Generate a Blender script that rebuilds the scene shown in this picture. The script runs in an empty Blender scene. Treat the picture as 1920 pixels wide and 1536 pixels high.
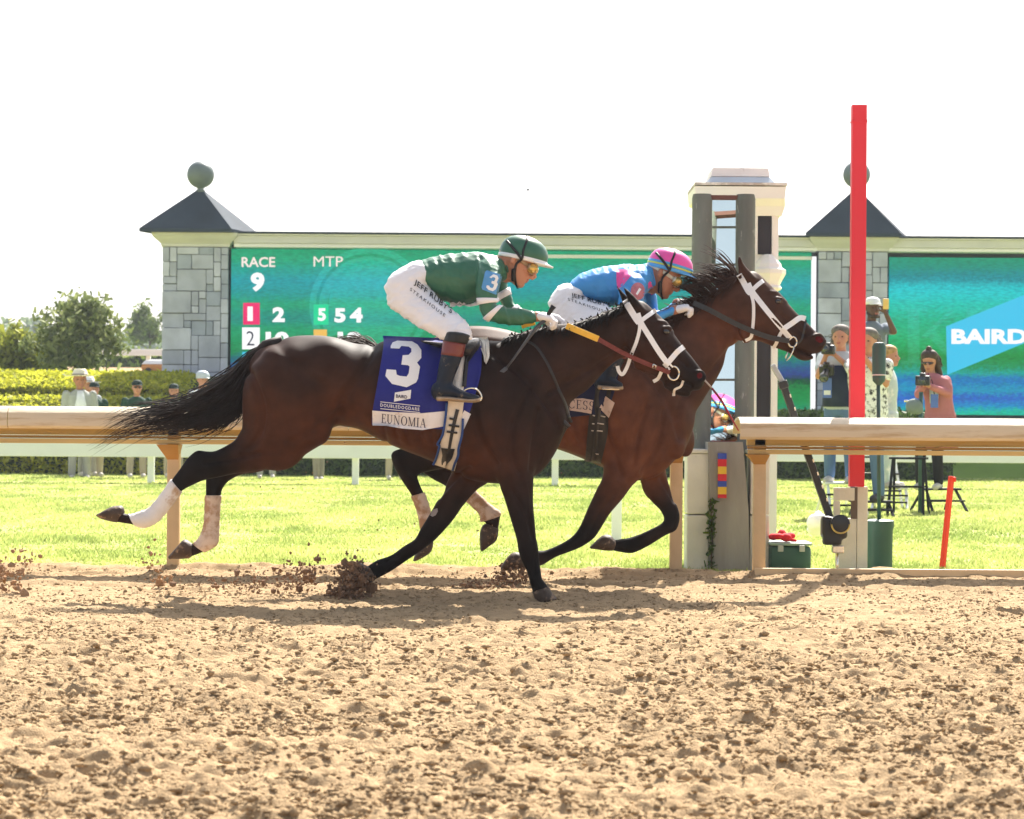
import bpy, bmesh, math, random
import numpy as np
from mathutils import Vector, Matrix
from mathutils.bvhtree import BVHTree
from mathutils.geometry import tessellate_polygon

random.seed(7)
RNG = np.random.default_rng(11)
C = bpy.context.scene.collection
SC = bpy.context.scene
PI = math.pi

# ------------------------------------------------------------------ camera
F = 4536.0            # focal length in pixels of the 1920 wide photograph
CZ = 0.96             # camera height
ROLL = math.radians(0.40)
cd = bpy.data.cameras.new('camera')
cam = bpy.data.objects.new('camera', cd)
C.objects.link(cam)
cam.location = (0, 0, CZ)
cam.rotation_euler = (PI / 2, -ROLL, 0)
cd.sensor_width = 36.0
cd.lens = F / 1920 * 36
cd.shift_y = 32 / 1920
cd.clip_start = 0.5
cd.clip_end = 6000
cd.dof.use_dof = True
cd.dof.focus_distance = 13.6
cd.dof.aperture_fstop = 8.0
SC.camera = cam

# ------------------------------------------------------------------ light
SUN_TO = Vector((-0.27, -0.94, -1.0)).normalized()     # direction the light travels
sun_el = math.asin(-SUN_TO.z)
sun_rot = math.atan2(-SUN_TO.x, -SUN_TO.y)
w = bpy.data.worlds.new('World')
SC.world = w
w.use_nodes = True
nt = w.node_tree
bg = nt.nodes['Background']
sky = nt.nodes.new('ShaderNodeTexSky')
sky.sky_type = 'NISHITA'
sky.sun_disc = False
sky.sun_elevation = sun_el
sky.sun_rotation = sun_rot
sky.altitude = 200
sky.air_density = 1.0
sky.dust_density = 4.0
sky.ozone_density = 1.0
hs = nt.nodes.new('ShaderNodeHueSaturation')
hs.inputs['Saturation'].default_value = 0.55
nt.links.new(sky.outputs[0], hs.inputs['Color'])
nt.links.new(hs.outputs[0], bg.inputs['Color'])
bg.inputs['Strength'].default_value = 0.092
sl = bpy.data.lights.new('sun', 'SUN')
sl.energy = 5.0
sl.angle = math.radians(0.53)
sl.color = (1.0, 0.94, 0.85)
so = bpy.data.objects.new('sun', sl)
C.objects.link(so)
so.rotation_euler = SUN_TO.to_track_quat('-Z', 'Y').to_euler()
so.location = (3, 10, 20)
SC.view_settings.view_transform = 'Standard'
SC.view_settings.look = 'None'
SC.view_settings.gamma = 1.0
SC.view_settings.use_curve_mapping = False
SC.view_settings.exposure = 1.5
SC.render.engine = 'CYCLES'
EXPO = 2 ** SC.view_settings.exposure

# ------------------------------------------------------------------ helpers
_c, _s = math.cos(ROLL), math.sin(ROLL)
CAM = Vector((0, 0, CZ))


def P(px, py, d):
    u = px - 960.0
    v = py - 800.0
    U = u * _c + v * _s
    V = -u * _s + v * _c
    return Vector((U * d / F, d, CZ - V * d / F))


def G(px, py):
    """point of the flat ground seen at a pixel"""
    u = px - 960.0
    v = py - 800.0
    V = -u * _s + v * _c
    return P(px, py, CZ * F / V)


REG = {'A': (160, 800, 4.0), 'B': (430, 600, 4.0), 'C': (640, 800, 4.0), 'D': (880, 540, 4.0),
       'E': (1080, 440, 4.0), 'F': (900, 760, 4.0), 'G': (700, 430, 5.3333), 'H': (1000, 430, 5.3333),
       'N': (0, 0, 1.0)}


def R(reg, x, y):
    ox, oy, s = REG[reg]
    return (ox + x / s, oy + y / s)


def RL(reg, pts):
    return [R(reg, x, y) for x, y in pts]


WL = {}


def thing(name, label, cat, loc=(0, 0, 0), group=None):
    o = bpy.data.objects.new(name, None)
    C.objects.link(o)
    o.empty_display_size = 0.1
    o.location = loc
    o['label'] = label
    o['category'] = cat
    if group:
        o['group'] = group
    WL[o.name] = Vector(loc)
    return o


def tag(o, label=None, cat=None, group=None, kind=None):
    if label:
        o['label'] = label
    if cat:
        o['category'] = cat
    if group:
        o['group'] = group
    if kind:
        o['kind'] = kind
    return o


def mk(name, vf, m, parent=None, smooth=True, label=None, kind=None, mats=None, fm=None, sharp=None):
    """link a mesh given in world coordinates"""
    v, f = vf
    L = WL[parent.name] if parent is not None else Vector((0, 0, 0))
    me = bpy.data.meshes.new(name)
    if isinstance(v, np.ndarray):
        v = v - np.array(L)
        v = v.tolist()
    else:
        v = [(p[0] - L.x, p[1] - L.y, p[2] - L.z) for p in v]
    me.from_pydata(v, [], [tuple(int(i) for i in q) for q in f] if isinstance(f, np.ndarray) else f)
    me.update()
    if smooth:
        me.polygons.foreach_set('use_smooth', [True] * len(me.polygons))
        if sharp:
            me.set_sharp_from_angle(angle=sharp)
    for mm in (mats or [m]):
        me.materials.append(mm)
    if fm is not None:
        me.polygons.foreach_set('material_index', fm)
    o = bpy.data.objects.new(name, me)
    C.objects.link(o)
    if parent is not None:
        o.parent = parent
    WL[o.name] = L
    if label:
        o['label'] = label
    if kind:
        o['kind'] = kind
    return o


def join(*ms):
    V, Fc = [], []
    for v, f in ms:
        b = len(V)
        V.extend(tuple(p) for p in v)
        Fc.extend(tuple(int(i) + b for i in q) for q in f)
    return V, Fc


def box(c, s, rz=0.0, bev=0.0):
    """box centred at c with full sizes s"""
    bm = bmesh.new()
    bmesh.ops.create_cube(bm, size=1.0)
    bmesh.ops.scale(bm, vec=s, verts=bm.verts)
    if bev > 0:
        bmesh.ops.bevel(bm, geom=bm.edges[:], offset=bev, segments=2, affect='EDGES', profile=0.5)
    M = Matrix.Translation(c) @ Matrix.Rotation(rz, 4, 'Z')
    bmesh.ops.transform(bm, matrix=M, verts=bm.verts)
    bm.verts.index_update()
    out = [v.co[:] for v in bm.verts], [tuple(v.index for v in f.verts) for f in bm.faces]
    bm.free()
    return out


def bar(p, q, w, t, bev=0.0, up=(0, 0, 1)):
    """rectangular bar from p to q"""
    p, q = Vector(p), Vector(q)
    z = (q - p)
    L = z.length
    z.normalize()
    x = Vector(up).cross(z)
    if x.length < 1e-4:
        x = Vector((1, 0, 0))
    x.normalize()
    y = z.cross(x)
    v, f = box((0, 0, 0), (w, t, L), 0, bev)
    m = (p + q) / 2
    return [m + x * a[0] + y * a[1] + z * a[2] for a in v], f


def catmull(rows, n):
    rows = [np.array(r, float) for r in rows]
    out = []
    for i in range(len(rows) - 1):
        p0 = rows[max(i - 1, 0)]
        p1, p2 = rows[i], rows[i + 1]
        p3 = rows[min(i + 2, len(rows) - 1)]
        for k in range(n):
            t = k / n
            out.append(0.5 * ((2 * p1) + (-p0 + p2) * t + (2 * p0 - 5 * p1 + 4 * p2 - p3) * t * t
                              + (-p0 + 3 * p1 - 3 * p2 + p3) * t ** 3))
    out.append(rows[-1])
    return out


def ring_loft(rings, seg=20):
    """rings of (centre, a, b): closed tube with capped ends"""
    V, Fc = [], []
    for c, a, b in rings:
        for k in range(seg):
            t = 2 * PI * k / seg
            V.append(tuple(c + a * math.cos(t) + b * math.sin(t)))
    for i in range(len(rings) - 1):
        for k in range(seg):
            k2 = (k + 1) % seg
            Fc.append((i * seg + k, i * seg + k2, (i + 1) * seg + k2, (i + 1) * seg + k))
    Fc.append(tuple(range(seg - 1, -1, -1)))
    Fc.append(tuple((len(rings) - 1) * seg + k for k in range(seg)))
    return V, Fc


def orient(vf):
    """make normals point outwards"""
    bm = bmesh.new()
    vs = [bm.verts.new(p) for p in vf[0]]
    for q in vf[1]:
        try:
            bm.faces.new([vs[i] for i in q])
        except ValueError:
            pass
    bmesh.ops.recalc_face_normals(bm, faces=bm.faces[:])
    bm.verts.index_update()
    out = [v.co[:] for v in bm.verts], [tuple(v.index for v in f.verts) for f in bm.faces]
    bm.free()
    return out


def pair_rings(reg, pairs, d, sub=4, sc=1.0, add=0.0, dy=0.0):
    """pairs: x1,y1,x2,y2,w[,dy] outline pairs in pixels -> rings"""
    rows = []
    for p in pairs:
        a = R(reg, p[0], p[1])
        b = R(reg, p[2], p[3])
        rows.append((a[0], a[1], b[0], b[1], p[4], (p[5] if len(p) > 5 else 0.0) + dy))
    rings = []
    for r in catmull(rows, sub):
        dd = d + r[5]
        p1 = P(r[0], r[1], dd)
        p2 = P(r[2], r[3], dd)
        c = (p1 + p2) / 2
        e = (p1 - p2) / 2
        k = sc * (1 + add / max(e.length, 1e-3))
        rings.append((c, e * k, Vector((0, abs(r[4]) * sc + add, 0))))
    return rings


def dome(rings, k0=0.7, k1=0.25):
    """round off both ends of a loft"""
    out = list(rings)
    for end, k in ((0, k0), (-1, k1)):
        c, a, b = rings[end]
        c2 = rings[1 if end == 0 else -2][0]
        t = (c - c2)
        if t.length < 1e-6 or k <= 0:
            continue
        t.normalize()
        n = a.normalized()
        t = (t - n * t.dot(n))
        if t.length < 1e-3:
            continue
        t.normalize()
        h = min(a.length, b.length) * k
        ex = [(c + t * h * math.sin(q), a * math.cos(q), b * math.cos(q)) for q in (.45, .9, 1.25, 1.5)]
        if end == 0:
            out = list(reversed(ex)) + out
        else:
            out = out + ex
    return out


def PL(reg, pairs, d, sub=4, sc=1.0, add=0.0, dy=0.0, seg=20, k0=0.7, k1=0.25):
    return ring_loft(dome(pair_rings(reg, pairs, d, sub, sc, add, dy), k0, k1), seg)


def relax(vf, w, it, lam=0.5):
    """Laplacian smoothing with a weight per vertex"""
    v, f = vf
    v = v.copy()
    e = set()
    for q in f:
        for a, b in zip(q, q[1:] + q[:1]):
            e.add((a, b) if a < b else (b, a))
    e = np.array(sorted(e))
    n = len(v)
    cnt = np.bincount(e.ravel(), minlength=n).astype(float)
    for _ in range(it):
        acc = np.zeros_like(v)
        for k in range(3):
            acc[:, k] = np.bincount(e[:, 0], v[e[:, 1], k], n) + np.bincount(e[:, 1], v[e[:, 0], k], n)
        v += (acc / cnt[:, None] - v) * (lam * w)[:, None]
    return v, f


def vnormals(vf):
    v, f = vf
    q = np.array([t if len(t) == 4 else (*t, t[-1]) for t in f])
    n = np.cross(v[q[:, 2]] - v[q[:, 0]], v[q[:, 3]] - v[q[:, 1]])
    N = np.zeros_like(v)
    for k in range(3):
        for c in range(4):
            N[:, k] += np.bincount(q[:, c], n[:, k], len(v))
    return N / np.maximum(np.linalg.norm(N, axis=1), 1e-9)[:, None]


def sculpt(vf, lines):
    """carve grooves (negative) or raise ridges along pixel polylines"""
    v, f = vf
    v = v.copy()
    N = vnormals(vf)
    px, py = to_px(v)
    for pts, wd, am in lines:
        pl = np.array(catmull([np.array(p, float) for p in pts], 5))
        best = np.full(len(v), 1e9)
        for a, b in zip(pl[:-1], pl[1:]):
            ab = b - a
            t = np.clip(((px - a[0]) * ab[0] + (py - a[1]) * ab[1]) / (ab @ ab), 0, 1)
            best = np.minimum(best, np.hypot(px - a[0] - t * ab[0], py - a[1] - t * ab[1]))
        v += N * (am * np.exp(-(best / wd) ** 2))[:, None]
    return v, f


def crumple(vf, lam, amp, ang, seed, mask=None):
    """cloth folds: ridged noise stretched along a direction of the picture (lam = fold spacing in pixels)"""
    v, f = vf
    v = v.copy()
    N = vnormals(vf)
    px, py = to_px(v)
    c, s = math.cos(ang), math.sin(ang)
    a = (px * c + py * s) / (lam * 3.2)
    b = (-px * s + py * c) / lam
    n = vnoise(a, b + .6 * vnoise(a * 1.3, b * .5, seed + 5), seed)
    n = (1 - np.abs(n)) ** 3 - .35 + .4 * vnoise(a * 2.3, b * 2.1, seed + 1)
    k = amp if mask is None else amp * spotw(v, mask)
    v += N * (n * k)[:, None]
    return v, f


def spotw(co, spots):
    px, py = to_px(co)
    wgt = np.zeros(len(co))
    for x, y, rx, ry in spots:
        q = ((px - x) / rx) ** 2 + ((py - y) / ry) ** 2
        wgt = np.maximum(wgt, np.clip(1.6 - q, 0, 1))
    return wgt


def tube(pts, r, seg=8, r2=None, flat=1.0):
    """round tube along world points, radius number or list"""
    pts = [Vector(p) for p in pts]
    n = len(pts)
    rr = r if isinstance(r, (list, tuple)) else [r + ((r2 if r2 is not None else r) - r) * i / max(n - 1, 1) for i in range(n)]
    rings = []
    nrm = None
    for i in range(n):
        t = (pts[min(i + 1, n - 1)] - pts[max(i - 1, 0)])
        if t.length < 1e-9:
            t = Vector((0, 0, 1))
        t.normalize()
        if nrm is None:
            nrm = t.cross(Vector((0, 1, 0)))
            if nrm.length < 0.1:
                nrm = t.cross(Vector((1, 0, 0)))
        nrm = (nrm - t * nrm.dot(t)).normalized()
        b = t.cross(nrm)
        rings.append((pts[i], nrm * rr[i], b * rr[i] * flat))
    return ring_loft(rings, seg)


def cap(p, q, r0, r1, seg=14):
    """capsule with rounded ends"""
    p, q = Vector(p), Vector(q)
    t = (q - p)
    if t.length < 1e-6:
        t = Vector((0, 0, 1e-3))
    tn = t.normalized()
    pts, rr = [], []
    for k in (0.0, 0.35, 0.7):
        a = k * PI / 2
        pts.append(p - tn * r0 * math.cos(a)); rr.append(max(r0 * math.sin(a), r0 * 0.12))
    for k in range(5):
        pts.append(p + t * k / 4); rr.append(r0 + (r1 - r0) * k / 4)
    for k in (0.7, 0.35, 0.0):
        a = k * PI / 2
        pts.append(q + tn * r1 * math.cos(a)); rr.append(max(r1 * math.sin(a), r1 * 0.12))
    return tube(pts, rr, seg)


def ell(c, rx, ry, rz, n=12, m=16, rot=None):
    V, Fc = [], []
    c = Vector(c)
    for i in range(n + 1):
        a = PI * i / n
        for k in range(m):
            b = 2 * PI * k / m
            v = Vector((rx * math.sin(a) * math.cos(b), ry * math.sin(a) * math.sin(b), rz * math.cos(a)))
            if rot is not None:
                v = rot @ v
            V.append(tuple(c + v))
    for i in range(n):
        for k in range(m):
            k2 = (k + 1) % m
            Fc.append((i * m + k, (i + 1) * m + k, (i + 1) * m + k2, i * m + k2))
    return V, Fc


def lathe(prof, c, m=24, ax=None):
    """profile of (r, z) turned round a vertical axis at c"""
    V, Fc = [], []
    for r, z in prof:
        for k in range(m):
            t = 2 * PI * k / m
            V.append((c[0] + r * math.cos(t), c[1] + r * math.sin(t), c[2] + z))
    for i in range(len(prof) - 1):
        for k in range(m):
            k2 = (k + 1) % m
            Fc.append((i * m + k, i * m + k2, (i + 1) * m + k2, (i + 1) * m + k))
    Fc.append(tuple(range(m - 1, -1, -1)))
    Fc.append(tuple((len(prof) - 1) * m + k for k in range(m)))
    return V, Fc


def fuse(parts, voxel, smooth=4, fac=0.5):
    """melt closed shapes into one continuous surface"""
    v, f = join(*[orient(p) for p in parts])
    me = bpy.data.meshes.new('tmp')
    me.from_pydata(v, [], f)
    me.update()
    o = bpy.data.objects.new('tmp', me)
    C.objects.link(o)
    md = o.modifiers.new('r', 'REMESH')
    md.mode = 'VOXEL'
    md.voxel_size = voxel
    if smooth:
        ms = o.modifiers.new('s', 'SMOOTH')
        ms.factor = fac
        ms.iterations = smooth
    dg = bpy.context.evaluated_depsgraph_get()
    e = o.evaluated_get(dg)
    m2 = e.to_mesh()
    n = len(m2.vertices)
    co = np.empty(n * 3, np.float32)
    m2.vertices.foreach_get('co', co)
    fs = [tuple(p.vertices) for p in m2.polygons]
    e.to_mesh_clear()
    bpy.data.objects.remove(o)
    bpy.data.meshes.remove(me)
    return co.reshape(-1, 3).astype(float), fs


def bvh(vf):
    return BVHTree.FromPolygons([Vector(p) for p in vf[0]], [tuple(q) for q in vf[1]])


def hit(tree, px, py, d):
    """surface point behind a pixel (or None)"""
    r = (P(px, py, d) - CAM).normalized()
    h = tree.ray_cast(CAM, r)
    return h[0]


def subdiv2d(v, f, mx):
    bm = bmesh.new()
    vs = [bm.verts.new((p[0], p[1], 0)) for p in v]
    for q in f:
        try:
            bm.faces.new([vs[i] for i in q])
        except ValueError:
            pass
    for _ in range(6):
        es = [e for e in bm.edges if e.calc_length() > mx]
        if not es:
            break
        bmesh.ops.subdivide_edges(bm, edges=es, cuts=1, use_grid_fill=False)
        bmesh.ops.triangulate(bm, faces=bm.faces[:])
    bm.verts.index_update()
    out = [(a.co.x, a.co.y) for a in bm.verts], [tuple(a.index for a in q.verts) for q in bm.faces]
    bm.free()
    return out


def poly2d(pts):
    tr = tessellate_polygon([[Vector((p[0], p[1], 0)) for p in pts]])
    return list(pts), [tuple(t) for t in tr]


def decal(v, f, tree, d, off=0.004, mx=7.0, flip=None):
    """lay a flat pixel-space shape on the surface it is printed on"""
    v, f = subdiv2d(v, f, mx)
    hs_ = [hit(tree, x, y, d) for x, y in v]
    good = [h for h in hs_ if h is not None]
    yd = sum(h.y for h in good) / len(good) if good else d
    out = []
    for (x, y), h in zip(v, hs_):
        if h is None:
            h = P(x, y, yd)
        r = (CAM - h).normalized()
        out.append(tuple(h + r * off))
    return out, f


_tc = {}


def text2d(s, offset=0.0, space=1.0):
    """flat triangles of a word: list of (x, y), faces; cap height = 1"""
    key = (s, offset, space)
    if key in _tc:
        return _tc[key]
    cu = bpy.data.curves.new('t', 'FONT')
    cu.body = s
    cu.size = 1.0
    cu.offset = offset
    cu.space_character = space
    cu.resolution_u = 3
    o = bpy.data.objects.new('t', cu)
    C.objects.link(o)
    dg = bpy.context.evaluated_depsgraph_get()
    m = bpy.data.meshes.new_from_object(o.evaluated_get(dg))
    v = [(p.co.x, p.co.y) for p in m.vertices]
    f = [tuple(p.vertices) for p in m.polygons]
    bpy.data.objects.remove(o)
    bpy.data.curves.remove(cu)
    bpy.data.meshes.remove(m)
    x0 = min(p[0] for p in v)
    x1 = max(p[0] for p in v)
    y0 = min(p[1] for p in v)
    y1 = max(p[1] for p in v)
    v = [((p[0] - x0) / (x1 - x0), (p[1] - y0) / (y1 - y0)) for p in v]
    _tc[key] = (v, f)
    return v, f


def text_px(s, o, ex, ey, offset=0.0, space=1.0):
    """word spanning ex (pixels, baseline vector) and ey (up vector) from o"""
    v, f = text2d(s, offset, space)
    return [(o[0] + a * ex[0] + b * ey[0], o[1] + a * ex[1] + b * ey[1]) for a, b in v], f


def strap(pts, width, tree, d, off=0.004, th=0.004, step=4.0, dflt=None, smooth=True):
    """flat band lying on a surface along a pixel polyline"""
    rows = [np.array(p, float) for p in pts]
    if smooth:
        rows = catmull(rows, 6)
    dense = []
    for a, b in zip(rows[:-1], rows[1:]):
        n = max(1, int(np.hypot(*(b - a)[:2]) / step))
        for k in range(n):
            dense.append(a + (b - a) * k / n)
    dense.append(rows[-1])
    cs = [hit(tree, p[0], p[1], d) for p in dense] if tree is not None else [None] * len(dense)
    ys = [c.y if c is not None else None for c in cs]
    known = [i for i, y in enumerate(ys) if y is not None]
    for i in range(len(ys)):
        if ys[i] is None:
            if known:
                j = min(known, key=lambda q: abs(q - i))
                ys[i] = ys[j]
            else:
                ys[i] = dflt if dflt is not None else d
    V, Fc = [], []
    n = len(dense)
    for i, p in enumerate(dense):
        t = dense[min(i + 1, n - 1)] - dense[max(i - 1, 0)]
        t = t / max(np.hypot(t[0], t[1]), 1e-6)
        nx, ny = -t[1], t[0]
        wd = width if not isinstance(width, (list, tuple)) else width[0] + (width[1] - width[0]) * i / (n - 1)
        for s in (-0.5, 0.5):
            x, y = p[0] + nx * wd * s, p[1] + ny * wd * s
            h = hit(tree, x, y, d) if tree is not None else None
            if h is None or abs(h.y - ys[i]) > 0.06:
                h = P(x, y, ys[i])
            r = (CAM - h).normalized()
            V.append(tuple(h + r * (off + th)))
            V.append(tuple(h + r * (off - 0.004)))
    for i in range(n - 1):
        a = i * 4
        b = a + 4
        Fc += [(a, a + 2, b + 2, b), (a + 1, b + 1, b + 3, a + 3), (a, b, b + 1, a + 1), (a + 2, a + 3, b + 3, b + 2)]
    Fc += [(0, 1, 3, 2), (n * 4 - 4, n * 4 - 2, n * 4 - 1, n * 4 - 3)]
    return V, Fc


def mirror(vf, d):
    return [(p[0], 2 * d - p[1], p[2]) for p in vf[0]], [tuple(reversed(q)) for q in vf[1]]


def to_px(co):
    """pixels of world points (vectorised inverse of P)"""
    U = co[:, 0] * F / co[:, 1]
    V = (CZ - co[:, 2]) * F / co[:, 1]
    return 960 + U * _c - V * _s, 800 + U * _s + V * _c


# ------------------------------------------------------------------ noise
def vnoise(x, y, seed):
    """smooth value noise in -1..1 on arrays"""
    r = np.random.default_rng(seed)
    xi = np.floor(x).astype(int)
    yi = np.floor(y).astype(int)
    x0, y0 = xi.min(), yi.min()
    lat = r.uniform(-1, 1, (xi.max() - x0 + 3, yi.max() - y0 + 3))
    fx = x - xi
    fy = y - yi
    fx = fx * fx * (3 - 2 * fx)
    fy = fy * fy * (3 - 2 * fy)
    a = lat[xi - x0, yi - y0]
    b = lat[xi - x0 + 1, yi - y0]
    c = lat[xi - x0, yi - y0 + 1]
    e = lat[xi - x0 + 1, yi - y0 + 1]
    return (a * (1 - fx) + b * fx) * (1 - fy) + (c * (1 - fx) + e * fx) * fy


# ------------------------------------------------------------------ materials
def mat(name, col, rough=0.6, spec=0.4, var=0.12, vs=6.0, bump=0.0, bs=40.0, metal=0.0, sheen=0.0, emis=None,
        es=1.0, attr=None, coat=0.0, transl=0.0, stretch=None, dirt=None):
    m = bpy.data.materials.new(name)
    m.use_nodes = True
    t = m.node_tree
    N, L = t.nodes, t.links
    b = N['Principled BSDF']
    b.inputs['Roughness'].default_value = rough
    b.inputs['Specular IOR Level'].default_value = spec
    b.inputs['Metallic'].default_value = metal
    if coat:
        b.inputs['Coat Weight'].default_value = coat
        b.inputs['Coat Roughness'].default_value = 0.2
    if sheen:
        b.inputs['Sheen Weight'].default_value = sheen
    tc = N.new('ShaderNodeTexCoord')
    vec = tc.outputs['Object']
    if stretch:
        mp = N.new('ShaderNodeMapping')
        mp.inputs['Scale'].default_value = stretch
        L.new(vec, mp.inputs[0])
        vec = mp.outputs[0]
    if attr:
        at = N.new('ShaderNodeAttribute')
        at.attribute_name = attr
        base = at.outputs['Color']
    else:
        rgb = N.new('ShaderNodeRGB')
        rgb.outputs[0].default_value = (*col, 1)
        base = rgb.outputs[0]
    no = N.new('ShaderNodeTexNoise')
    no.inputs['Scale'].default_value = vs
    no.inputs['Detail'].default_value = 6
    L.new(vec, no.inputs['Vector'])
    mr = N.new('ShaderNodeMapRange')
    mr.inputs[1].default_value = 0.25
    mr.inputs[2].default_value = 0.75
    mr.inputs[3].default_value = 1 - var
    mr.inputs[4].default_value = 1 + var
    L.new(no.outputs[0], mr.inputs[0])
    mx = N.new('ShaderNodeVectorMath')
    mx.operation = 'SCALE'
    L.new(base, mx.inputs[0])
    L.new(mr.outputs[0], mx.inputs['Scale'])
    out = mx.outputs[0]
    if dirt:                                    # (colour, amount, scale)
        n2 = N.new('ShaderNodeTexNoise')
        n2.inputs['Scale'].default_value = dirt[2]
        n2.inputs['Detail'].default_value = 8
        n2.inputs['Roughness'].default_value = 0.65
        L.new(vec, n2.inputs['Vector'])
        m2 = N.new('ShaderNodeMapRange')
        m2.inputs[1].default_value = 1 - dirt[1]
        m2.inputs[2].default_value = 1 - dirt[1] + 0.12
        L.new(n2.outputs[0], m2.inputs[0])
        mm = N.new('ShaderNodeMix')
        mm.data_type = 'RGBA'
        L.new(m2.outputs[0], mm.inputs['Factor'])
        L.new(out, mm.inputs['A'])
        mm.inputs['B'].default_value = (*dirt[0], 1)
        out = mm.outputs['Result']
    L.new(out, b.inputs['Base Color'])
    if bump:
        nb = N.new('ShaderNodeTexNoise')
        nb.inputs['Scale'].default_value = bs
        nb.inputs['Detail'].default_value = 5
        L.new(vec, nb.inputs['Vector'])
        bp = N.new('ShaderNodeBump')
        bp.inputs['Strength'].default_value = bump
        bp.inputs['Distance'].default_value = 0.01
        L.new(nb.outputs[0], bp.inputs['Height'])
        L.new(bp.outputs[0], b.inputs['Normal'])
    if emis:
        b.inputs['Emission Color'].default_value = (*emis, 1)
        b.inputs['Emission Strength'].default_value = es
    if transl:
        tr = N.new('ShaderNodeBsdfTranslucent')
        L.new(out, tr.inputs['Color'])
        ms = N.new('ShaderNodeMixShader')
        ms.inputs[0].default_value = transl
        L.new(b.outputs[0], ms.inputs[1])
        L.new(tr.outputs[0], ms.inputs[2])
        L.new(ms.outputs[0], N['Material Output'].inputs['Surface'])
    return m


def vcol(o, cols, name='tint'):
    a = o.data.color_attributes.new(name, 'FLOAT_COLOR', 'POINT')
    c = np.ones((len(o.data.vertices), 4), np.float32)
    c[:, :3] = cols
    a.data.foreach_set('color', c.ravel())


def strands(guides, n, d, r0, jit, seed, npt=14, spread=0.05, dy=0.0, sub=6):
    """locks of hair between pixel guide lines, as thin tapered tubes in one mesh"""
    r = np.random.default_rng(seed)
    g = [np.array(catmull([np.array(p) for p in q], sub)) for q in guides]
    res = []
    for q in g:
        t = np.linspace(0, len(q) - 1, npt)
        res.append(np.array([[np.interp(a, range(len(q)), q[:, k]) for k in (0, 1)] for a in t]))
    g = np.array(res)                                     # guide, point, xy
    V, Fc = [], []
    for s in range(n):
        pos = r.uniform(0, len(g) - 1)
        i = min(int(pos), len(g) - 2)
        f = pos - i
        line = g[i] * (1 - f) + g[i + 1] * f
        t = np.linspace(0, 1, npt)
        ln = r.uniform(0.55, 1.0)
        idx = t * (npt - 1) * ln
        line = np.stack([np.interp(idx, range(npt), line[:, k]) for k in (0, 1)], 1)
        ph = r.uniform(0, 6.28, 2)
        am = r.normal(0, jit, 2)
        line[:, 0] += am[0] * t ** 1.3 * np.sin(ph[0] + t * 5)
        line[:, 1] += am[1] * t ** 1.1 * np.sin(ph[1] + t * 5) + r.normal(0, jit * 0.6) * t
        y0 = r.normal(0, spread)
        y1 = r.normal(0, spread * 1.5)
        pts = [P(line[k, 0], line[k, 1], d + dy + y0 * min(1, 0.3 + t[k]) + y1 * t[k] ** 2) for k in range(npt)]
        rr = [r0 * (1.0 - 0.93 * t[k] ** 1.5) * r.uniform(0.8, 1.2) for k in range(npt)]
        v, fc = tube(pts, rr, 4)
        b = len(V)
        V += v
        Fc += [tuple(a + b for a in q) for q in fc]
    return V, Fc
# ================================================================== ground
M_sand = mat('track sand', (0.41, 0.29, 0.168), 0.95, 0.05, 0.20, 7, 1.0, 190)
M_grassbase = mat('turf soil', (0.33, 0.36, 0.11), 0.95, 0.1, 0.3, 1.6, 0.4, 30)


def leafmat(name, tr=.45, rough=.6, attr='tint'):
    return mat(name, (0.1, 0.2, 0.03), rough, 0.15, 0.12, 3, attr=attr, transl=tr)


M_grass = leafmat('grass blade', .45)
M_leaf = leafmat('leaf', .3)
M_leafd = leafmat('dark leaf', .22)
M_leafh = leafmat('hedge leaf', .5)

TRACK_END = 15.72


def relief(X, Y):
    a = vnoise(X * 22, Y * 26, 2)
    Z = vnoise(X * 60, Y * 60, 1) * .0055 + np.abs(a) ** 1.5 * np.sign(a) * .017 + vnoise(X * 12, Y * 15, 3) * .010
    Z += (1 - np.abs(vnoise(X * 15 + .5 * a, Y * 19, 9))) ** 3 * .012 * (.4 + .6 * np.abs(vnoise(X * 1.3, Y * 1.7, 10)) * 2)
    Z += vnoise(X * 2.2, Y * 3.4, 4) * .010 + vnoise(X * .6, Y * .9, 5) * .012
    q = (1 - np.abs(vnoise(X * 4.2, Y * 13, 11))) ** 4 * np.clip(vnoise(X * 1.1, Y * 2.3, 12) + .35, 0, 1)
    Z += q * .020
    Z *= 1.05 - .62 * np.clip((Y - 9.8) / 2.2, 0, 1)
    # furrows along the rail
    k = np.clip((Y - 12.9) / 1.2, 0, 1)
    Z += k * (vnoise(X * 1.6, Y * 9, 6) * .016 + vnoise(X * 5, Y * 14, 7) * .010) * np.clip((Y - 13.4) / .6, .25, 1)
    # sand thrown up against the rail
    Z += .036 * np.exp(-((Y - 15.45) / .17) ** 2) * (1 + .5 * vnoise(X * 3, Y * .5, 8)) + .018 * k
    return Z


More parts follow.
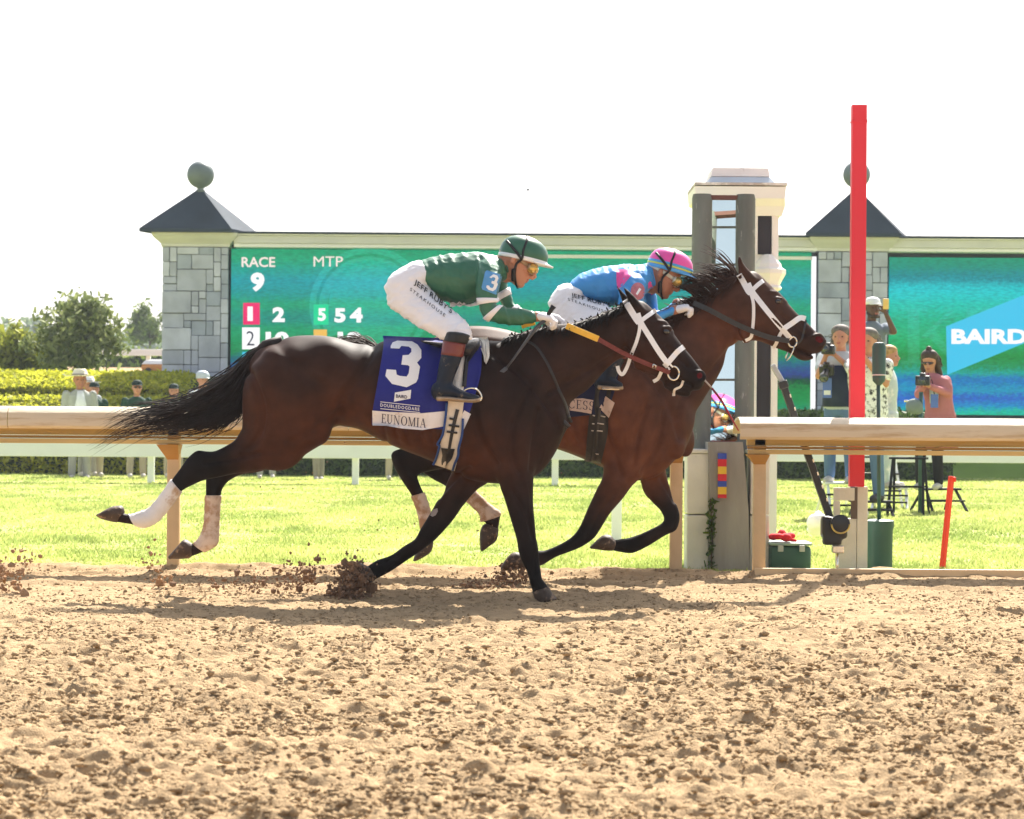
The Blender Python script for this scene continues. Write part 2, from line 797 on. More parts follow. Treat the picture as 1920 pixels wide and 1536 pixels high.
def stamp(X, Y, Z, xs, ys, cx, cy, rx, ry, h, rot=0.0, flat=False):
    i0, i1 = np.searchsorted(xs, [cx - 1.6 * max(rx, ry), cx + 1.6 * max(rx, ry)])
    j0, j1 = np.searchsorted(ys, [cy - 1.6 * max(rx, ry), cy + 1.6 * max(rx, ry)])
    if i1 <= i0 or j1 <= j0:
        return
    a = X[j0:j1, i0:i1] - cx
    b = Y[j0:j1, i0:i1] - cy
    c, s = math.cos(rot), math.sin(rot)
    q = ((a * c + b * s) / rx) ** 2 + ((-a * s + b * c) / ry) ** 2
    if flat:                                            # hoof print: hollow with a raised rim
        Z[j0:j1, i0:i1] += h * (-np.exp(-q * 1.4) + .75 * np.exp(-((np.sqrt(q) - 1.05) / .28) ** 2))
    else:
        Z[j0:j1, i0:i1] = np.maximum(Z[j0:j1, i0:i1], Z[j0:j1, i0:i1] * .3 + h * np.sqrt(np.clip(1 - q, 0, 1)))


xs = np.arange(-4.6, 4.6, .0132)
ys = [5.0]
while ys[-1] < TRACK_END:
    ys.append(ys[-1] + .0075 + .0095 * (ys[-1] - 5) / 10)
ys = np.array(ys)
X, Y = np.meshgrid(xs, ys)
Z = relief(X, Y)
r = np.random.default_rng(21)
for _ in range(420):
    stamp(X, Y, Z, xs, ys, r.uniform(-4.5, 4.5), r.uniform(5, 12.8), r.uniform(.05, .13), r.uniform(.04, .08), r.uniform(.012, .03), r.normal(0, .4), True)
for _ in range(9000):
    s_ = r.lognormal(-4.55, .5)
    stamp(X, Y, Z, xs, ys, r.uniform(-4.6, 4.6), 5 + 10.6 * r.random() ** 1.1, s_ * r.uniform(.9, 1.8), s_ * r.uniform(.8, 1.2), s_ * r.uniform(.4, .85), r.uniform(0, 3))
for _ in range(160):                                    # ridges and torn lips
    cx, cy = r.uniform(-4.4, 4.4), r.uniform(5.2, 12.6)
    for k in range(r.integers(3, 8)):
        stamp(X, Y, Z, xs, ys, cx + r.normal(0, .07), cy + r.normal(0, .02), r.uniform(.02, .05), r.uniform(.014, .03), r.uniform(.015, .032), r.normal(0, .3))
edge = np.clip((4.6 - np.abs(X)) / .3, 0, 1)
Z *= edge
Zt = Z
nx, ny = len(xs), len(ys)
co = np.stack([X.ravel(), Y.ravel(), Z.ravel()], 1)
idx = np.arange(nx * ny).reshape(ny, nx)
fc = np.stack([idx[:-1, :-1].ravel(), idx[:-1, 1:].ravel(), idx[1:, 1:].ravel(), idx[1:, :-1].ravel()], 1)
me = bpy.data.meshes.new('dirt_track')
me.vertices.add(len(co))
me.vertices.foreach_set('co', co.ravel())
me.loops.add(fc.size)
me.polygons.add(len(fc))
me.polygons.foreach_set('loop_start', np.arange(len(fc)) * 4)
me.polygons.foreach_set('loop_total', np.full(len(fc), 4))
me.loops.foreach_set('vertex_index', fc.ravel())
me.polygons.foreach_set('use_smooth', np.ones(len(fc), bool))
me.update()
me.validate()
me.materials.append(M_sand)
tr = bpy.data.objects.new('dirt_track', me)
C.objects.link(tr)
tag(tr, kind='structure')


def crumbs(n, seed):
    """loose crumbs of soil lying half sunk in the track"""
    r = np.random.default_rng(seed)
    b = np.array([(1, 0, 0), (-1, 0, 0), (0, 1, 0), (0, -1, 0), (0, 0, 1), (0, 0, -1)]) * 1.0
    bf = np.array([(0, 2, 4), (2, 1, 4), (1, 3, 4), (3, 0, 4), (2, 0, 5), (1, 2, 5), (3, 1, 5), (0, 3, 5)])
    y = 5.2 + 10.2 * r.random(n) ** 1.25
    x = r.uniform(-1, 1, n) * (y * .225 + .5)
    dens = vnoise(x * 1.6, y * 2.2, 91) + .7 * vnoise(x * 5, y * 7, 92)
    k = dens > r.uniform(-1.2, .9, n)
    x, y = x[k], y[k]
    n = len(x)
    s = np.minimum(.0042 * r.lognormal(0, .50, n), .015) * (1 - .3 * np.clip((y - 10) / 2, 0, 1))
    big = r.random(n) < .006
    s[big] *= 1.9
    zi = Zt[np.clip(np.searchsorted(ys, y), 0, len(ys) - 1), np.clip(np.searchsorted(xs, x), 0, len(xs) - 1)]
    q = b[None] * (1 + r.normal(0, .22, (n, 6, 1))) * (s[:, None, None] * r.uniform(.7, 1.5, (n, 1, 3)) * np.array([1.6, 1, .85]))
    a = r.normal(0, .5, n)
    ca, sa = np.cos(a)[:, None], np.sin(a)[:, None]
    qx = q[:, :, 0] * ca - q[:, :, 1] * sa
    qy = q[:, :, 0] * sa + q[:, :, 1] * ca
    q = np.stack([qx, qy, q[:, :, 2]], 2) + np.stack([x, y, zi + s * .25], 1)[:, None, :]
    f = (bf[None] + (np.arange(n) * 6)[:, None, None]).reshape(-1, 3)
    o = mk('loose_dirt', (q.reshape(-1, 3), f), M_sand, smooth=True, kind='stuff')
    o['label'] = 'crumbly loose clods scattered over the dirt track'
    o['category'] = 'dirt'


crumbs(135000, 17)


def sheet(name, x0, x1, y0, y1, z, m, n=1):
    o = mk(name, ([(x0, y0, z), (x1, y0, z), (x1, y1, z), (x0, y1, z)], [(0, 1, 2, 3)]), m, smooth=False)
    tag(o, kind='structure')
    return o


def around(name, z, m):
    """the rest of the track: four sheets round the detailed patch"""
    v = [(-300, -60, z), (300, -60, z), (300, 5.0, z), (-300, 5.0, z), (-300, 5.0, z), (-4.6, 5.0, z), (-4.6, TRACK_END, z), (-300, TRACK_END, z),
         (4.6, 5.0, z), (300, 5.0, z), (300, TRACK_END, z), (4.6, TRACK_END, z)]
    o = mk(name, (v, [(0, 1, 2, 3), (4, 5, 6, 7), (8, 9, 10, 11)]), m, smooth=False)
    tag(o, kind='structure')


around('dirt_track', 0.0, M_sand)
sheet('turf_course', -300, 300, TRACK_END - .02, 48.5, -0.006, M_grassbase)


def quads(c, a, b, cols, name, m, parent=None, kind='stuff'):
    """many small leaf quads: centres c, half axes a, b"""
    n = len(c)
    v = np.concatenate([c - a - b, c + a - b, c + a * .6 + b, c - a * .6 + b], 0).reshape(4, n, 3).transpose(1, 0, 2).reshape(-1, 3)
    f = np.arange(n * 4).reshape(n, 4)
    o = mk(name, (v, f), m, parent, smooth=False, kind=kind)
    vcol(o, np.repeat(cols, 4, 0))
    return o


# grass blades
r = np.random.default_rng(5)
N = 330000
d = 15.75 * (47.5 / 15.75) ** r.random(N)
x = r.uniform(-1, 1, N) * (d * .232 + .5)
keep = vnoise(x * 3.2, d * 2.2, 71) + vnoise(x * 1.1, d * .7, 72) * .7 > r.uniform(-1.5, .6, N)
d, x = d[keep], x[keep]
N = len(d)
hgt = r.uniform(.012, .034, N) * (1 + .5 * np.clip((16.6 - d), 0, 1)) * np.clip(1 + .7 * vnoise(x * 1.7, d * 1.2, 73), .4, 1.8)
wd = .0018 + .00042 * d * r.uniform(.5, 1, N)
lean = r.normal(0, .4, (N, 2))
az = r.uniform(0, PI, N)
base = np.stack([x, d, np.full(N, -.006)], 1)
side = np.stack([np.cos(az) * wd, np.sin(az) * wd, np.zeros(N)], 1)
tip = base + np.stack([lean[:, 0] * hgt, lean[:, 1] * hgt, hgt], 1)
v = np.stack([base - side, base + side, tip], 1).reshape(-1, 3)
t = np.clip(.5 + .45 * vnoise(x * 1.1, d * .6, 74) + .3 * vnoise(x * 4, d * 1.6, 75) + r.normal(0, .2, N), 0, 1)[:, None]
cg = np.array([(.56, .60, .20)]) * t + np.array([(.24, .32, .085)]) * (1 - t)
go = mk('grass', (v, np.arange(N * 3).reshape(N, 3)), M_grass, smooth=False, kind='stuff')
vcol(go, np.repeat(cg, 3, 0))
go['label'] = 'short sunlit green grass of the turf course'
go['category'] = 'grass'

# hills, far track and slopes behind the course
M_hill = mat('hill trees', (0.07, 0.10, 0.06), 0.95, 0.1, 0.5, .05)
M_slope = mat('infield grass', (0.20, 0.28, 0.05), 0.95, 0.1, 0.3, .5)
hx = np.linspace(-260, 260, 240)
prof = 24 + 7 * vnoise(hx * .02 + 40, hx * 0 + 1, 31) + 4 * vnoise(hx * .09 + 90, hx * 0 + 1, 32) + 2.5 * vnoise(hx * .3 + 200, hx * 0 + 1, 33)
v, f = [], []
for i, a in enumerate(hx):
    v += [(a * 1.6, 560, -2), (a * 1.6, 590, prof[i] * .75), (a * 1.6, 640, prof[i]), (a * 1.6, 900, prof[i] * .9)]
for i in range(len(hx) - 1):
    for k in range(3):
        f.append((i * 4 + k, i * 4 + 4 + k, i * 4 + 5 + k, i * 4 + 1 + k))
tag(mk('hills', (v, f), M_hill), kind='structure')
v = [(-300, 48.4, -.01), (300, 48.4, -.01), (300, 53, 1.5), (-300, 53, 1.5), (300, 59, 2.1), (-300, 59, 2.1)]
tag(mk('infield_slope', (v, [(0, 1, 2, 3), (3, 2, 4, 5)]), M_slope, smooth=False), kind='structure')
v = [(-300, 59, 2.1), (300, 59, 2.1), (300, 66, 2.5), (-300, 66, 2.5)]
tag(mk('far_track', (v, [(0, 1, 2, 3)]), M_sand, smooth=False), kind='structure')
v = [(-300, 66, 2.5), (300, 66, 2.5), (300, 150, 4.0), (-300, 150, 4.0), (400, 900, 4), (-400, 900, 4)]
tag(mk('far_meadow', (v, [(0, 1, 2, 3), (3, 2, 4, 5)]), M_slope, smooth=False), kind='structure')

# ================================================================== scoreboard
DB = 50.0
SB = F / DB
M_stone = mat('limestone', (0.42, 0.45, 0.51), 0.9, 0.2, 0.22, 2.2, 0.6, 14)
M_stone2 = mat('pale limestone', (0.53, 0.56, 0.62), 0.9, 0.2, 0.2, 2.6, 0.6, 14)
M_stone3 = mat('dark limestone', (0.34, 0.38, 0.44), 0.9, 0.2, 0.25, 2.4, 0.6, 14)
M_mortar = mat('mortar', (0.10, 0.11, 0.12), 0.95, 0.1, 0.1)
M_slate = mat('lead roof', (0.04, 0.055, 0.075), 0.8, 0.12, 0.2, 1.5, 0.2, 10)
M_copper = mat('grey copper ball', (0.13, 0.165, 0.17), 0.5, 0.4, 0.2, 3)
M_cream = mat('cream cornice', (0.62, 0.62, 0.56), 0.7, 0.3, 0.06, 2)
M_fillet = mat('white fillet', (0.80, 0.80, 0.76), 0.7, 0.3, 0.03)
M_frame = mat('screen frame', (0.02, 0.022, 0.03), 0.5, 0.4, 0.1)
M_conc = mat('concrete base', (0.36, 0.37, 0.37), 0.9, 0.2, 0.15, 2, 0.3, 20)


def screen_mat(name, stops, z0, z1, gain=1.0):
    m = bpy.data.materials.new(name)
    m.use_nodes = True
    t = m.node_tree
    N, L = t.nodes, t.links
    b = N['Principled BSDF']
    b.inputs['Base Color'].default_value = (.01, .01, .01, 1)
    b.inputs['Roughness'].default_value = .6
    b.inputs['Specular IOR Level'].default_value = .1
    tc = N.new('ShaderNodeTexCoord')
    sp = N.new('ShaderNodeSeparateXYZ')
    L.new(tc.outputs['Object'], sp.inputs[0])
    mp = N.new('ShaderNodeMapping')
    mp.inputs['Scale'].default_value = (.22, 1, 5)
    L.new(tc.outputs['Object'], mp.inputs[0])
    no = N.new('ShaderNodeTexNoise')
    no.inputs['Scale'].default_value = 1.4
    no.inputs['Detail'].default_value = 3
    L.new(mp.outputs[0], no.inputs['Vector'])
    n2 = N.new('ShaderNodeTexNoise')
    n2.inputs['Scale'].default_value = 22
    n2.inputs['Detail'].default_value = 2
    L.new(tc.outputs['Object'], n2.inputs['Vector'])
    a = N.new('ShaderNodeMath'); a.operation = 'MULTIPLY_ADD'
    L.new(no.outputs[0], a.inputs[0]); a.inputs[1].default_value = .18
    L.new(sp.outputs['Z'], a.inputs[2])
    a2 = N.new('ShaderNodeMath'); a2.operation = 'MULTIPLY_ADD'
    L.new(n2.outputs[0], a2.inputs[0]); a2.inputs[1].default_value = .32
    L.new(a.outputs[0], a2.inputs[2])
    mr = N.new('ShaderNodeMapRange')
    mr.inputs[1].default_value = z0 + .25
    mr.inputs[2].default_value = z1 + .25
    L.new(a2.outputs[0], mr.inputs[0])
    cr = N.new('ShaderNodeValToRGB')
    e = cr.color_ramp.elements
    while len(e) < len(stops):
        e.new(.5)
    for q, (p, c) in zip(e, stops):
        q.position = p
        q.color = (*[(k / 255) ** 2.2 for k in c], 1)
    L.new(mr.outputs[0], cr.inputs[0])
    vm = N.new('ShaderNodeTexVoronoi')
    vm.inputs['Scale'].default_value = 26
    mp3 = N.new('ShaderNodeMapping')
    mp3.inputs['Scale'].default_value = (.35, 1, 1.5)
    L.new(tc.outputs['Object'], mp3.inputs[0])
    L.new(mp3.outputs[0], vm.inputs['Vector'])
    m3 = N.new('ShaderNodeMapRange')
    m3.inputs[3].default_value = 1.10 * gain / EXPO
    m3.inputs[4].default_value = .62 * gain / EXPO
    L.new(vm.outputs['Distance'], m3.inputs[0])
    L.new(cr.outputs[0], b.inputs['Emission Color'])
    L.new(m3.outputs[0], b.inputs['Emission Strength'])
    return m


def emit(name, c, k=1.0):
    return mat(name, (.01, .01, .01), .6, .1, 0, emis=[(q / 255) ** 2.2 for q in c], es=k / EXPO)


ZT = P(960, 472, DB).z
ZB = P(960, 768, DB).z
scr_l = [(0, (0, 150, 110)), (.06, (0, 150, 75)), (.15, (0, 140, 65)), (.19, (0, 75, 45)), (.24, (40, 60, 140)), (.31, (0, 110, 130)), (.36, (0, 145, 80)), (.50, (0, 165, 110)), (.57, (0, 150, 135)),
         (.66, (0, 170, 120)), (.72, (0, 160, 150)), (.80, (0, 165, 175)), (.88, (0, 168, 150)), (.95, (0, 170, 120)), (1, (0, 165, 115))]
scr_r = [(0, (0, 185, 150)), (.04, (10, 140, 190)), (.10, (40, 90, 190)), (.15, (0, 150, 180)), (.20, (15, 110, 185)), (.25, (0, 160, 150)), (.30, (0, 140, 80)), (.36, (0, 135, 55)), (.45, (0, 170, 100)),
         (.58, (0, 172, 128)), (.68, (0, 190, 170)), (.78, (0, 195, 200)), (.86, (0, 135, 145)), (.92, (0, 140, 120)), (1, (20, 145, 105))]
M_scrl = screen_mat('left screen', scr_l, ZB, ZT)
M_scrr = screen_mat('right screen', scr_r, ZB, ZT, 1.18)
M_scrw = screen_mat('screen watermark', [(p, tuple(min(255, int(k * .9 + 38)) for k in c)) for p, c in scr_l], ZB, ZT)
M_scrk = screen_mat('screen watermark right', [(p, tuple(min(255, int(k * .9 + 40)) for k in c)) for p, c in scr_r], ZB, ZT)
E_white = emit('screen white', (255, 255, 255), 1.05)
E_cream = emit('screen cream', (255, 235, 225), 1.0)
E_pink = emit('screen pink', (240, 40, 110))
E_mint = emit('screen mint', (20, 215, 150))
E_navy = emit('screen navy', (20, 30, 60))
E_cyan = emit('screen cyan', (60, 195, 235))
E_orange = emit('screen orange', (240, 190, 90))

sb = thing('scoreboard', 'long stone and cream scoreboard with green LED screens behind the course', 'scoreboard', (P(960, 800, DB).x, DB, 0))
xl = P(427, 600, DB).x
xr = P(1530, 600, DB).x


def wbox(x0, x1, y0, y1, z0, z1, bev=0.0):
    return box(((x0 + x1) / 2, (y0 + y1) / 2, (z0 + z1) / 2), (abs(x1 - x0), abs(y1 - y0), abs(z1 - z0)), 0, bev)


def zz(py, d, px=960):
    return P(px, py, d).z


def xx(px, d, py=700):
    return P(px, py, d).x


# cabinets
ZTL = CZ + (800 - 470 + 3) * DB / F
mk('cabinet', wbox(xx(427, DB), xx(1533, DB), DB + .35, DB + 1.1, 0, ZTL + .2), M_frame, sb, smooth=False)
mk('cabinet', wbox(xx(1662, DB), xx(2240, DB), DB + .35, DB + 1.1, 0, ZTL + .2), M_frame, sb, smooth=False)
ZBs = CZ + (800 - 772) * DB / F
sl_ = mk('screen', wbox(xx(430, DB), xx(1522, DB), DB + .2, DB + .33, ZBs, ZTL - .02), M_scrl, sb, smooth=False)
sr_ = mk('screen', wbox(xx(1670, DB), xx(2230, DB), DB + .2, DB + .33, ZBs, ZTL - .10), M_scrr, sb, smooth=False)
for a, b, z0, z1 in ((1523, 1531, ZBs, ZTL - .10), (1005, 1523, ZTL - .17, ZTL - .10)):
    mk('screen_border', wbox(xx(a, DB), xx(b, DB), DB + .16, DB + .34, z0, z1), E_white if b - a < 50 else M_fillet, sb, smooth=False)
mk('plinth', wbox(xx(427, DB), xx(2240, DB), DB + .1, DB + 1.2, 0, ZBs - .06), M_conc, sb, smooth=False)


def on_screen(name, vf, m, parent, dd=.18):
    """flat shape in pixels laid just proud of the screen face"""
    return mk(name, ([tuple(P(x_, y_, DB + dd)) for x_, y_ in vf[0]], vf[1]), m, parent, smooth=False)


def rect(x0, y0, x1, y1):
    return [(x0, y1), (x1, y1), (x1, y0), (x0, y0)], [(0, 1, 2, 3)]


ring = []
for r0, r1 in ((100, 112), (78, 94)):
    n = 40
    V = []
    for k in range(n + 1):
        a = PI * .78 + (PI * 1.62) * k / n
        V += [(692 + r0 * math.cos(a), 575 + r0 * math.sin(a)), (692 + r1 * math.cos(a), 575 + r1 * math.sin(a))]
    ring.append((V, [(2 * k, 2 * k + 1, 2 * k + 3, 2 * k + 2) for k in range(n)]))
disc = ([(692 + 76 * math.cos(a), 575 + 88 * math.sin(a)) for a in [2 * PI * k / 36 for k in range(36)]], [tuple(range(36))])
on_screen('screen_emblem', join(*[([(*p, 0) for p in q[0]], q[1]) for q in ring]) if False else (sum([q[0] for q in ring], []) + disc[0], ring[0][1] + [tuple(i + len(ring[0][0]) for i in q) for q in ring[1][1]] + [tuple(i + len(ring[0][0]) + len(ring[1][0]) for i in disc[1][0])]), M_scrw, sl_, .192)
for s, px, py, wx, hy, m, off in [('RACE', 453, 501, 63, 19, E_cream, .018), ('MTP', 588, 500, 55, 19, E_cream, 0.0), ('9', 470, 547, 26, 36, E_white, .05),
                                 ('2', 511, 604, 23, 28, E_white, .05), ('5', 627, 605, 21, 27, E_white, .05), ('4', 656, 605, 24, 28, E_white, .05),
                                 ('10', 498, 650, 44, 28, E_white, .05), ('18', 633, 650, 44, 28, E_white, .05)]:
    on_screen('lettering', text_px(s, (px, py), (wx, 0), (0, -hy), off), m, sl_, .17)
for m, q, s, m2 in ((E_pink, (456, 568, 487, 609), '1', E_white), (E_white, (454, 614, 487, 655), '2', E_navy), (E_mint, (588, 571, 616, 609), '5', E_white), (E_cyan, (454, 660, 487, 700), '3', E_white)):
    b_ = on_screen('number_box', rect(*q), m, sl_, .175)
    on_screen('lettering', text_px(s, (q[0] + 8, q[3] - 7), (15 if s != '1' else 10, 0), (0, -(q[3] - q[1]) + 14), .04 if m2 is E_white else -.005), m2, sl_, .165)
on_screen('number_box', rect(588, 618, 613, 655), E_orange, sl_, .175)
pl = ([(1774, 612), (1990, 525), (1990, 615), (1776, 703)], [(0, 1, 2, 3)])
on_screen('sponsor_panel', pl, E_cyan, sr_, .185)
on_screen('lettering', text_px('BAIRD', (1784, 645), (142, 0), (0, -28), .045), E_white, sr_, .17)
kk = [rect(1702, 582, 1724, 678), rect(1690, 578, 1738, 583), rect(1690, 677, 1738, 682)]
V, Fc = [], []
for q in kk + [([(1726, 632), (1780, 582), (1790, 582), (1738, 634)], [(0, 1, 2, 3)]), ([(1738, 628), (1752, 618), (1800, 678), (1784, 678)], [(0, 1, 2, 3)]),
               rect(1812, 582, 1832, 612), rect(1812, 578, 1880, 584), rect(1835, 650, 1850, 682)]:
    b = len(V)
    V += q[0]
    Fc += [tuple(i + b for i in t) for t in q[1]]
b = len(V) - 8
on_screen('watermark_lettering', (V[:b - 4], Fc[:-3]), M_scrk, sr_, .192)
on_screen('watermark_lettering', (V[b - 4:b + 4], [tuple(i - b + 4 for i in q) for q in Fc[-3:-1]]), M_scrk, sr_, .192)

# pillars with single stones
stone_meshes = {}
rs = random.Random(4)


def pillar(px0, px1, name='pillar'):
    x0, x1 = xx(px0, DB), xx(px1, DB)
    zt = ZTL - .01
    p = mk(name, wbox(x0 + .03, x1 - .03, DB + .04, DB + 1.4, 0, zt), M_mortar, sb, smooth=False)
    u = (x1 - x0) / 9
    nz = int((zt - .9) / u)
    zb = zt - nz * u
    occ = [[False] * 9 for _ in range(nz)]
    sizes = [(3, 2), (3, 3), (2, 2), (4, 3), (2, 3), (4, 2), (1, 2), (2, 1), (1, 1), (3, 1)]
    for j in range(nz):
        for i in range(9):
            if occ[j][i]:
                continue
            opts = sizes[:]
            wts = [5, 4, 5, 2, 3, 2, 2, 2, .5, 2]
            while True:
                k = rs.choices(range(len(opts)), wts)[0]
                a, b = opts[k]
                if i + a <= 9 and j + b <= nz and not any(occ[j + q][i + s] for q in range(b) for s in range(a)):
                    break
                if (a, b) == (1, 1):
                    break
                opts.pop(k)
                wts.pop(k)
            for q in range(b):
                for s in range(a):
                    occ[j + q][i + s] = True
            g = .012
            dp = rs.uniform(-.035, .01)
            v, f = box((x0 + (i + a / 2) * u, DB + .03 + dp, zb + (j + b / 2) * u), (a * u - g, .10, b * u - g), 0, .012)
            v = [(q[0] + rs.uniform(-.004, .004), q[1] + rs.uniform(-.006, .006), q[2] + rs.uniform(-.004, .004)) for q in v]
            mk('stone', (v, f), rs.choice([M_stone, M_stone, M_stone2, M_stone3]), p, smooth=False)
    return p


pillar(303, 427)
pillar(1533, 1663)


def rloft(rects):
    """stack of rectangles (x0, x1, y0, y1, z) into a closed solid"""
    V, Fc = [], []
    for x0, x1, y0, y1, z in rects:
        V += [(x0, y0, z), (x1, y0, z), (x1, y1, z), (x0, y1, z)]
    for i in range(len(rects) - 1):
        for k in range(4):
            Fc.append((i * 4 + k, i * 4 + (k + 1) % 4, i * 4 + 4 + (k + 1) % 4, i * 4 + 4 + k))
    Fc += [(3, 2, 1, 0), tuple(len(rects) * 4 - 4 + k for k in range(4))]
    return V, Fc


for px0, px1, roof in ((303, 427, (264, 436, 487, 376)), (1533, 1663, (1505, 1683, 1706, 1606))):
    x0, x1 = xx(px0, DB), xx(px1, DB)
    z0 = ZTL
    pr = [(.02, .0), (.03, .06), (.07, .10), (.14, .16), (.19, .22), (.20, .28)]
    mk('pillar_cornice', rloft([(x0 - e, x1 + e, DB - e, DB + 1.5, z0 + h) for e, h in pr]), M_cream, sb, smooth=False)
    zr = z0 + .28
    fl = Vector((xx(roof[0], DB), DB - .35, zr))
    fr_ = Vector((xx(roof[1], DB), DB - .35, zr))
    dep = 1.45
    br_ = P(roof[2], 440, DB - .35 + dep); br_.z = zr
    bl_ = fl + (br_ - fr_)
    apx = (fl + fr_ + br_ + bl_) / 4
    apx.z = zr + 1.0
    tx = P(roof[3], 352, apx.y)
    apx.x = tx.x
    apx.z = tx.z
    up = Vector((0, 0, .07))
    V = [fl, fr_, br_, bl_, fl + up, fr_ + up, br_ + up, bl_ + up]
    k = .07
    V += [apx + (q - apx) * k for q in (fl + up, fr_ + up, br_ + up, bl_ + up)]
    mk('roof', orient((V, [(3, 2, 1, 0)] + [(i, (i + 1) % 4, 4 + (i + 1) % 4, 4 + i) for i in range(4)] + [(4 + i, 4 + (i + 1) % 4, 8 + (i + 1) % 4, 8 + i) for i in range(4)] + [(8, 9, 10, 11)])), M_slate, sb, smooth=False)
    rb_ = .285
    mk('finial', lathe([(.09, 0), (.10, .04), (.06, .07), (.08, .09)] + [(rb_ * math.sin(a), .09 + rb_ * .98 - rb_ * math.cos(a)) for a in [PI * (.1 + .88 * k / 12) for k in range(13)]], (apx.x, apx.y, apx.z - .10), 28), M_copper, sb)
zc = ZTL
xA, xB = xx(437, DB), xx(2240, DB)
for nm, y0, z0, z1, m in (('fillet', DB - .02, zc, zc + .075, M_fillet), ('cornice', DB - .05, zc + .078, zc + .24, M_cream), ('fillet', DB - .09, zc + .243, zc + .275, M_fillet), ('coping', DB - .14, zc + .278, zc + .318, M_slate)):
    v, f = wbox(xA, xB, y0, DB + 1.0, z0, z1, .01)
    mk(nm, (v, f), m, sb, smooth=False)

# ================================================================== rails
M_cover = mat('dusty rail cover', (0.66, 0.55, 0.39), 0.55, 0.35, 0.10, 2.5, 0.15, 30, stretch=(.4, 1, 4), dirt=((0.50, 0.37, 0.22), 0.5, 5))
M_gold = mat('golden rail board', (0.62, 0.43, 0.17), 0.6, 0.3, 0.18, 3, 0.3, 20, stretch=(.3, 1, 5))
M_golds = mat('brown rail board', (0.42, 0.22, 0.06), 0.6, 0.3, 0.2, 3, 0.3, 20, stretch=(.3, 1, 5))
M_post = mat('tan rail post', (0.64, 0.46, 0.26), 0.6, 0.3, 0.12, 5, 0.2, 40)
M_white = mat('white paint', (0.80, 0.81, 0.82), 0.5, 0.4, 0.03, 3)
DR = 15.42


def extrude_x(prof, x0, x1, n=1):
    V, Fc = [], []
    m = len(prof)
    for i in range(n + 1):
        xq = x0 + (x1 - x0) * i / n
        V += [(xq, y_, z_) for y_, z_ in prof]
    for i in range(n):
        for k in range(m):
            Fc.append((i * m + k, i * m + (k + 1) % m, (i + 1) * m + (k + 1) % m, (i + 1) * m + k))
    Fc += [tuple(range(m - 1, -1, -1)), tuple(n * m + k for k in range(m))]
    return orient((V, Fc))


cover_prof = [(15.27, .945), (15.245, .962), (15.24, 1.0), (15.25, 1.045), (15.28, 1.07), (15.33, 1.083), (15.45, 1.087), (15.62, 1.075), (15.75, 1.04), (15.80, .98),
              (15.78, .98), (15.73, 1.03), (15.61, 1.06), (15.45, 1.070), (15.34, 1.066), (15.295, 1.055), (15.268, 1.035), (15.26, 1.0), (15.262, .968), (15.28, .955)]
rail_l = thing('running_rail', 'long tan covered rail behind the horses, left of the finish post', 'rail', (xx(600, DR), DR, 0), 'track side rails')
rail_r = thing('running_rail', 'tan covered rail starting right of the finish post', 'rail', (xx(1700, DR), DR, 0), 'track side rails')
for rl, p0, p1, posts, dz in ((rail_l, -620, 1292, (-620, 325, 1268), -.018), (rail_r, 1386, 3300, (1424, 2370, 3300), -.056)):
    xa, xb = xx(p0, 15.3, 790), xx(p1, 15.3, 790)
    ns = max(1, round((xb - xa) / 2.44))
    for i in range(ns):
        mk('rail_cover', extrude_x([(a_, b_ + dz) for a_, b_ in cover_prof], xa + (xb - xa) * i / ns + .0025, xa + (xb - xa) * (i + 1) / ns - .0025), M_cover, rl, sharp=math.radians(35))
    mk('rail_board', wbox(xa + .06, xb - .06, 15.40, 15.44, .905 + dz, .958 + dz, .004), M_gold, rl, smooth=False)
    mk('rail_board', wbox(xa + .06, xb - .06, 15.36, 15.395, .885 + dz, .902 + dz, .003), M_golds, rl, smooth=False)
    mk('rail_board', wbox(xa + .06, xb - .06, 15.33, 15.37, .852 + dz, .882 + dz, .004), M_gold, rl, smooth=False)
    for pp in posts:
        xp = xx(pp, DR, 950)
        ps = mk('post', wbox(xp - .039, xp + .039, DR - .02, DR + .06, -.1, .95 + dz, .006), M_post, rl, sharp=math.radians(40))
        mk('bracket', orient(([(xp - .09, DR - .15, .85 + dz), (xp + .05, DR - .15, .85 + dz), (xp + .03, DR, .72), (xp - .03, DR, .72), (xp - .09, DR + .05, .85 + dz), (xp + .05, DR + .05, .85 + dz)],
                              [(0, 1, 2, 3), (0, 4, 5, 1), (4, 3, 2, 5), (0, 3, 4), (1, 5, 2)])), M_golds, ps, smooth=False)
mk('kick_board', wbox(xx(1410, 15.5, 1075), xx(3300, 15.5), 15.30, 15.34, -.03, .075, .004), M_post, rail_r, smooth=False)
# white turf rail beyond the grass
wr = thing('turf_rail', 'white board rail along the far edge of the grass, half hidden by the tan rail', 'rail', (0, 39.6, 0))
mk('rail_board', wbox(-22, 22, 39.55, 39.62, .42, .93, .01), M_white, wr, smooth=False)
for pp in (-475, -90, 285, 668, 1042, 1418, 1600, 1983, 2370):
    xp = xx(pp, 39.7)
    mk('post', wbox(xp - .055, xp + .055, 39.63, 39.71, -.02, .9, .01), M_white, wr, smooth=False)
gp2 = thing('marker_post', 'single white marker post standing in the grass behind the far horse', 'post', tuple(P(1158, 1012, 20.5)))
mk('shaft', wbox(xx(1158, 20.5) - .042, xx(1158, 20.5) + .042, 20.46, 20.54, -.02, .72, .008), M_white, gp2, smooth=False)
mk('cap', wbox(xx(1158, 20.5) - .05, xx(1158, 20.5) + .05, 20.45, 20.55, .72, .75, .008), M_white, gp2, smooth=False)
fr3 = thing('far_rail', 'thin white rail by the distant dirt left of the stone pillar', 'rail', (xx(265, 66), 66, 2.5))
mk('rail_board', wbox(-30, 0, 65.9, 66.0, 2.82, 3.0, .01), M_white, fr3, smooth=False)
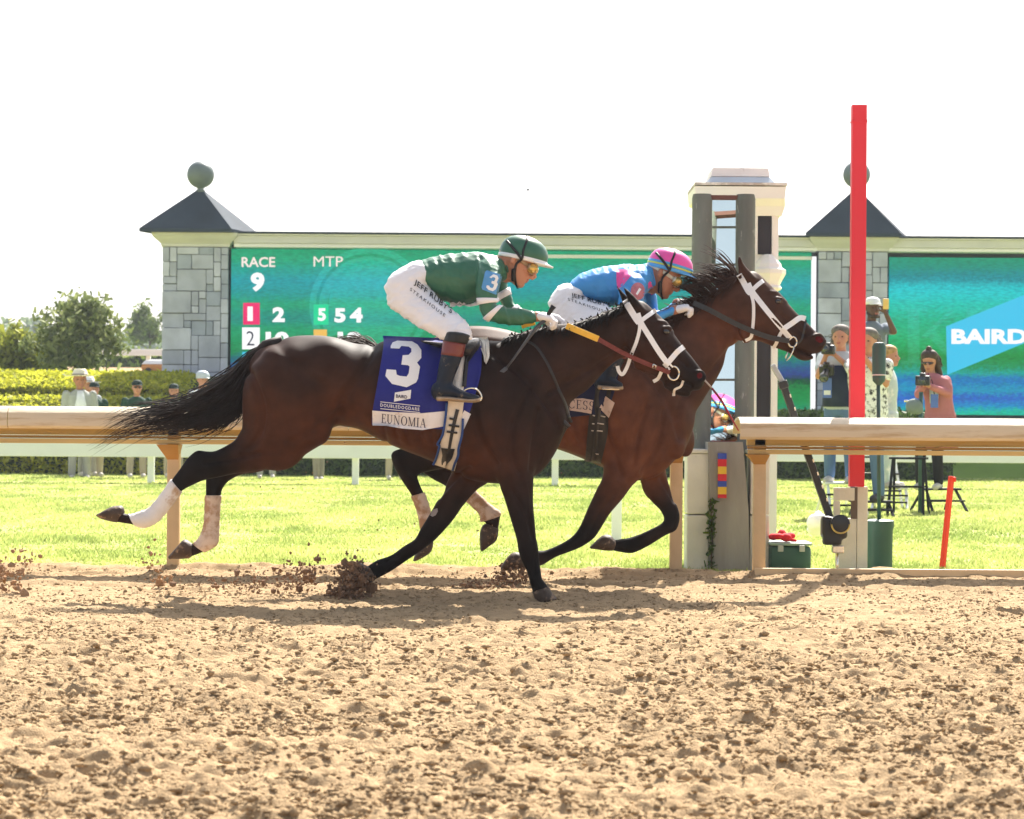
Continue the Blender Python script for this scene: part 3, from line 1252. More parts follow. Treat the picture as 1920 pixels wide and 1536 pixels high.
for i in range(8):
    mk('post', wbox(-29.5 + i * 3.9, -29.38 + i * 3.9, 66.0, 66.1, 2.4, 2.9), M_white, fr3, smooth=False)

# ================================================================== planting


def leaves(pts, size, cols, name, m, parent=None, seed=1, kind='stuff', up=.35, flat=1.0):
    r = np.random.default_rng(seed)
    n = len(pts)
    a = r.normal(0, 1, (n, 3)) * np.array([1, 1, flat])
    a /= np.linalg.norm(a, axis=1)[:, None]
    b = r.normal(0, 1, (n, 3)) * np.array([1, 1, flat]) + np.array([0, 0, up * flat])
    b -= a * (a * b).sum(1)[:, None]
    b /= np.linalg.norm(b, axis=1)[:, None]
    s = (size * r.uniform(.6, 1.3, n))[:, None]
    t = r.random(n)[:, None]
    c = np.array(cols[0]) * t + np.array(cols[1]) * (1 - t)
    return quads(pts, a * s * .5, b * s, c, name, m, parent, kind)


def clumps(c, rad, n, k, r, top=0.0):
    """points gathered in k clumps inside an ellipsoid"""
    cc = r.normal(0, 1, (k, 3))
    cc /= np.linalg.norm(cc, axis=1)[:, None]
    cc *= (r.random(k) ** .45)[:, None]
    q = cc[r.integers(0, k, n)] + r.normal(0, .16, (n, 3))
    return np.array(c) + q * np.array(rad)


r = np.random.default_rng(77)
DG, LG, YG = (.035, .065, .018), (.10, .15, .035), (.34, .36, .04)
# clipped two-step hedge, sunlit on its sloping tops
hb = thing('clipped_hedge', 'clipped two tier hedge with sunny yellow green top, behind the men at left', 'hedge', (xx(150, 47), 46.5, 0))
hp = [(46.0, 0), (46.0, .98), (47.0, 1.42), (47.5, 1.50), (47.52, 1.66), (48.6, 1.92), (49.6, 2.0), (50.0, 1.2), (50, 0)]
xa, xb = xx(-500, 46), xx(425, 46)
core_ = extrude_x([(y_ + .04, max(0, z_ - .05)) for y_, z_ in hp], xa, xb)
M_hedgecore = mat('hedge inside', (.03, .05, .015), .95, .1, .3, 4)
mk('branches', core_, M_hedgecore, hb, smooth=False)
pts, cl_ = [], []
for (y0, z0), (y1, z1) in zip(hp[:-2], hp[1:-1]):
    n = int(1500 + 7000 * math.hypot(y1 - y0, z1 - z0))
    t = r.random(n)
    xq = r.uniform(xa, xb, n)
    sl2 = 1.0 - .18 * np.clip((xq - xx(300, 46)) / 1.2, 0, 1)
    pts.append(np.stack([xq, y0 + (y1 - y0) * t + r.normal(0, .02, n), (z0 + (z1 - z0) * t + r.normal(0, .025, n)) * sl2], 1))
leaves(np.concatenate(pts), .05, ((.62, .60, .05), (.30, .34, .03)), 'foliage', M_leafh, hb, 2, flat=.32)
# long low dark hedge under the screens
hd_ = thing('low_hedge', 'long low dark green hedge running under the LED screens', 'hedge', (xx(1000, 46), 46.3, 0))
xa, xb = xx(430, 46), xx(1790, 46)
mk('branches', wbox(xa, xb, 46.1, 47.2, 0, 1.18), M_hedgecore, hd_, smooth=False)
n = 22000
face = r.random(n) < .55
pts = np.stack([r.uniform(xa, xb, n), np.where(face, 46.08, r.uniform(46.08, 47.2, n)) + r.normal(0, .03, n), np.where(face, r.uniform(0, 1.25, n), 1.24) + r.normal(0, .03, n)], 1)
leaves(pts, .055, ((.05, .09, .02), (.10, .16, .03)), 'foliage', M_leafd, hd_, 3)


def tree(name, label, cx, cy, base, crown, n, k, size, cols, seed, group=None, trunk=.05, dens=1.0, m=None):
    r = np.random.default_rng(seed)
    (cz, rx, ry, rz) = crown
    t = thing(name, label, 'tree' if 'shrub' not in name else 'shrub', (cx, cy, base), group)
    limbs = [tube([(cx, cy, base), (cx + .03, cy, (base + cz) / 2), (cx, cy, cz + rz * .7)], [trunk, trunk * .7, trunk * .2], 8)]
    for i in range(9):
        a = r.uniform(0, 2 * PI)
        z0 = base + (cz - base) * r.uniform(.3, 1.0)
        e = (cx + rx * .75 * math.cos(a), cy + ry * .75 * math.sin(a), z0 + rz * r.uniform(.2, .8))
        limbs.append(tube([(cx, cy, z0), ((cx + e[0]) / 2, (cy + e[1]) / 2, (z0 + e[2]) / 2 + .1), e], [trunk * .5, trunk * .35, trunk * .1], 6))
    mk('trunk', join(*limbs), M_bark, t)
    leaves(clumps((cx, cy, cz), (rx, ry, rz), n, k, r), size, cols, 'crown', m or M_leaf, t, seed)
    return t


M_bark = mat('bark', (.10, .075, .055), .9, .1, .3, 8, .6, 30)
c_ = P(140, 650, 51.5)
tree('small_tree', 'loose dark leaved small tree rising behind the clipped hedge', c_.x, 51.5, 1.8, (P(142, 632, 51.5).z, .98, .75, .80), 3600, 70, .07, ((.11, .15, .05), (.32, .36, .14)), 4, trunk=.05)
c_ = P(30, 650, 52.5)
tree('bushy_shrub', 'rounded yellow green shrub at the left edge beyond the hedge', c_.x, 52.5, 1.6, (P(30, 668, 52.5).z, .72, .6, .62), 4200, 45, .07, ((.14, .17, .03), (.44, .46, .07)), 6, trunk=.04, m=M_leaf)
c_ = P(280, 610, 120)
tree('young_tree', 'hazy pale young tree close to the left stone pillar', c_.x, 120, 3.4, (P(280, 612, 120).z, 1.0, .9, 1.0), 2200, 30, .11, ((.12, .17, .05), (.25, .30, .10)), 7, trunk=.06, m=M_leaf)
for i, (px, d_, h_, w_) in enumerate([(20, 260, 6.5, 7), (95, 300, 9, 8), (170, 280, 6, 8), (235, 330, 9, 8), (300, 300, 8, 8), (-60, 260, 8, 8)]):
    c_ = P(px, 640, d_)
    tree('distant_tree', ['wide', 'tall', 'spreading', 'round', 'broad', 'outermost'][i] + ' hazy tree on the far side of the meadow, ' + ['near the left edge', 'left of the small tree', 'behind the small tree', 'right of the small tree', 'against the stone pillar', 'beyond the left edge'][i], c_.x, d_, 4, (4 + h_ * .6, w_ * .6, w_ * .5, h_ * .5), 1100, 18, .6, ((.10, .15, .07), (.18, .24, .12)), 20 + i, 'hazy trees far off', .15)
hr = thing('field_hedge', 'bright distant field hedge seen past the pillar', 'hedge', (xx(250, 90), 90, 3))
pts = np.stack([r.uniform(-26, -5, 3500), r.normal(90, .4, 3500), r.uniform(2.8, 3.75, 3500)], 1)
leaves(pts, .14, ((.22, .28, .06), (.12, .18, .04)), 'foliage', M_leaf, hr, 9)
mk('branches', wbox(-26, -5, 89.8, 90.2, 2.6, 3.5), M_hedgecore, hr, smooth=False)

# ================================================================== finish post group
DF = 16.5
M_wood = mat('weathered grey post', (0.30, 0.285, 0.26), 0.9, 0.2, 0.3, 5, 0.6, 18, stretch=(1, 1, .25), dirt=((0.55, 0.52, 0.48), 0.36, 9))
M_block = mat('whitewashed block', (0.68, 0.66, 0.60), 0.85, 0.2, 0.1, 5, 0.5, 25, dirt=((0.40, 0.37, 0.32), 0.36, 7))
M_dgreen = mat('worn green paint', (0.15, 0.165, 0.15), 0.75, 0.15, 0.3, 6, 0.4, 30, stretch=(1, 1, .3), dirt=((0.42, 0.42, 0.40), 0.40, 22))
M_green2 = mat('dark green plastic', (0.028, 0.085, 0.070), 0.5, 0.4, 0.1, 6)
M_louv = mat('dark louver', (0.035, 0.035, 0.045), 0.6, 0.3, 0.1)
M_red = mat('red pole paint', (0.74, 0.03, 0.05), 0.5, 0.4, 0.10, 2.2, 0.15, 30, stretch=(1, 1, .3))
M_stake = mat('orange red stake', (0.85, 0.05, 0.015), 0.5, 0.3, 0.04)
gs = thing('stump_post', 'weathered grey square post with coloured squares down its face', 'post', (xx(1363, DF), DF, 0))
zt = zz(826, DF)
xl0, xl1, xb0, xb1 = xx(1325, DF, 830), xx(1390, DF, 830), xx(1327, DF, 1060), xx(1403, DF, 1060)
mk('shaft', rloft([(xb0, xb1, DF - .12, DF + .14, -.03), (xb0 + .004, xb1 - .012, DF - .12, DF + .14, .4), (xl0, xl1, DF - .115, DF + .14, zt)]), M_wood, gs, smooth=False)
pc = {'b': mat('blue patch', (.03, .07, .42), .5), 'r': mat('red patch', (.62, .015, .03), .5), 'y': mat('yellow patch', (.75, .47, .03), .5)}
yy = 850.0
for ch, hh in (('b', 11), ('r', 14), ('y', 14), ('r', 13), ('b', 11), ('y', 14), ('r', 7)):
    a, b = P(1346, yy, DF - .125), P(1362, yy + hh, DF - .125)
    mk('coloured_square', wbox(a.x, b.x, DF - .135, DF - .117, b.z, a.z), pc[ch], gs, smooth=False)
    yy += hh
for p0, p1, lab in ((1286, 1327, 'white block pier on the left side of the grey finish post'), (1404, 1440, 'white block pier on the right side of the grey finish post')):
    t_ = thing('block_pier', lab, 'pier', (xx((p0 + p1) / 2, DF), DF, 0), 'white block piers')
    x0, x1 = xx(p0, DF + .03, 950), xx(p1, DF + .03, 950)
    z1_ = zz(848, DF)
    zm = zz(962, DF)
    for a, b in ((-.03, zm - .004), (zm + .004, z1_)):
        mk('block', wbox(x0, x1, DF - .07, DF + .2, a, b, .008), M_block, t_, smooth=False)
    mk('cap_slab', wbox(x0 - .01, x1 + .012, DF - .08, DF + .21, z1_ + .002, z1_ + .03, .006), M_block, t_, smooth=False)
vi = thing('vine', 'small ivy vine climbing the left edge of the grey post', 'plant', (xb0, DF - .13, 0))
pts = np.stack([xb0 + .01 + r.normal(0, .013, 120), np.full(120, DF - .13) + r.normal(0, .008, 120), r.random(120) ** .8 * .48], 1)
leaves(pts, .02, ((.03, .06, .015), (.10, .15, .03)), 'leaf_mass', M_leafd, vi, 15)
mk('stem', tube([(xb0 + .01, DF - .13, -.02), (xb0 + .02, DF - .13, .2), (xb0 + .005, DF - .13, .48)], .004, 6), M_bark, vi)
DM = 16.78
mf = thing('mirror_frame', 'pair of tall worn green posts holding a narrow finish line mirror', 'mirror', (xx(1356, DM), DM, 0))
ztop = zz(362, DM)
for p0, p1 in ((1296, 1334), (1378, 1415)):
    xc = xx((p0 + p1) / 2, DM, 600)
    hw = (xx(p1, DM) - xx(p0, DM)) / 2
    rg_ = [(hw * .98, -.03), (hw, .1), (hw, ztop - .03), (hw * .9, ztop)]
    mk('post', lathe(rg_, (xc, DM, 0), 20), M_dgreen, mf, sharp=math.radians(50))
mk('crossbar', wbox(xx(1318, DM), xx(1392, DM), DM - .03, DM + .03, zz(372, DM), zz(364, DM)), mat('rusty bar', (.12, .05, .04), .7), mf, smooth=False)
mk('crossbar', wbox(xx(1334, DM), xx(1379, DM), DM - .03, DM + .03, zz(832, DM), zz(823, DM)), mat('red brown bar', (.26, .09, .08), .7), mf, smooth=False)
M_mirror = mat('mirror', (.86, .93, .84), .02, .5, 0, metal=1.0)
# the pane leans back a little and is turned towards the coming horses
J = P(1255, 500, D2_ := 14.45)
vr = (P(1352, 765, 1.0) - CAM)
Mp = CAM + vr * (DM / 1.0)
L_ = (J - Mp).length
Jv = CAM + vr * DM + vr.normalized() * L_
nrm = (J - Jv).normalized()
ux = Vector((0, 0, 1)).cross(nrm).normalized()
uz = nrm.cross(ux)
xc = xx(1356, DM, 600)
pc0 = Vector((xc, DM, 0))


def on_plane(px, py):
    rr_ = (P(px, py, 1.0) - CAM)
    t_ = (Mp - CAM).dot(nrm) / rr_.dot(nrm)
    return CAM + rr_ * t_


q = [on_plane(1330, 826), on_plane(1382, 826), on_plane(1382, 370), on_plane(1330, 370)]
bk_ = [p - nrm * .02 for p in q]
mk('mirror_pane', orient((q + bk_, [(0, 1, 2, 3), (7, 6, 5, 4), (0, 4, 5, 1), (1, 5, 6, 2), (2, 6, 7, 3), (3, 7, 4, 0)])), M_mirror, mf, smooth=False)
for py in (426, 496, 712):
    a, b = on_plane(1331, py), on_plane(1381, py)
    mk('pane_divider', orient(bar(a + nrm * .004, b + nrm * .004, .014, .012)), M_dgreen, mf, smooth=False)
# white wooden tower behind the posts
DW = 17.3
wt = thing('white_tower', 'white painted tower with dark slots and stepped roof behind the green posts', 'tower', (xx(1395, DW), DW, 0))
x0, x1 = xx(1338, DW), xx(1458, DW)
M_tower = mat('tower white', (.84, .84, .82), .6, .3, .04, 3)
mk('column', wbox(x0, x1, DW, DW + .42, -.02, zz(400, DW)), M_tower, wt, smooth=False)
for a, b in ((400, 474), (560, 792)):
    mk('slot_panel', wbox(xx(1419, DW), xx(1444, DW), DW - .012, DW + .02, zz(b, DW), zz(a, DW), .003), M_louv, wt, smooth=False)
    for e in (1415.5, 1447.5):
        mk('slot_trim', wbox(xx(e - 2.5, DW), xx(e + 2.5, DW), DW - .025, DW + .02, zz(b, DW), zz(a, DW)), M_tower, wt, smooth=False)
mk('cornice', rloft([(x0 - .02, x1 + .02, DW - .03, DW + .5, zz(402, DW)), (x0 - .04, x1 + .04, DW - .06, DW + .55, zz(385, DW)), (xx(1300, DW), xx(1466, DW), DW - .12, DW + .6, zz(372, DW)), (xx(1298, DW), xx(1468, DW), DW - .13, DW + .6, zz(350, DW))]), M_tower, wt, smooth=False)
mk('roof_slab', wbox(xx(1298, DW), xx(1470, DW), DW - .14, DW + .62, zz(348, DW), zz(343, DW)), mat('roof edge', (.45, .40, .36), .8, dirt=((.75, .72, .68), .5, 8)), wt, smooth=False)
mk('roof_step', rloft([(xx(1318, DW), xx(1450, DW), DW - .05, DW + .5, zz(342, DW)), (xx(1332, DW), xx(1440, DW), DW, DW + .45, zz(329, DW))]), mat('pale blue roof', (.55, .62, .68), .6), wt, smooth=False)
mk('roof_step', rloft([(xx(1330, DW), xx(1441, DW), DW, DW + .44, zz(328, DW)), (xx(1334, DW), xx(1438, DW), DW, DW + .44, zz(312, DW)), (xx(1345, DW), xx(1425, DW), DW + .05, DW + .4, zz(305, DW))]), mat('peeling white', (.78, .76, .74), .7, dirt=((.25, .22, .20), .40, 14)), wt, smooth=False)
bx = xx(1433, DW)
mk('lantern', lathe([(.05, 0), (.09, .015), (.10, .03), (.085, .05), (.105, .09), (.128, .13), (.128, .16), (.10, .175), (.095, .20), (.05, .25), (.03, .27)], (bx + .02, DW - .02, zz(545, DW)), 8), M_tower, wt, smooth=False)
# red finish pole in its white bracket
DP = 16.0
rp = thing('finish_pole', 'tall bright red finish line pole standing in a white wooden bracket', 'pole', (xx(1607, DP), DP, 0))
xp0, xp1 = xx(1594, DP, 600), xx(1621.5, DP, 600)
mk('shaft', wbox(xp0, xp1, DP - .04, DP + .04, zz(908, DP), zz(193, DP), .003), M_red, rp, smooth=False)
mk('pole_cap', wbox(xp0 - .004, xp1 + .004, DP - .045, DP + .045, zz(226, DP), zz(222, DP)), M_red, rp, smooth=False)
M_brk = mat('white bracket', (.72, .69, .62), .8, .2, .1, 6, .4, 30, dirt=((.4, .33, .26), .36, 9))
mk('bracket', wbox(xx(1606, DP, 1000), xx(1626, DP, 1000), DP - .02, DP + .10, -.02, zz(908, DP), .004), M_brk, rp, smooth=False)
mk('bracket', wbox(xx(1570, DP, 1000), xx(1606, DP, 1000) - .003, DP - .02, DP + .10, -.02, zz(968, DP), .004), M_brk, rp, smooth=False)
mk('bracket_arm', wbox(xx(1561, DP, 1000), xx(1600, DP, 1000), DP - .05, DP - .022, zz(934, DP), zz(910, DP), .004), M_brk, rp, smooth=False)
mk('bracket_arm', wbox(xx(1561, DP, 1000), xx(1573, DP, 1000), DP - .05, DP - .022, zz(972, DP), zz(934, DP) - .002, .004), M_brk, rp, smooth=False)
mk('pole_foot', wbox(xx(1594, DP, 940), xx(1606, DP, 940), DP - .045, DP - .024, zz(968, DP), zz(909, DP)), mat('dark wood', (.13, .10, .08), .8), rp, smooth=False)
st = thing('marker_stake', 'slim orange red stake leaning in the grass at right', 'stake', tuple(P(1767, 1062, 16.7)))
mk('shaft', orient(bar(P(1767, 1064, 16.7), P(1784, 893, 16.75), .034, .03, .003)), M_stake, st, smooth=False)
mk('stake_head', orient(bar(P(1779, 900, 16.75), P(1792, 899, 16.75), .034, .035, .004, (0, 1, 0))), M_stake, st, smooth=False)
# green post light on its bin shaped base
DL = 16.25
gl = thing('bollard_light', 'dark green post lamp with thin stem and round green base beside the red pole', 'lamp', (xx(1650, DL), DL, 0))
xc = xx(1648, DL, 1020)
mk('base', lathe([(.088, -.02), (.09, .0), (.092, .28), (.10, .31), (.10, .345), (.06, .355)], (xc, DL, 0), 24), M_green2, gl, sharp=math.radians(40))
mk('stem', tube([(xc, DL, .34), (xx(1647, DL), DL, zz(715, DL))], .013, 10), M_green2, gl)
zl = zz(718, DL)
mk('lamp_head', lathe([(.014, 0), (.042, .03), (.044, .06), (.038, .07), (.046, .075), (.047, .26), (.035, .285), (.01, .29)], (xx(1648, DL), DL, zl), 20), M_green2, gl, sharp=math.radians(40))
mk('lamp_ring', lathe([(.048, 0), (.049, .004), (.048, .008)], (xx(1648, DL), DL, zl + .066), 20), mat('lamp ring', (.5, .52, .5), .5), gl)
# ================================================================== horses
D1, D2 = 13.35, 14.45

M_hair = mat('hair black', (0.012, 0.009, 0.008), 0.65, 0.12, 0.2, 30)
M_hair2 = mat('hair brown', (0.035, 0.018, 0.012), 0.65, 0.12, 0.3, 30)
M_hoof = mat('hoof', (0.07, 0.045, 0.03), 0.6, 0.3, 0.3, 20, 0.3, 60, dirt=((0.30, 0.19, 0.11), 0.45, 25))
M_bandage = mat('bandage', (0.75, 0.70, 0.66), 0.8, 0.2, 0.06, 20, 0.3, 60, dirt=((0.46, 0.31, 0.20), 0.47, 9))
M_bandage_b = mat('bandage dirty', (0.66, 0.52, 0.42), 0.8, 0.2, 0.06, 20, 0.3, 60, dirt=((0.42, 0.25, 0.15), 0.56, 9))
M_eye = mat('eye', (0.012, 0.006, 0.004), 0.08, 0.8, 0.0)
M_white_strap = mat('white strap', (0.80, 0.79, 0.80), 0.5, 0.4, 0.04, 20, 0.15, 120)
M_brown_strap = mat('brown leather', (0.16, 0.025, 0.018), 0.5, 0.4, 0.35, 60, 0.4, 200)
M_black_strap = mat('black leather', (0.018, 0.015, 0.015), 0.45, 0.5, 0.3, 40, 0.2, 100)
M_yellow = mat('yellow rubber grip', (0.80, 0.46, 0.05), 0.6, 0.4, 0.06, 30, 0.3, 200)
M_metal = mat('steel', (0.75, 0.70, 0.60), 0.25, 0.5, 0.1, 30, metal=1.0)
M_blue = mat('blue saddle cloth', (0.018, 0.022, 0.20), 0.75, 0.25, 0.10, 12, 0.25, 25)
M_dkblue = mat('navy saddle cloth', (0.012, 0.014, 0.05), 0.75, 0.25, 0.10, 12, 0.25, 25)
M_print = mat('white print', (0.80, 0.80, 0.82), 0.7, 0.3, 0.02)
M_name = mat('white name band', (0.78, 0.74, 0.74), 0.75, 0.25, 0.04, 20, dirt=((0.36, 0.17, 0.10), 0.42, 14))
M_nameb = mat('soiled name band', (0.60, 0.46, 0.40), 0.75, 0.25, 0.06, 20, dirt=((0.34, 0.19, 0.12), 0.45, 16))
M_navyprint = mat('navy print', (0.02, 0.018, 0.06), 0.7, 0.3, 0.02)
M_girth = mat('cream girth web', (0.74, 0.66, 0.56), 0.75, 0.3, 0.08, 20, 0.3, 80, dirt=((0.45, 0.30, 0.2), 0.38, 9))
M_piping = mat('blue piping', (0.02, 0.06, 0.22), 0.6, 0.3, 0.08)
M_fleece = mat('white fleece', (0.80, 0.76, 0.70), 0.9, 0.1, 0.06, 20, 0.6, 90)
M_nostril = mat('nostril', (0.085, 0.007, 0.008), 0.95, 0.02, 0.3, 60)
M_chestnut = mat('grey leg chestnut', (0.30, 0.25, 0.24), 0.8, 0.2, 0.1)


def coat_mat(name, rough):
    m = mat(name, (0.03, 0.02, 0.015), rough, 0.07, 0.30, 11, 0.14, 300, attr='tint', dirt=((0.16, 0.10, 0.07), 0.27, 38))
    return m


M_coat1 = coat_mat('dark bay coat', 0.58)
M_coat2 = coat_mat('bay coat', 0.58)


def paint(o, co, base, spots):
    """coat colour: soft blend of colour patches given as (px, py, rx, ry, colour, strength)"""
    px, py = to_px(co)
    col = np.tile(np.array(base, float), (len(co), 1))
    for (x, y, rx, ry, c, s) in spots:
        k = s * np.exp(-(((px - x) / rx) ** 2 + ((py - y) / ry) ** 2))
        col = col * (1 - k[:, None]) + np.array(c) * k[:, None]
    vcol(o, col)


def hoof_part(reg, pairs, d, parent):
    v = orient(PL(reg, pairs, d, 3, seg=14))
    return mk('hoof', v, M_hoof, parent, sharp=math.radians(50))


def wrap(reg, pairs, d, parent, m):
    rings = pair_rings(reg, pairs, d, 5, 1.0, 0.006)
    for i, (c, a, b) in enumerate(rings):
        k = 1 + 0.025 * ((i % 3) - 1)
        rings[i] = (c, a * k, b * k)
    return mk('leg_bandage', orient(ring_loft(rings, 18)), m, parent)


def veins(n):
    """raised veins and small folds of a hard working horse"""
    if n == 1:
        L = [[(1215, 655), (1235, 672), (1250, 676)], [(1228, 645), (1245, 655), (1268, 680)], [(1000, 800), (985, 830), (990, 860)], [(1012, 810), (1022, 840), (1015, 868)],
             [(800, 830), (840, 850), (880, 856)], [(900, 760), (915, 800), (920, 840)], [(985, 900), (992, 940), (988, 980)], [(860, 905), (830, 950), (800, 990)],
             [(520, 760), (540, 800), (530, 840)], [(430, 870), (470, 862), (520, 850)], [(1040, 700), (1065, 690), (1090, 690)], [(1100, 640), (1130, 640), (1150, 655)]]
    else:
        L = [[(1420, 600), (1445, 618), (1462, 622)], [(1432, 590), (1450, 600), (1478, 628)], [(1230, 800), (1218, 830), (1222, 860)], [(1245, 810), (1252, 835), (1240, 862)],
             [(1060, 800), (1090, 830), (1120, 845)], [(1160, 760), (1172, 800), (1176, 840)], [(1140, 940), (1120, 975), (1095, 1005)], [(1290, 720), (1315, 700), (1340, 690)],
             [(1200, 700), (1215, 740), (1218, 780)], [(1340, 620), (1352, 640), (1350, 660)]]
    return [(q, 1.6, .0028) for q in L]


# ---------------------------------------------------------------- horse 1 (near)
h1 = thing('racehorse', 'dark brown racehorse nearest the camera wearing the blue number 3 saddle cloth', 'horse',
           (P(800, 1125, D1).x, D1, 0), 'galloping racehorses')
NEAR, FAR = -0.13, 0.14
torso1 = [
    (300, 185, 200, 560, .12), (390, 118, 300, 760, .20), (520, 104, 480, 880, .26), (650, 104, 640, 860, .285),
    (780, 112, 780, 812, .29), (880, 148, 890, 806, .285), (960, 182, 990, 830, .285), (1130, 182, 1130, 905, .295),
    (1300, 172, 1330, 990, .31), (1480, 165, 1500, 1055, .31), (1640, 165, 1640, 1125, .30),
    (1780, 160, 1750, 1180, .275), (1930, 150, 1870, 1215, .25), (2100, 170, 2020, 1235, .235),
    (2260, 230, 2180, 1215, .22), (2400, 360, 2330, 1150, .19), (2500, 520, 2440, 1010, .14), (2545, 640, 2515, 850, .07)]
neck1 = [(250, 385, 560, 1180, .20), (420, 322, 738, 890, .145), (600, 275, 900, 765, .11), (780, 258, 1010, 640, .088),
         (940, 208, 1100, 560, .078), (1080, 148, 1170, 520, .076), (1175, 112, 1215, 490, .074)]
head1 = [(1150, 130, 1165, 470, .07), (1210, 100, 1185, 520, .085), (1300, 98, 1208, 595, .098), (1390, 172, 1275, 622, .102),
         (1480, 262, 1370, 655, .098), (1548, 362, 1440, 700, .082), (1608, 442, 1492, 735, .068),
         (1680, 530, 1545, 755, .058), (1740, 612, 1605, 765, .056), (1772, 668, 1680, 772, .05), (1758, 715, 1716, 768, .028)]
lip1 = [(1470, 690, 1490, 760, .04), (1540, 715, 1530, 795, .042), (1605, 735, 1605, 815, .04), (1655, 765, 1650, 815, .026)]
thigh1 = [(235, 275, 770, 330, .15), (160, 350, 800, 480, .19), (100, 500, 790, 660, .20), (93, 680, 775, 820, .17),
          (97, 850, 742, 920, .14)]
gaskin1 = [(1200, -40, 1815, 110, .15), (1130, 90, 1660, 208, .115), (1060, 140, 1480, 287, .09), (970, 183, 1310, 332, .07),
           (900, 184, 1130, 354, .056), (835, 180, 985, 385, .05), (770, 232, 895, 402, .046), (705, 322, 800, 442, .038),
           (648, 398, 722, 487, .034), (560, 522, 650, 582, .034), (480, 612, 562, 690, .036), (415, 640, 500, 735, .042),
           (350, 662, 435, 757, .04), (318, 655, 352, 735, .034), (288, 648, 290, 725, .034), (255, 600, 235, 716, .042)]
farhind1 = [(1180, 60, 1640, 190, .11), (1000, 230, 1350, 330, .085), (905, 320, 1190, 355, .06), (903, 390, 1085, 402, .046), (903, 455, 1032, 462, .04),
            (903, 522, 1016, 522, .034), (900, 620, 1005, 622, .034), (893, 730, 1000, 732, .036), (868, 812, 996, 832, .042),
            (842, 852, 976, 892, .04), (806, 880, 880, 942, .034), (772, 865, 768, 985, .042)]
nearfore1 = [(1100, 60, 1500, 30, .13), (1130, 200, 1470, 200, .115), (1150, 330, 1450, 330, .095), (1180, 430, 1442, 420, .08), (1228, 560, 1440, 560, .064),
             (1270, 700, 1450, 700, .054), (1310, 830, 1466, 840, .048), (1327, 930, 1480, 930, .046), (1352, 1010, 1487, 1010, .04),
             (1388, 1080, 1497, 1080, .034), (1408, 1150, 1507, 1142, .034), (1424, 1205, 1535, 1180, .04),
             (1440, 1260, 1575, 1240, .045)]
farfore1 = [(850, 200, 1180, 260, .11), (830, 330, 1130, 402, .095), (770, 440, 1022, 472, .078), (715, 560, 915, 592, .062), (660, 660, 846, 692, .052),
            (592, 770, 752, 802, .048), (550, 845, 686, 866, .046), (470, 895, 600, 932, .038), (370, 965, 482, 1012, .034),
            (270, 1000, 370, 1087, .042), (190, 1050, 250, 1150, .036)]
ear1n = [(385, 520, 545, 590, .035), (385, 480, 490, 520, .034), (364, 430, 432, 455, .022), (356, 393, 368, 398, .006)]
ear1f = [(345, 500, 430, 560, .03), (325, 440, 395, 480, .028), (308, 395, 345, 425, .014), (306, 384, 314, 388, .005)]
muscles1 = [
    ell(P(760, 690, D1), .30, .275, .17), ell(P(985, 760, D1 - .06), .14, .18, .26),
    ell(P(940, 830, D1 - .09), .13, .14, .16), ell(P(575, 725, D1 - .06), .26, .215, .20),
    ell(P(520, 830, D1 - .10), .17, .115, .16), ell(P(1045, 790, D1 - .10), .05, .08, .09),
    ell(P(1045, 790, D1 + .10), .05, .08, .09), ell(P(1208, 645, D1 - .055), .062, .045, .075),
    ell(P(1208, 645, D1 + .055), .062, .045, .075), ell(P(1249, 618, D1 - .07), .03, .02, .022),
    ell(P(620, 660, D1 - .12), .1, .13, .09),
]
body1 = fuse([PL('B', torso1, D1), PL('D', neck1, D1), PL('D', head1, D1), PL('D', lip1, D1),
              PL('B', thigh1, D1, dy=-.12), PL('B', thigh1, D1, dy=.12),
              PL('A', gaskin1, D1, dy=NEAR), PL('A', farhind1, D1, dy=FAR),
              PL('C', nearfore1, D1, dy=-.12), PL('C', farfore1, D1, dy=.12),
              PL('E', ear1n, D1, dy=-.05), PL('E', ear1f, D1, dy=.05)] + muscles1, 0.0085, 3)
body1 = relax(body1, spotw(body1[0], [(620, 645, 170, 50), (560, 720, 120, 100), (780, 740, 200, 110), (960, 770, 130, 110), (1090, 690, 90, 70), (560, 850, 90, 50), (930, 870, 80, 40)]), 40)
body1 = relax(body1, spotw(body1[0], [(630, 634, 130, 32)]), 220)
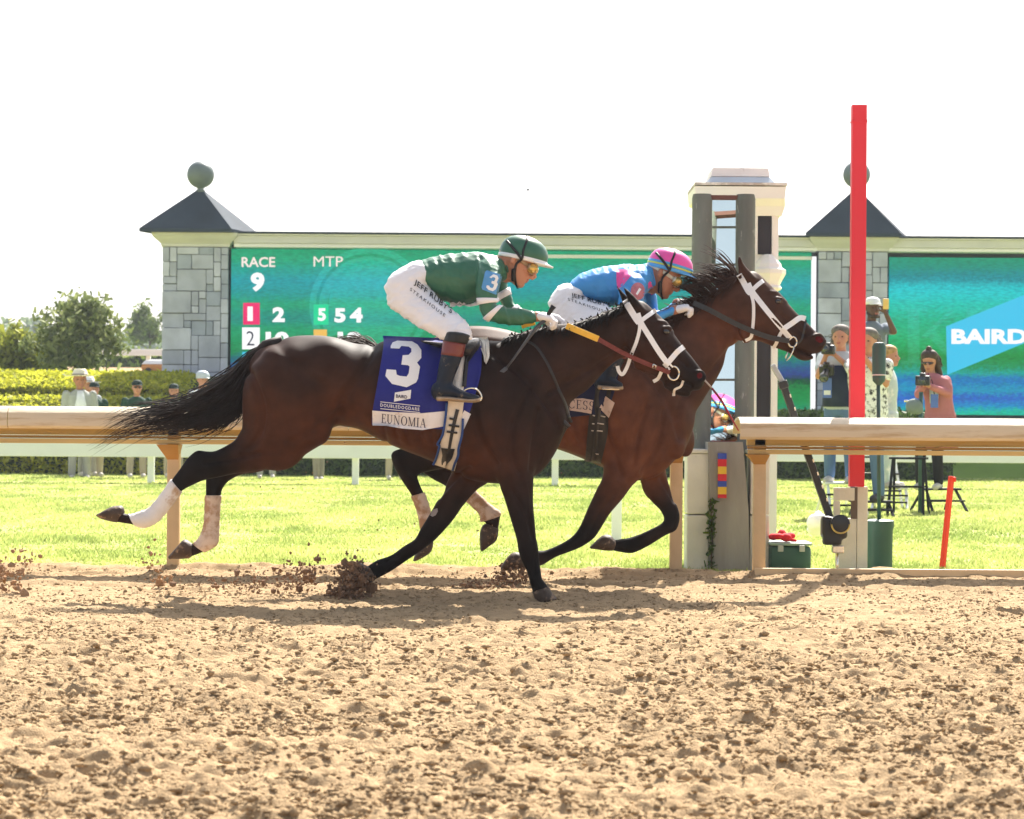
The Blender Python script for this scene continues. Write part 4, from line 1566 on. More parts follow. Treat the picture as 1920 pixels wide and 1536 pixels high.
body1 = sculpt(body1, [(q[0], q[1] * .8, q[2] * 2.1) for q in [
    ([(925, 660), (975, 700), (1020, 750), (1050, 800)], 9, -.010), ([(885, 700), (890, 770), (905, 830), (930, 870)], 10, -.010),
    ([(990, 730), (965, 790), (958, 850), (975, 890)], 7, -.008), ([(1010, 770), (1000, 830), (995, 880)], 6, -.006),
    ([(1030, 735), (1090, 705), (1150, 668)], 8, -.008), ([(470, 700), (492, 760), (486, 815), (455, 850)], 9, -.010),
    ([(635, 790), (650, 740), (680, 690), (700, 650)], 12, -.012), ([(545, 830), (600, 800), (640, 770)], 10, -.006),
    ([(520, 640), (560, 690), (600, 720)], 16, -.006), ([(385, 868), (430, 862), (490, 850)], 5, -.006),
    ([(1172, 655), (1180, 672), (1184, 690)], 5, -.010), ([(1210, 640), (1235, 668), (1258, 690)], 6, .006),
    ([(1296, 724), (1280, 716), (1266, 708)], 2.6, -.010), ([(1235, 603), (1250, 606), (1262, 622)], 4, .003),
    ([(1250, 650), (1275, 672), (1292, 690)], 5, -.006), ([(1303, 697), (1314, 698), (1320, 708), (1312, 716)], 3, .006),
    ([(960, 920), (985, 960), (1000, 1010)], 6, -.006), ([(820, 930), (850, 900), (880, 880)], 8, -.008),
    ([(1005, 1040), (1002, 1080)], 3, -.004), ([(745, 1040), (715, 1058)], 4, -.004),
] + [([(720 + 22 * k, 690), (712 + 22 * k, 760), (725 + 22 * k, 830)], 6, -.004) for k in range(5)]] + veins(1))
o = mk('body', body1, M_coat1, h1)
BLK = (0.007, 0.0055, 0.005)
RED = (0.088, 0.029, 0.013)
BRN = (0.045, 0.020, 0.012)
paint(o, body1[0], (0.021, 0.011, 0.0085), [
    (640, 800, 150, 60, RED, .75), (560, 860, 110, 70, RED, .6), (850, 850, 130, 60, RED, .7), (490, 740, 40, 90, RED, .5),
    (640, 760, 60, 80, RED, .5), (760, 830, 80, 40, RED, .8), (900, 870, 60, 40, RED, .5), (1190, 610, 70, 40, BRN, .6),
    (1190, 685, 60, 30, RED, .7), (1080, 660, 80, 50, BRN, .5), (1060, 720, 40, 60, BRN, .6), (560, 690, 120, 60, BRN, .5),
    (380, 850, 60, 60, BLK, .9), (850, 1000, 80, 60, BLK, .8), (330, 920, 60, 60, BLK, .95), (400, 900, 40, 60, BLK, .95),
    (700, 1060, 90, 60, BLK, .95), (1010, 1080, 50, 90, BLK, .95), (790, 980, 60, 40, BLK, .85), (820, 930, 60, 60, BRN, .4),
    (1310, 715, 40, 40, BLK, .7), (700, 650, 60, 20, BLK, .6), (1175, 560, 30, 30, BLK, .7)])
T1 = bvh(body1)
# hooves
hoof_part('A', [(272, 592, 214, 717, .05), (205, 598, 150, 702, .055), (135, 632, 108, 687, .05), (84, 660, 86, 670, .03)], D1 + NEAR, h1)
hoof_part('A', [(795, 872, 752, 990, .05), (740, 845, 700, 994, .055), (682, 908, 652, 992, .05), (624, 972, 636, 996, .03)], D1 + FAR, h1)
hoof_part('C', [(1434, 1245, 1572, 1232, .05), (1446, 1280, 1600, 1268, .056), (1462, 1306, 1618, 1290, .058)], D1 - .12, h1)
hoof_part('C', [(195, 1045, 235, 1165, .048), (130, 1020, 150, 1185, .055), (80, 1035, 40, 1180, .05), (45, 1085, 10, 1170, .035)], D1 + .12, h1)
# bandages on the hind cannons
wrap('A', [(648, 398, 722, 487, .034), (560, 522, 650, 582, .034), (480, 612, 562, 690, .036), (415, 640, 500, 735, .042),
           (350, 662, 435, 757, .04), (328, 660, 372, 742, .036)], D1 + NEAR, h1, M_bandage)
wrap('A', [(903, 515, 1016, 515, .034), (900, 620, 1005, 622, .034), (893, 730, 1000, 732, .036), (868, 812, 996, 832, .042),
           (842, 852, 976, 892, .04), (810, 880, 890, 940, .036)], D1 + FAR, h1, M_bandage_b)
# eye, nostril, chestnut
e = hit(T1, 1249, 622, D1)
mk('eye', ell(e + Vector((0, .004, 0)), .019, .014, .015), M_eye, h1)
n = hit(T1, 1310, 706, D1)
mk('nostril', ell(n + Vector((0, .008, 0)), .020, .012, .025, rot=Matrix.Rotation(.5, 4, 'Y').to_3x3()), M_nostril, h1)
v, f = poly2d([R('C', x, y) for x, y in [(720, 612), (724, 635), (708, 665), (685, 676), (668, 668), (670, 645), (690, 622)]])
mk('leg_chestnut', decal(v, f, T1, D1, .003, 3), M_chestnut, h1)
# tail
M_tail = mat('tail hair', (0.020, 0.014, 0.012), 0.6, 0.15, 0.5, 14)
tg = [[(522, 634), (470, 662), (430, 700), (390, 725), (345, 748), (295, 757), (245, 760), (205, 775)],
      [(521, 635), (470, 668), (436, 712), (400, 742), (350, 762), (280, 780), (225, 800), (166, 842)],
      [(520, 637), (472, 680), (448, 726), (420, 760), (375, 782), (315, 797), (248, 806), (178, 832)],
      [(519, 640), (470, 690), (456, 740), (440, 765), (410, 785), (370, 800), (330, 806), (270, 810)],
      [(517, 645), (468, 695), (456, 745), (452, 765), (440, 780), (420, 795), (400, 803), (380, 812)]]
tl = strands(tg, 560, D1, 0.0046, 12, 5, 14, 0.035)
core = tube([P(x, y, D1) for x, y in [(530, 640), (500, 650), (470, 685), (446, 728), (425, 765)]], [.035, .04, .045, .035, .012], 12)
core2 = tube([P(x, y, D1) for x, y in [(460, 705), (430, 745), (390, 770), (340, 783), (290, 793)]], [.03, .035, .022, .012, .004], 10)
mk('tail', join(tl, orient(core), orient(core2)), M_tail, h1)
# mane
mg = [[(965 + i * 29, 628 - k) for k in (0,)] for i in range(3)]
crest1 = catmull([np.array(R('D', x, y)) for x, y in [(300, 352), (420, 322), (600, 275), (780, 258), (940, 208), (1080, 148), (1170, 112)]], 12)
V, Fc = [], []
rr = np.random.default_rng(3)
for i in range(900):
    p = crest1[rr.integers(0, len(crest1) - 1)] + np.array([rr.normal(0, 1.5), rr.uniform(0, 5)])
    lay = rr.random() > .05
    L = rr.uniform(14, 34) if lay else rr.uniform(3, 9)
    ang = rr.normal(-2.15, .18) if lay else rr.normal(2.4, .4)
    q = p + L * np.array([math.cos(ang), -math.sin(ang)])
    m = (p + q) / 2 + np.array([-2, -L * .12 * rr.random()])
    y0 = rr.normal(-.01, .03)
    v, f = tube([P(p[0], p[1] + 3, D1 + y0 * .5), P(m[0], m[1], D1 + y0), P(q[0], q[1], D1 + y0 * 1.6 - (.045 if lay else 0))],
                [.0045, .0045, .001], 4)
    b = len(V)
    V += v
    Fc += [tuple(a + b for a in t) for t in f]
mk('mane', (V, Fc), M_hair, h1)


# ---------------------------------------------------------------- bridles
def bridle(horse, tree, d, straps, rings, m, bitm=M_metal):
    br = None
    for nm, reg, pts, wd, mm, dflt in straps:
        s = strap([R(reg, x, y) for x, y in pts], wd, tree, d, 0.002, 0.005, dflt=dflt)
        if br is None:
            br = mk('bridle', s, mm, horse, sharp=math.radians(40))
        else:
            mk(nm, s, mm, br, sharp=math.radians(40))
        mk(nm, mirror(s, d), mm, br, sharp=math.radians(40))
    for reg, x, y, r in rings:
        px, py = R(reg, x, y)
        h = hit(tree, px, py, d) or P(px, py, d - .06)
        c = h + Vector((0, -.012, 0))
        for sgn in (0, 1):
            cc = c if not sgn else Vector((c.x, 2 * d - c.y, c.z))
            pts = [cc + Vector((r * math.cos(a) * .9, 0, r * math.sin(a) * 1.1)) for a in [2 * PI * k / 20 for k in range(21)]]
            mk('bit_ring', tube(pts, .0055, 8), bitm, br)
    return br


br1 = bridle(h1, T1, D1, [
    ('headpiece', 'D', [(1165, 95), (1200, 150), (1250, 230), (1275, 262)], 12, M_white_strap, None),
    ('cheek_strap', 'D', [(1262, 190), (1290, 265), (1360, 380), (1430, 490), (1515, 605)], 10, M_white_strap, None),
    ('throat_strap', 'D', [(1270, 235), (1278, 300), (1255, 400), (1215, 500), (1185, 590), (1150, 648), (1122, 625), (1112, 585)], 6.5, M_white_strap, D1 - .02),
    ('browband', 'D', [(1270, 262), (1320, 222), (1372, 185), (1400, 165)], 8, M_white_strap, None),
    ('noseband', 'D', [(1462, 590), (1500, 550), (1560, 480), (1610, 440)], 10, M_white_strap, None),
    ('chin_strap', 'D', [(1440, 630), (1415, 680), (1380, 702)], 6.5, M_white_strap, None),
    ('lip_strap', 'D', [(1604, 695), (1585, 740), (1540, 765), (1535, 810)], 4.5, M_girth, D1 - .04),
], [('D', 1530, 640, .034)], M_white_strap)
# reins
def rein(pts, wd, m, name, horse, th=.006):
    rows = [Vector(P(*p)) for p in pts]
    dense = [Vector(q) for q in catmull([np.array(r) for r in rows], 6)]
    V, Fc = [], []
    n = len(dense)
    for i, p in enumerate(dense):
        t = (dense[min(i + 1, n - 1)] - dense[max(i - 1, 0)]).normalized()
        nn = Vector((0, 1, 0)).cross(t).normalized()
        for s in (-1, 1):
            V.append(tuple(p + nn * wd * s / 2 + Vector((0, -th / 2, 0))))
            V.append(tuple(p + nn * wd * s / 2 + Vector((0, th / 2, 0))))
    for i in range(n - 1):
        a, b = i * 4, i * 4 + 4
        Fc += [(a, a + 2, b + 2, b), (a + 1, b + 1, b + 3, a + 3), (a, b, b + 1, a + 1), (a + 2, a + 3, b + 3, b + 2)]
    Fc += [(0, 1, 3, 2), (n * 4 - 4, n * 4 - 2, n * 4 - 1, n * 4 - 3)]
    return mk(name, orient((V, Fc)), m, horse, sharp=math.radians(40))


r1 = rein([(1122, 636, D1 - .155), (1170, 663, D1 - .15), (1215, 683, D1 - .13), (1256, 699, D1 - .10)], .024, M_brown_strap, 'rein', h1)
mk('rein_grip', orient(join(bar(P(1062, 611, D1 - .15), P(1122, 636, D1 - .156), .034, .009, .002, (0, 1, 0)))), M_yellow, r1)
mk('rein_grip', orient(join(bar(P(978, 612, D1 - .02), P(1003, 605, D1 - .05), .026, .009, .002, (0, 1, 0)))), M_yellow, r1)
bk = [P(x, y, D1 - .14) for x, y in RL('D', [(1378, 572), (1400, 582), (1395, 608), (1374, 600), (1378, 572)])]
mk('rein_buckle', tube(bk, .004, 6), M_metal, r1)
# loose end of the reins hanging along the neck and shoulder
lp = RL('D', [(425, 395), (500, 440), (570, 540), (620, 640), (670, 760), (720, 870), (745, 960), (765, 1010)])
mk('rein_end', strap(lp, [5, 6], T1, D1, .004, .004, dflt=D1 - .12), M_black_strap, r1)
mk('rein_end', orient(tube([P(*R('D', x, y), D1 - .13) for x, y in [(685, 975), (715, 1010), (748, 1045)]], .010, 8, .013)), M_black_strap, r1)


# ---------------------------------------------------------------- saddle cloth
def cloth(name, reg, rows, d, tree, m, horse, off=.014, mirror_it=True, wrinkle=.006, seed=1):
    """rows: list of (left, right) pixel points from top to bottom"""
    rowsi = catmull([np.array([*R(reg, *a), *R(reg, *b)]) for a, b in rows], 8)
    nu = 44
    grid = []
    for r in rowsi:
        grid.append([(r[0] + (r[2] - r[0]) * k / nu, r[1] + (r[3] - r[1]) * k / nu) for k in range(nu + 1)])
    n = len(grid)
    Y = np.full((n, nu + 1), np.nan)
    for i in range(n):
        for k in range(nu + 1):
            h = hit(tree, *grid[i][k], d)
            if h is not None:
                Y[i, k] = h.y
    for k in range(nu + 1):
        col = Y[:, k]
        if np.isnan(col).all():
            Y[:, k] = d - .2
            continue
        good = np.where(~np.isnan(col))[0]
        for i in range(n):
            if np.isnan(Y[i, k]):
                Y[i, k] = d if i < good[0] else Y[good[-1], k]
    for _ in range(6):
        Z = Y.copy()
        Z[1:-1] = (Y[:-2] + Y[1:-1] * 2 + Y[2:]) / 4
        Y = Z
        Z = Y.copy()
        Z[:, 1:-1] = (Y[:, :-2] + Y[:, 1:-1] * 2 + Y[:, 2:]) / 4
        Y = np.minimum(Z, Y + .002)
    gx, gy = np.meshgrid(np.arange(nu + 1) / 9.0, np.arange(n) / 14.0)
    wr = vnoise(gx + 3, gy + .5 * gx + 3, seed) * wrinkle + vnoise(gx * 2.1 + 9, gy * .8 + 9, seed + 1) * wrinkle * .5
    fr, bk = [], []
    for i in range(n):
        for k in range(nu + 1):
            px, py = grid[i][k]
            y = Y[i, k] - off + wr[i, k] * min(1, i / 6)
            fr.append(tuple(P(px, py, y)))
            bk.append(tuple(P(px, py, y + .005)))
    Fc = []
    W_ = nu + 1
    N0 = len(fr)
    for i in range(n - 1):
        for k in range(nu):
            q = (i * W_ + k, (i + 1) * W_ + k, (i + 1) * W_ + k + 1, i * W_ + k + 1)
            Fc.append(q)
            Fc.append(tuple(N0 + a for a in reversed(q)))
    edge = [k for k in range(W_)] + [i * W_ + nu for i in range(1, n)] + [(n - 1) * W_ + k for k in range(nu - 1, -1, -1)] + [i * W_ for i in range(n - 2, 0, -1)]
    for a, b in zip(edge, edge[1:] + edge[:1]):
        Fc.append((a, b, N0 + b, N0 + a))
    vf = (fr + bk, Fc)
    full = join(vf, mirror(vf, d)) if mirror_it else vf
    return mk(name, full, m, horse), bvh(vf)


sc1, TS1 = cloth('saddle_cloth', 'B', [((1150, 118), (1890, 150)), ((1155, 200), (1893, 235)), ((1115, 450), (1880, 430)),
                                       ((1075, 680), (1800, 700)), ((1068, 786), (1745, 830))], D1, T1, M_blue, h1, off=.024, wrinkle=.010)
three = [(1210, 195), (1225, 168), (1260, 155), (1370, 160), (1412, 185), (1440, 225), (1440, 285), (1408, 320), (1430, 350),
         (1415, 440), (1400, 470), (1330, 505), (1220, 480), (1170, 420), (1180, 370), (1250, 375), (1255, 410), (1280, 420),
         (1330, 425), (1345, 400), (1352, 350), (1340, 340), (1290, 335), (1300, 265), (1345, 262), (1365, 240), (1365, 215),
         (1345, 200), (1290, 195), (1275, 215), (1210, 212)]
v, f = poly2d([R('B', *p) for p in three])
mk('cloth_number', decal(v, f, TS1, D1, .004, 6), M_print, sc1, label='white numeral 3')
v, f = poly2d([R('B', *p) for p in [(1242, 545), (1364, 524), (1358, 590), (1234, 614)]])
mk('sponsor_badge', decal(v, f, TS1, D1, .003, 6), M_print, sc1)
v, f = text_px('BAIRD', R('B', 1250, 583), (21, 2.0), (0, -6.2), .02)
mk('badge_lettering', decal(v, f, TS1, D1, .006, 4), M_navyprint, sc1)
v, f = text_px('DOUBLEDOGDARE', R('B', 1133, 650), (73, 8.2), (0, -6.0), .012, 1.25)
ls = [decal(v, f, TS1, D1, .004, 5)]
for y0, y1 in ((612, 644), (663, 692)):
    v, f = poly2d([R('B', *p) for p in [(1133, y0), (1430, y1), (1430, y1 + 5), (1133, y0 + 5)]])
    ls.append(decal(v, f, TS1, D1, .004, 5))
mk('race_lettering', join(*ls), M_print, sc1)
v, f = poly2d([R('B', *p) for p in [(1072, 680), (1200, 690), (1440, 700), (1622, 684), (1612, 798), (1450, 826), (1300, 815), (1170, 793), (1074, 792)]])
nb = mk('name_band', decal(v, f, TS1, D1, .004, 6), M_name, sc1)
v, f = poly2d([R('B', *p) for p in [(1762, 678), (1812, 706), (1755, 830), (1700, 800), (1720, 760)]])
mk('name_band', decal(v, f, TS1, D1, .004, 6), M_name, sc1)


def serif(word, o, ex, ey, gap=.18):
    """classical capitals with serifs from strokes; o baseline start, ex per unit x, ey per unit y (pixels)"""
    def R4(x0, y0, x1, y1):
        return [(x0, y0), (x1, y0), (x1, y1), (x0, y1)]
    def line(x0, y0, x1, y1, w_):
        return [(x0 - w_ / 2, y0), (x0 + w_ / 2, y0), (x1 + w_ / 2, y1), (x1 - w_ / 2, y1)]
    s = .05
    T = {
        'E': (.62, [R4(.08, 0, .2, 1), R4(0, 0, .6, s), R4(0, 1 - s, .56, 1), R4(.2, .49, .45, .54), R4(.55, 0, .6, .22), R4(.51, .78, .56, 1), R4(.42, .4, .45, .63)]),
        'U': (.82, [R4(.1, .25, .22, 1), R4(0, 1 - s, .33, 1), R4(.5, 1 - s, .8, 1), R4(.62, .25, .68, 1), line(.34, 0, .16, .26, .12), line(.46, 0, .65, .26, .07), R4(.3, 0, .5, .07)]),
        'N': (.9, [R4(.12, 0, .17, 1), R4(.7, 0, .75, 1), line(.7, 0, .16, 1, .13), R4(0, 0, .3, s), R4(.58, 1 - s, .88, 1), R4(0, 1 - s, .2, 1)]),
        'M': (1.05, [R4(.12, 0, .17, 1), R4(.83, 0, .95, 1), line(.5, 0, .17, 1, .12), line(.5, 0, .86, 1, .06), R4(0, 0, .3, s), R4(.72, 0, 1.04, s), R4(0, 1 - s, .2, 1), R4(.84, 1 - s, 1.04, 1)]),
        'I': (.36, [R4(.12, 0, .24, 1), R4(0, 0, .36, s), R4(0, 1 - s, .36, 1)]),
        'A': (.85, [line(.1, 0, .42, 1, .05), line(.72, 0, .42, 1, .13), R4(.22, .33, .58, .38), R4(-.02, 0, .24, s), R4(.56, 0, .88, s)]),
        'C': (.8, []), 'S': (.6, []), 'O': (.86, []),
    }
    V, Fc = [], []
    x = 0
    for ch in word:
        wd, qs = T[ch]
        def ringarc(cx, cy, ro, ho, ri, hi, a0, a1, n=18):
            out = []
            for k in range(n):
                t0 = a0 + (a1 - a0) * k / n
                t1 = a0 + (a1 - a0) * (k + 1) / n
                out.append([(cx + ro * math.cos(t0), cy + ho * math.sin(t0)), (cx + ro * math.cos(t1), cy + ho * math.sin(t1)),
                            (cx + ri * math.cos(t1), cy + hi * math.sin(t1)), (cx + ri * math.cos(t0), cy + hi * math.sin(t0))])
            return out
        qs = list(qs)
        if ch == 'O':
            qs += ringarc(.43, .5, .42, .52, .28, .47, 0, 2 * PI)
        if ch == 'C':
            qs += ringarc(.43, .5, .42, .52, .29, .47, .75, 2 * PI - .75) + [R4(.68, .66, .73, .98), R4(.68, .02, .73, .3)]
        if ch == 'S':
            qs += ringarc(.3, .74, .26, .28, .14, .23, .5, PI * 1.5, 12) + ringarc(.3, .25, .28, .27, .15, .22, -PI + .4, PI / 2, 12)
            qs += [R4(.5, .7, .54, 1), R4(.02, 0, .06, .32)]
        for q in qs:
            b = len(V)
            V += [(o[0] + (x + a) * ex[0] + c * ey[0], o[1] + (x + a) * ex[1] + c * ey[1]) for a, c in q]
            Fc.append((b, b + 1, b + 2, b + 3))
        x += wd + gap
    return V, Fc


v, f = serif('EUNOMIA', R('B', 1140, 772), (13.8, 1.6), (.6, -17), .1)
mk('name_lettering', decal(v, f, TS1, D1, .0065, 5), M_navyprint, nb)
# girth with piping and strap
gp_ = [(1700, 590), (1690, 700), (1665, 880), (1635, 1000), (1605, 1110)]
grows = [((1642, 590), (1762, 590)), ((1630, 720), (1745, 740)), ((1590, 900), (1735, 930)), ((1535, 1085), (1690, 1135))]
gi, TG1 = cloth('girth', 'B', grows, D1, T1, M_girth, h1, .036, True, .001)
tb = bvh(join(body1, ([v.co[:] for v in gi.data.vertices], [])) if False else body1)
for pts in ([(1632, 620), (1620, 740), (1600, 860), (1562, 930), (1575, 950), (1550, 1040), (1528, 1090)], [(1752, 740), (1745, 860), (1720, 960), (1715, 1020), (1690, 1080), (1672, 1138)]):
    mk('girth_piping', strap([R('B', *p) for p in pts], 4.5, T1, D1, .040, .008, dflt=D1 - .2), M_piping, gi)
mk('girth_strap', strap([R('B', *p) for p in [(1712, 672), (1690, 760), (1668, 860), (1650, 960), (1640, 1000)]], [7, 5], TG1, D1, .002, .005), M_black_strap, gi)
mk('girth_strap', strap([R('B', *p) for p in [(1640, 965), (1635, 1020), (1618, 1060), (1608, 1092)]], [26, 8], TG1, D1, .003, .006), M_black_strap, gi)
for p, q in (((1650, 738), (1690, 748)), ((1645, 790), (1725, 800)), ((1630, 838), (1710, 848))):
    mk('girth_buckle', strap([R('B', *p), R('B', *q)], 4, TG1, D1, .006, .006, smooth=False), M_black_strap, gi)
# overgirth: white web above the girth, beside the boot
mk('stirrup_leather', strap([R('B', *p) for p in [(1800, 160), (1785, 260), (1770, 400), (1762, 500)]], 8, TS1, D1, .012, .005, dflt=D1 - .25), M_black_strap, h1)
mk('overgirth', strap([R('B', *p) for p in [(1760, 230), (1735, 400), (1715, 500), (1700, 600)]], 22, TS1, D1, .004, .005, dflt=D1 - .25), M_fleece, h1)
sd = fuse([PL('B', [(1440, 150, 1440, 190, .14), (1560, 168, 1560, 215, .2), (1700, 172, 1700, 260, .25), (1800, 140, 1800, 330, .26), (1875, 135, 1860, 260, .2)], D1)], .012, 4)
mk('saddle', sd, M_black_strap, h1)
cloth('saddle_flap', 'G', [((935, 1105), (1075, 1100)), ((925, 1180), (1068, 1165)), ((915, 1260), (1020, 1235)), ((912, 1330), (960, 1320))], D1, TS1, M_black_strap, h1, .02, True, .004, 11)
cloth('saddle_pad', 'G', [((1000, 1082), (1140, 1078)), ((1052, 1120), (1156, 1130)), ((1070, 1180), (1160, 1210)), ((1100, 1260), (1158, 1280)), ((1108, 1320), (1128, 1350))], D1, T1, M_fleece, h1, .034, True, .012, 12)
# ---------------------------------------------------------------- horse 2 (far)
h2 = thing('racehorse', 'lighter bay racehorse a head in front, running between the number 3 horse and the rail', 'horse',
           (P(1050, 1100, D2).x, D2, 0), 'galloping racehorses')
torso2 = [
    (735, 690, 715, 770, .12), (775, 655, 745, 830, .2), (815, 632, 790, 868, .26), (855, 615, 830, 875, .28),
    (900, 611, 880, 850, .285), (950, 618, 930, 838, .285), (1000, 632, 985, 832, .29), (1060, 640, 1040, 842, .3),
    (1110, 636, 1095, 862, .305), (1160, 625, 1135, 880, .30), (1200, 618, 1165, 895, .28), (1235, 640, 1195, 903, .25),
    (1265, 680, 1225, 897, .22), (1292, 730, 1250, 880, .17), (1303, 775, 1272, 855, .10)]
neck2 = [(420, 790, 800, 1500, .19), (545, 720, 885, 1360, .145), (700, 640, 985, 1205, .115), (845, 540, 1085, 1045, .092),
         (980, 472, 1145, 905, .08), (1100, 396, 1190, 825, .076), (1195, 326, 1235, 795, .074)]
head2 = [(1160, 350, 1180, 790, .07), (1235, 300, 1225, 800, .085), (1335, 272, 1285, 798, .098), (1422, 342, 1370, 800, .102),
         (1502, 422, 1440, 825, .098), (1582, 507, 1500, 852, .082), (1660, 592, 1562, 874, .068), (1732, 658, 1632, 893, .058),
         (1792, 722, 1692, 898, .056), (1852, 778, 1762, 903, .05), (1868, 815, 1826, 885, .028)]
lip2 = [(1590, 840, 1610, 893, .04), (1680, 860, 1668, 935, .042), (1740, 885, 1722, 948, .04), (1785, 905, 1772, 935, .022)]
gaskc = [(960, -120, 1000, 150, .15), (800, 20, 850, 290, .11), (640, 110, 690, 330, .08), (480, 155, 600, 350, .06), (378, 195, 572, 372, .052),
         (390, 290, 576, 395, .046), (452, 402, 592, 442, .038), (530, 522, 617, 496, .034), (560, 600, 650, 582, .034),
         (583, 680, 668, 652, .038), (594, 752, 672, 735, .042), (610, 830, 692, 830, .036), (595, 890, 690, 882, .042)]
gaskd = [(1000, -60, 1040, 200, .15), (920, 120, 960, 330, .10), (790, 230, 860, 345, .07), (660, 285, 700, 385, .05), (625, 315, 640, 350, .04)]
cannd = [(640, 285, 640, 362, .045), (770, 305, 690, 398, .042), (880, 395, 790, 452, .036), (1010, 490, 945, 562, .034), (1110, 585, 1036, 652, .038),
         (1187, 640, 1048, 706, .044), (1190, 690, 1085, 722, .036), (1175, 775, 1085, 762, .042)]
fore2a = [(1000, 200, 1330, 300, .12), (960, 330, 1270, 420, .105), (925, 432, 1232, 522, .092), (915, 540, 1150, 602, .078), (860, 660, 1062, 712, .062),
          (805, 780, 972, 817, .052), (760, 885, 902, 932, .048), (714, 960, 846, 1006, .046), (640, 1020, 742, 1072, .038),
          (500, 1085, 572, 1137, .034), (430, 1092, 462, 1202, .042), (340, 1128, 362, 1212, .036)]
fore2b = [(1230, 250, 1560, 300, .10), (1200, 380, 1440, 380, .095), (1192, 480, 1392, 442, .085), (1212, 630, 1412, 562, .068), (1290, 726, 1446, 671, .054),
          (1350, 786, 1486, 771, .048), (1378, 842, 1498, 851, .046), (1366, 882, 1471, 936, .044), (1300, 920, 1391, 976, .036),
          (1200, 965, 1271, 1051, .034), (1110, 995, 1171, 1101, .042), (1068, 1000, 1110, 1111, .036), (1000, 1013, 1000, 1091, .038)]
ear2n = [(1212, 315, 1375, 345, .035), (1218, 265, 1300, 270, .03), (1211, 205, 1258, 220, .02), (1214, 158, 1234, 163, .006)]
ear2f = [(1240, 330, 1340, 340, .03), (1228, 270, 1290, 275, .025), (1222, 215, 1255, 225, .015), (1222, 180, 1236, 185, .005)]
muscles2 = [ell(P(1225, 770, D2 - .06), .14, .18, .26), ell(P(1180, 850, D2 - .09), .13, .13, .14),
            ell(P(1000, 720, D2), .3, .27, .2), ell(P(1395, 620, D2 - .055), .065, .045, .08), ell(P(1395, 620, D2 + .055), .065, .045, .08),
            ell(P(1459, 563, D2 - .07), .03, .02, .022), ell(P(1268, 835, D2 - .1), .06, .08, .09), ell(P(1285, 825, D2 + .11), .06, .08, .11)]
body2 = fuse([PL('N', torso2, D2), PL('E', neck2, D2), PL('E', head2, D2), PL('E', lip2, D2),
              PL('C', gaskc, D2, dy=-.13), PL('C', gaskd, D2, dy=.13), PL('C', cannd, D2, dy=.13),
              PL('F', fore2a, D2, dy=-.12), PL('F', fore2b, D2, dy=.12),
              PL('E', ear2n, D2, dy=-.05), PL('E', ear2f, D2, dy=.05)] + muscles2, 0.0085, 3)
body2 = relax(body2, spotw(body2[0], [(860, 740, 120, 100), (1050, 740, 200, 110), (1220, 780, 100, 110), (1310, 690, 90, 70), (1190, 880, 70, 40)]), 40)
body2 = sculpt(body2, [(q[0], q[1] * .8, q[2] * 2.1) for q in [
    ([(1180, 650), (1215, 700), (1255, 760), (1275, 820)], 9, -.010), ([(1130, 740), (1135, 800), (1150, 850), (1165, 890)], 10, -.010),
    ([(1215, 760), (1195, 820), (1190, 870)], 7, -.008), ([(1245, 770), (1235, 830), (1205, 885)], 7, -.008),
    ([(1290, 740), (1330, 700), (1370, 655)], 8, -.008), ([(1270, 780), (1282, 740), (1300, 700)], 8, -.006),
    ([(1379, 610), (1385, 632), (1392, 640)], 5, -.010), ([(1420, 570), (1450, 600), (1480, 625)], 6, .006),
    ([(1535, 668), (1515, 664), (1495, 655)], 2.6, -.010), ([(1445, 548), (1460, 550), (1474, 566)], 4, .003),
    ([(1465, 590), (1490, 612), (1510, 628)], 5, -.006), ([(1522, 632), (1534, 628), (1546, 638), (1540, 650)], 3, .006),
    ([(1150, 930), (1120, 970), (1100, 1010)], 6, -.005), ([(1240, 900), (1265, 940)], 6, -.005),
] + [([(1030 + 22 * k, 700), (1024 + 22 * k, 760), (1036 + 22 * k, 830)], 6, -.004) for k in range(5)]] + veins(2))
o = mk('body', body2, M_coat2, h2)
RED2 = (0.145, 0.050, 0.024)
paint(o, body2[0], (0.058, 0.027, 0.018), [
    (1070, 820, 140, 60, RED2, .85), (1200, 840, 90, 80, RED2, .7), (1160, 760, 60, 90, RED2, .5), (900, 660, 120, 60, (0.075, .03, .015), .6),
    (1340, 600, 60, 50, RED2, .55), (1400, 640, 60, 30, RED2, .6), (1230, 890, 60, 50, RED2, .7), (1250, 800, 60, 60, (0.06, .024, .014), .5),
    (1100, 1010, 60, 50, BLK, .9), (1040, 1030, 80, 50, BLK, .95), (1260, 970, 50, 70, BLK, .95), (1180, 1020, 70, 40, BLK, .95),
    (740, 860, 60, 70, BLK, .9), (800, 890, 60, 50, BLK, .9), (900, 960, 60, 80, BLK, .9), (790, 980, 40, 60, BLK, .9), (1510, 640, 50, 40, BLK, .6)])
T2 = bvh(body2)
hoof_part('F', [(335, 1115, 345, 1215, .045), (255, 1102, 240, 1238, .055), (205, 1140, 175, 1240, .05), (160, 1205, 160, 1240, .03)], D2 - .12, h2)
hoof_part('F', [(1003, 1003, 985, 1092, .05), (975, 975, 930, 1090, .055), (915, 978, 888, 1083, .05), (824, 1062, 830, 1076, .03)], D2 + .12, h2)
hoof_part('C', [(592, 880, 692, 876, .05), (570, 925, 672, 940, .055), (548, 970, 610, 985, .05), (538, 1004, 556, 1010, .03)], D2 - .13, h2)
hoof_part('C', [(1050, 760, 1180, 775, .05), (1038, 800, 1166, 850, .055), (1038, 870, 1115, 895, .05), (1042, 925, 1062, 934, .03)], D2 + .13, h2)
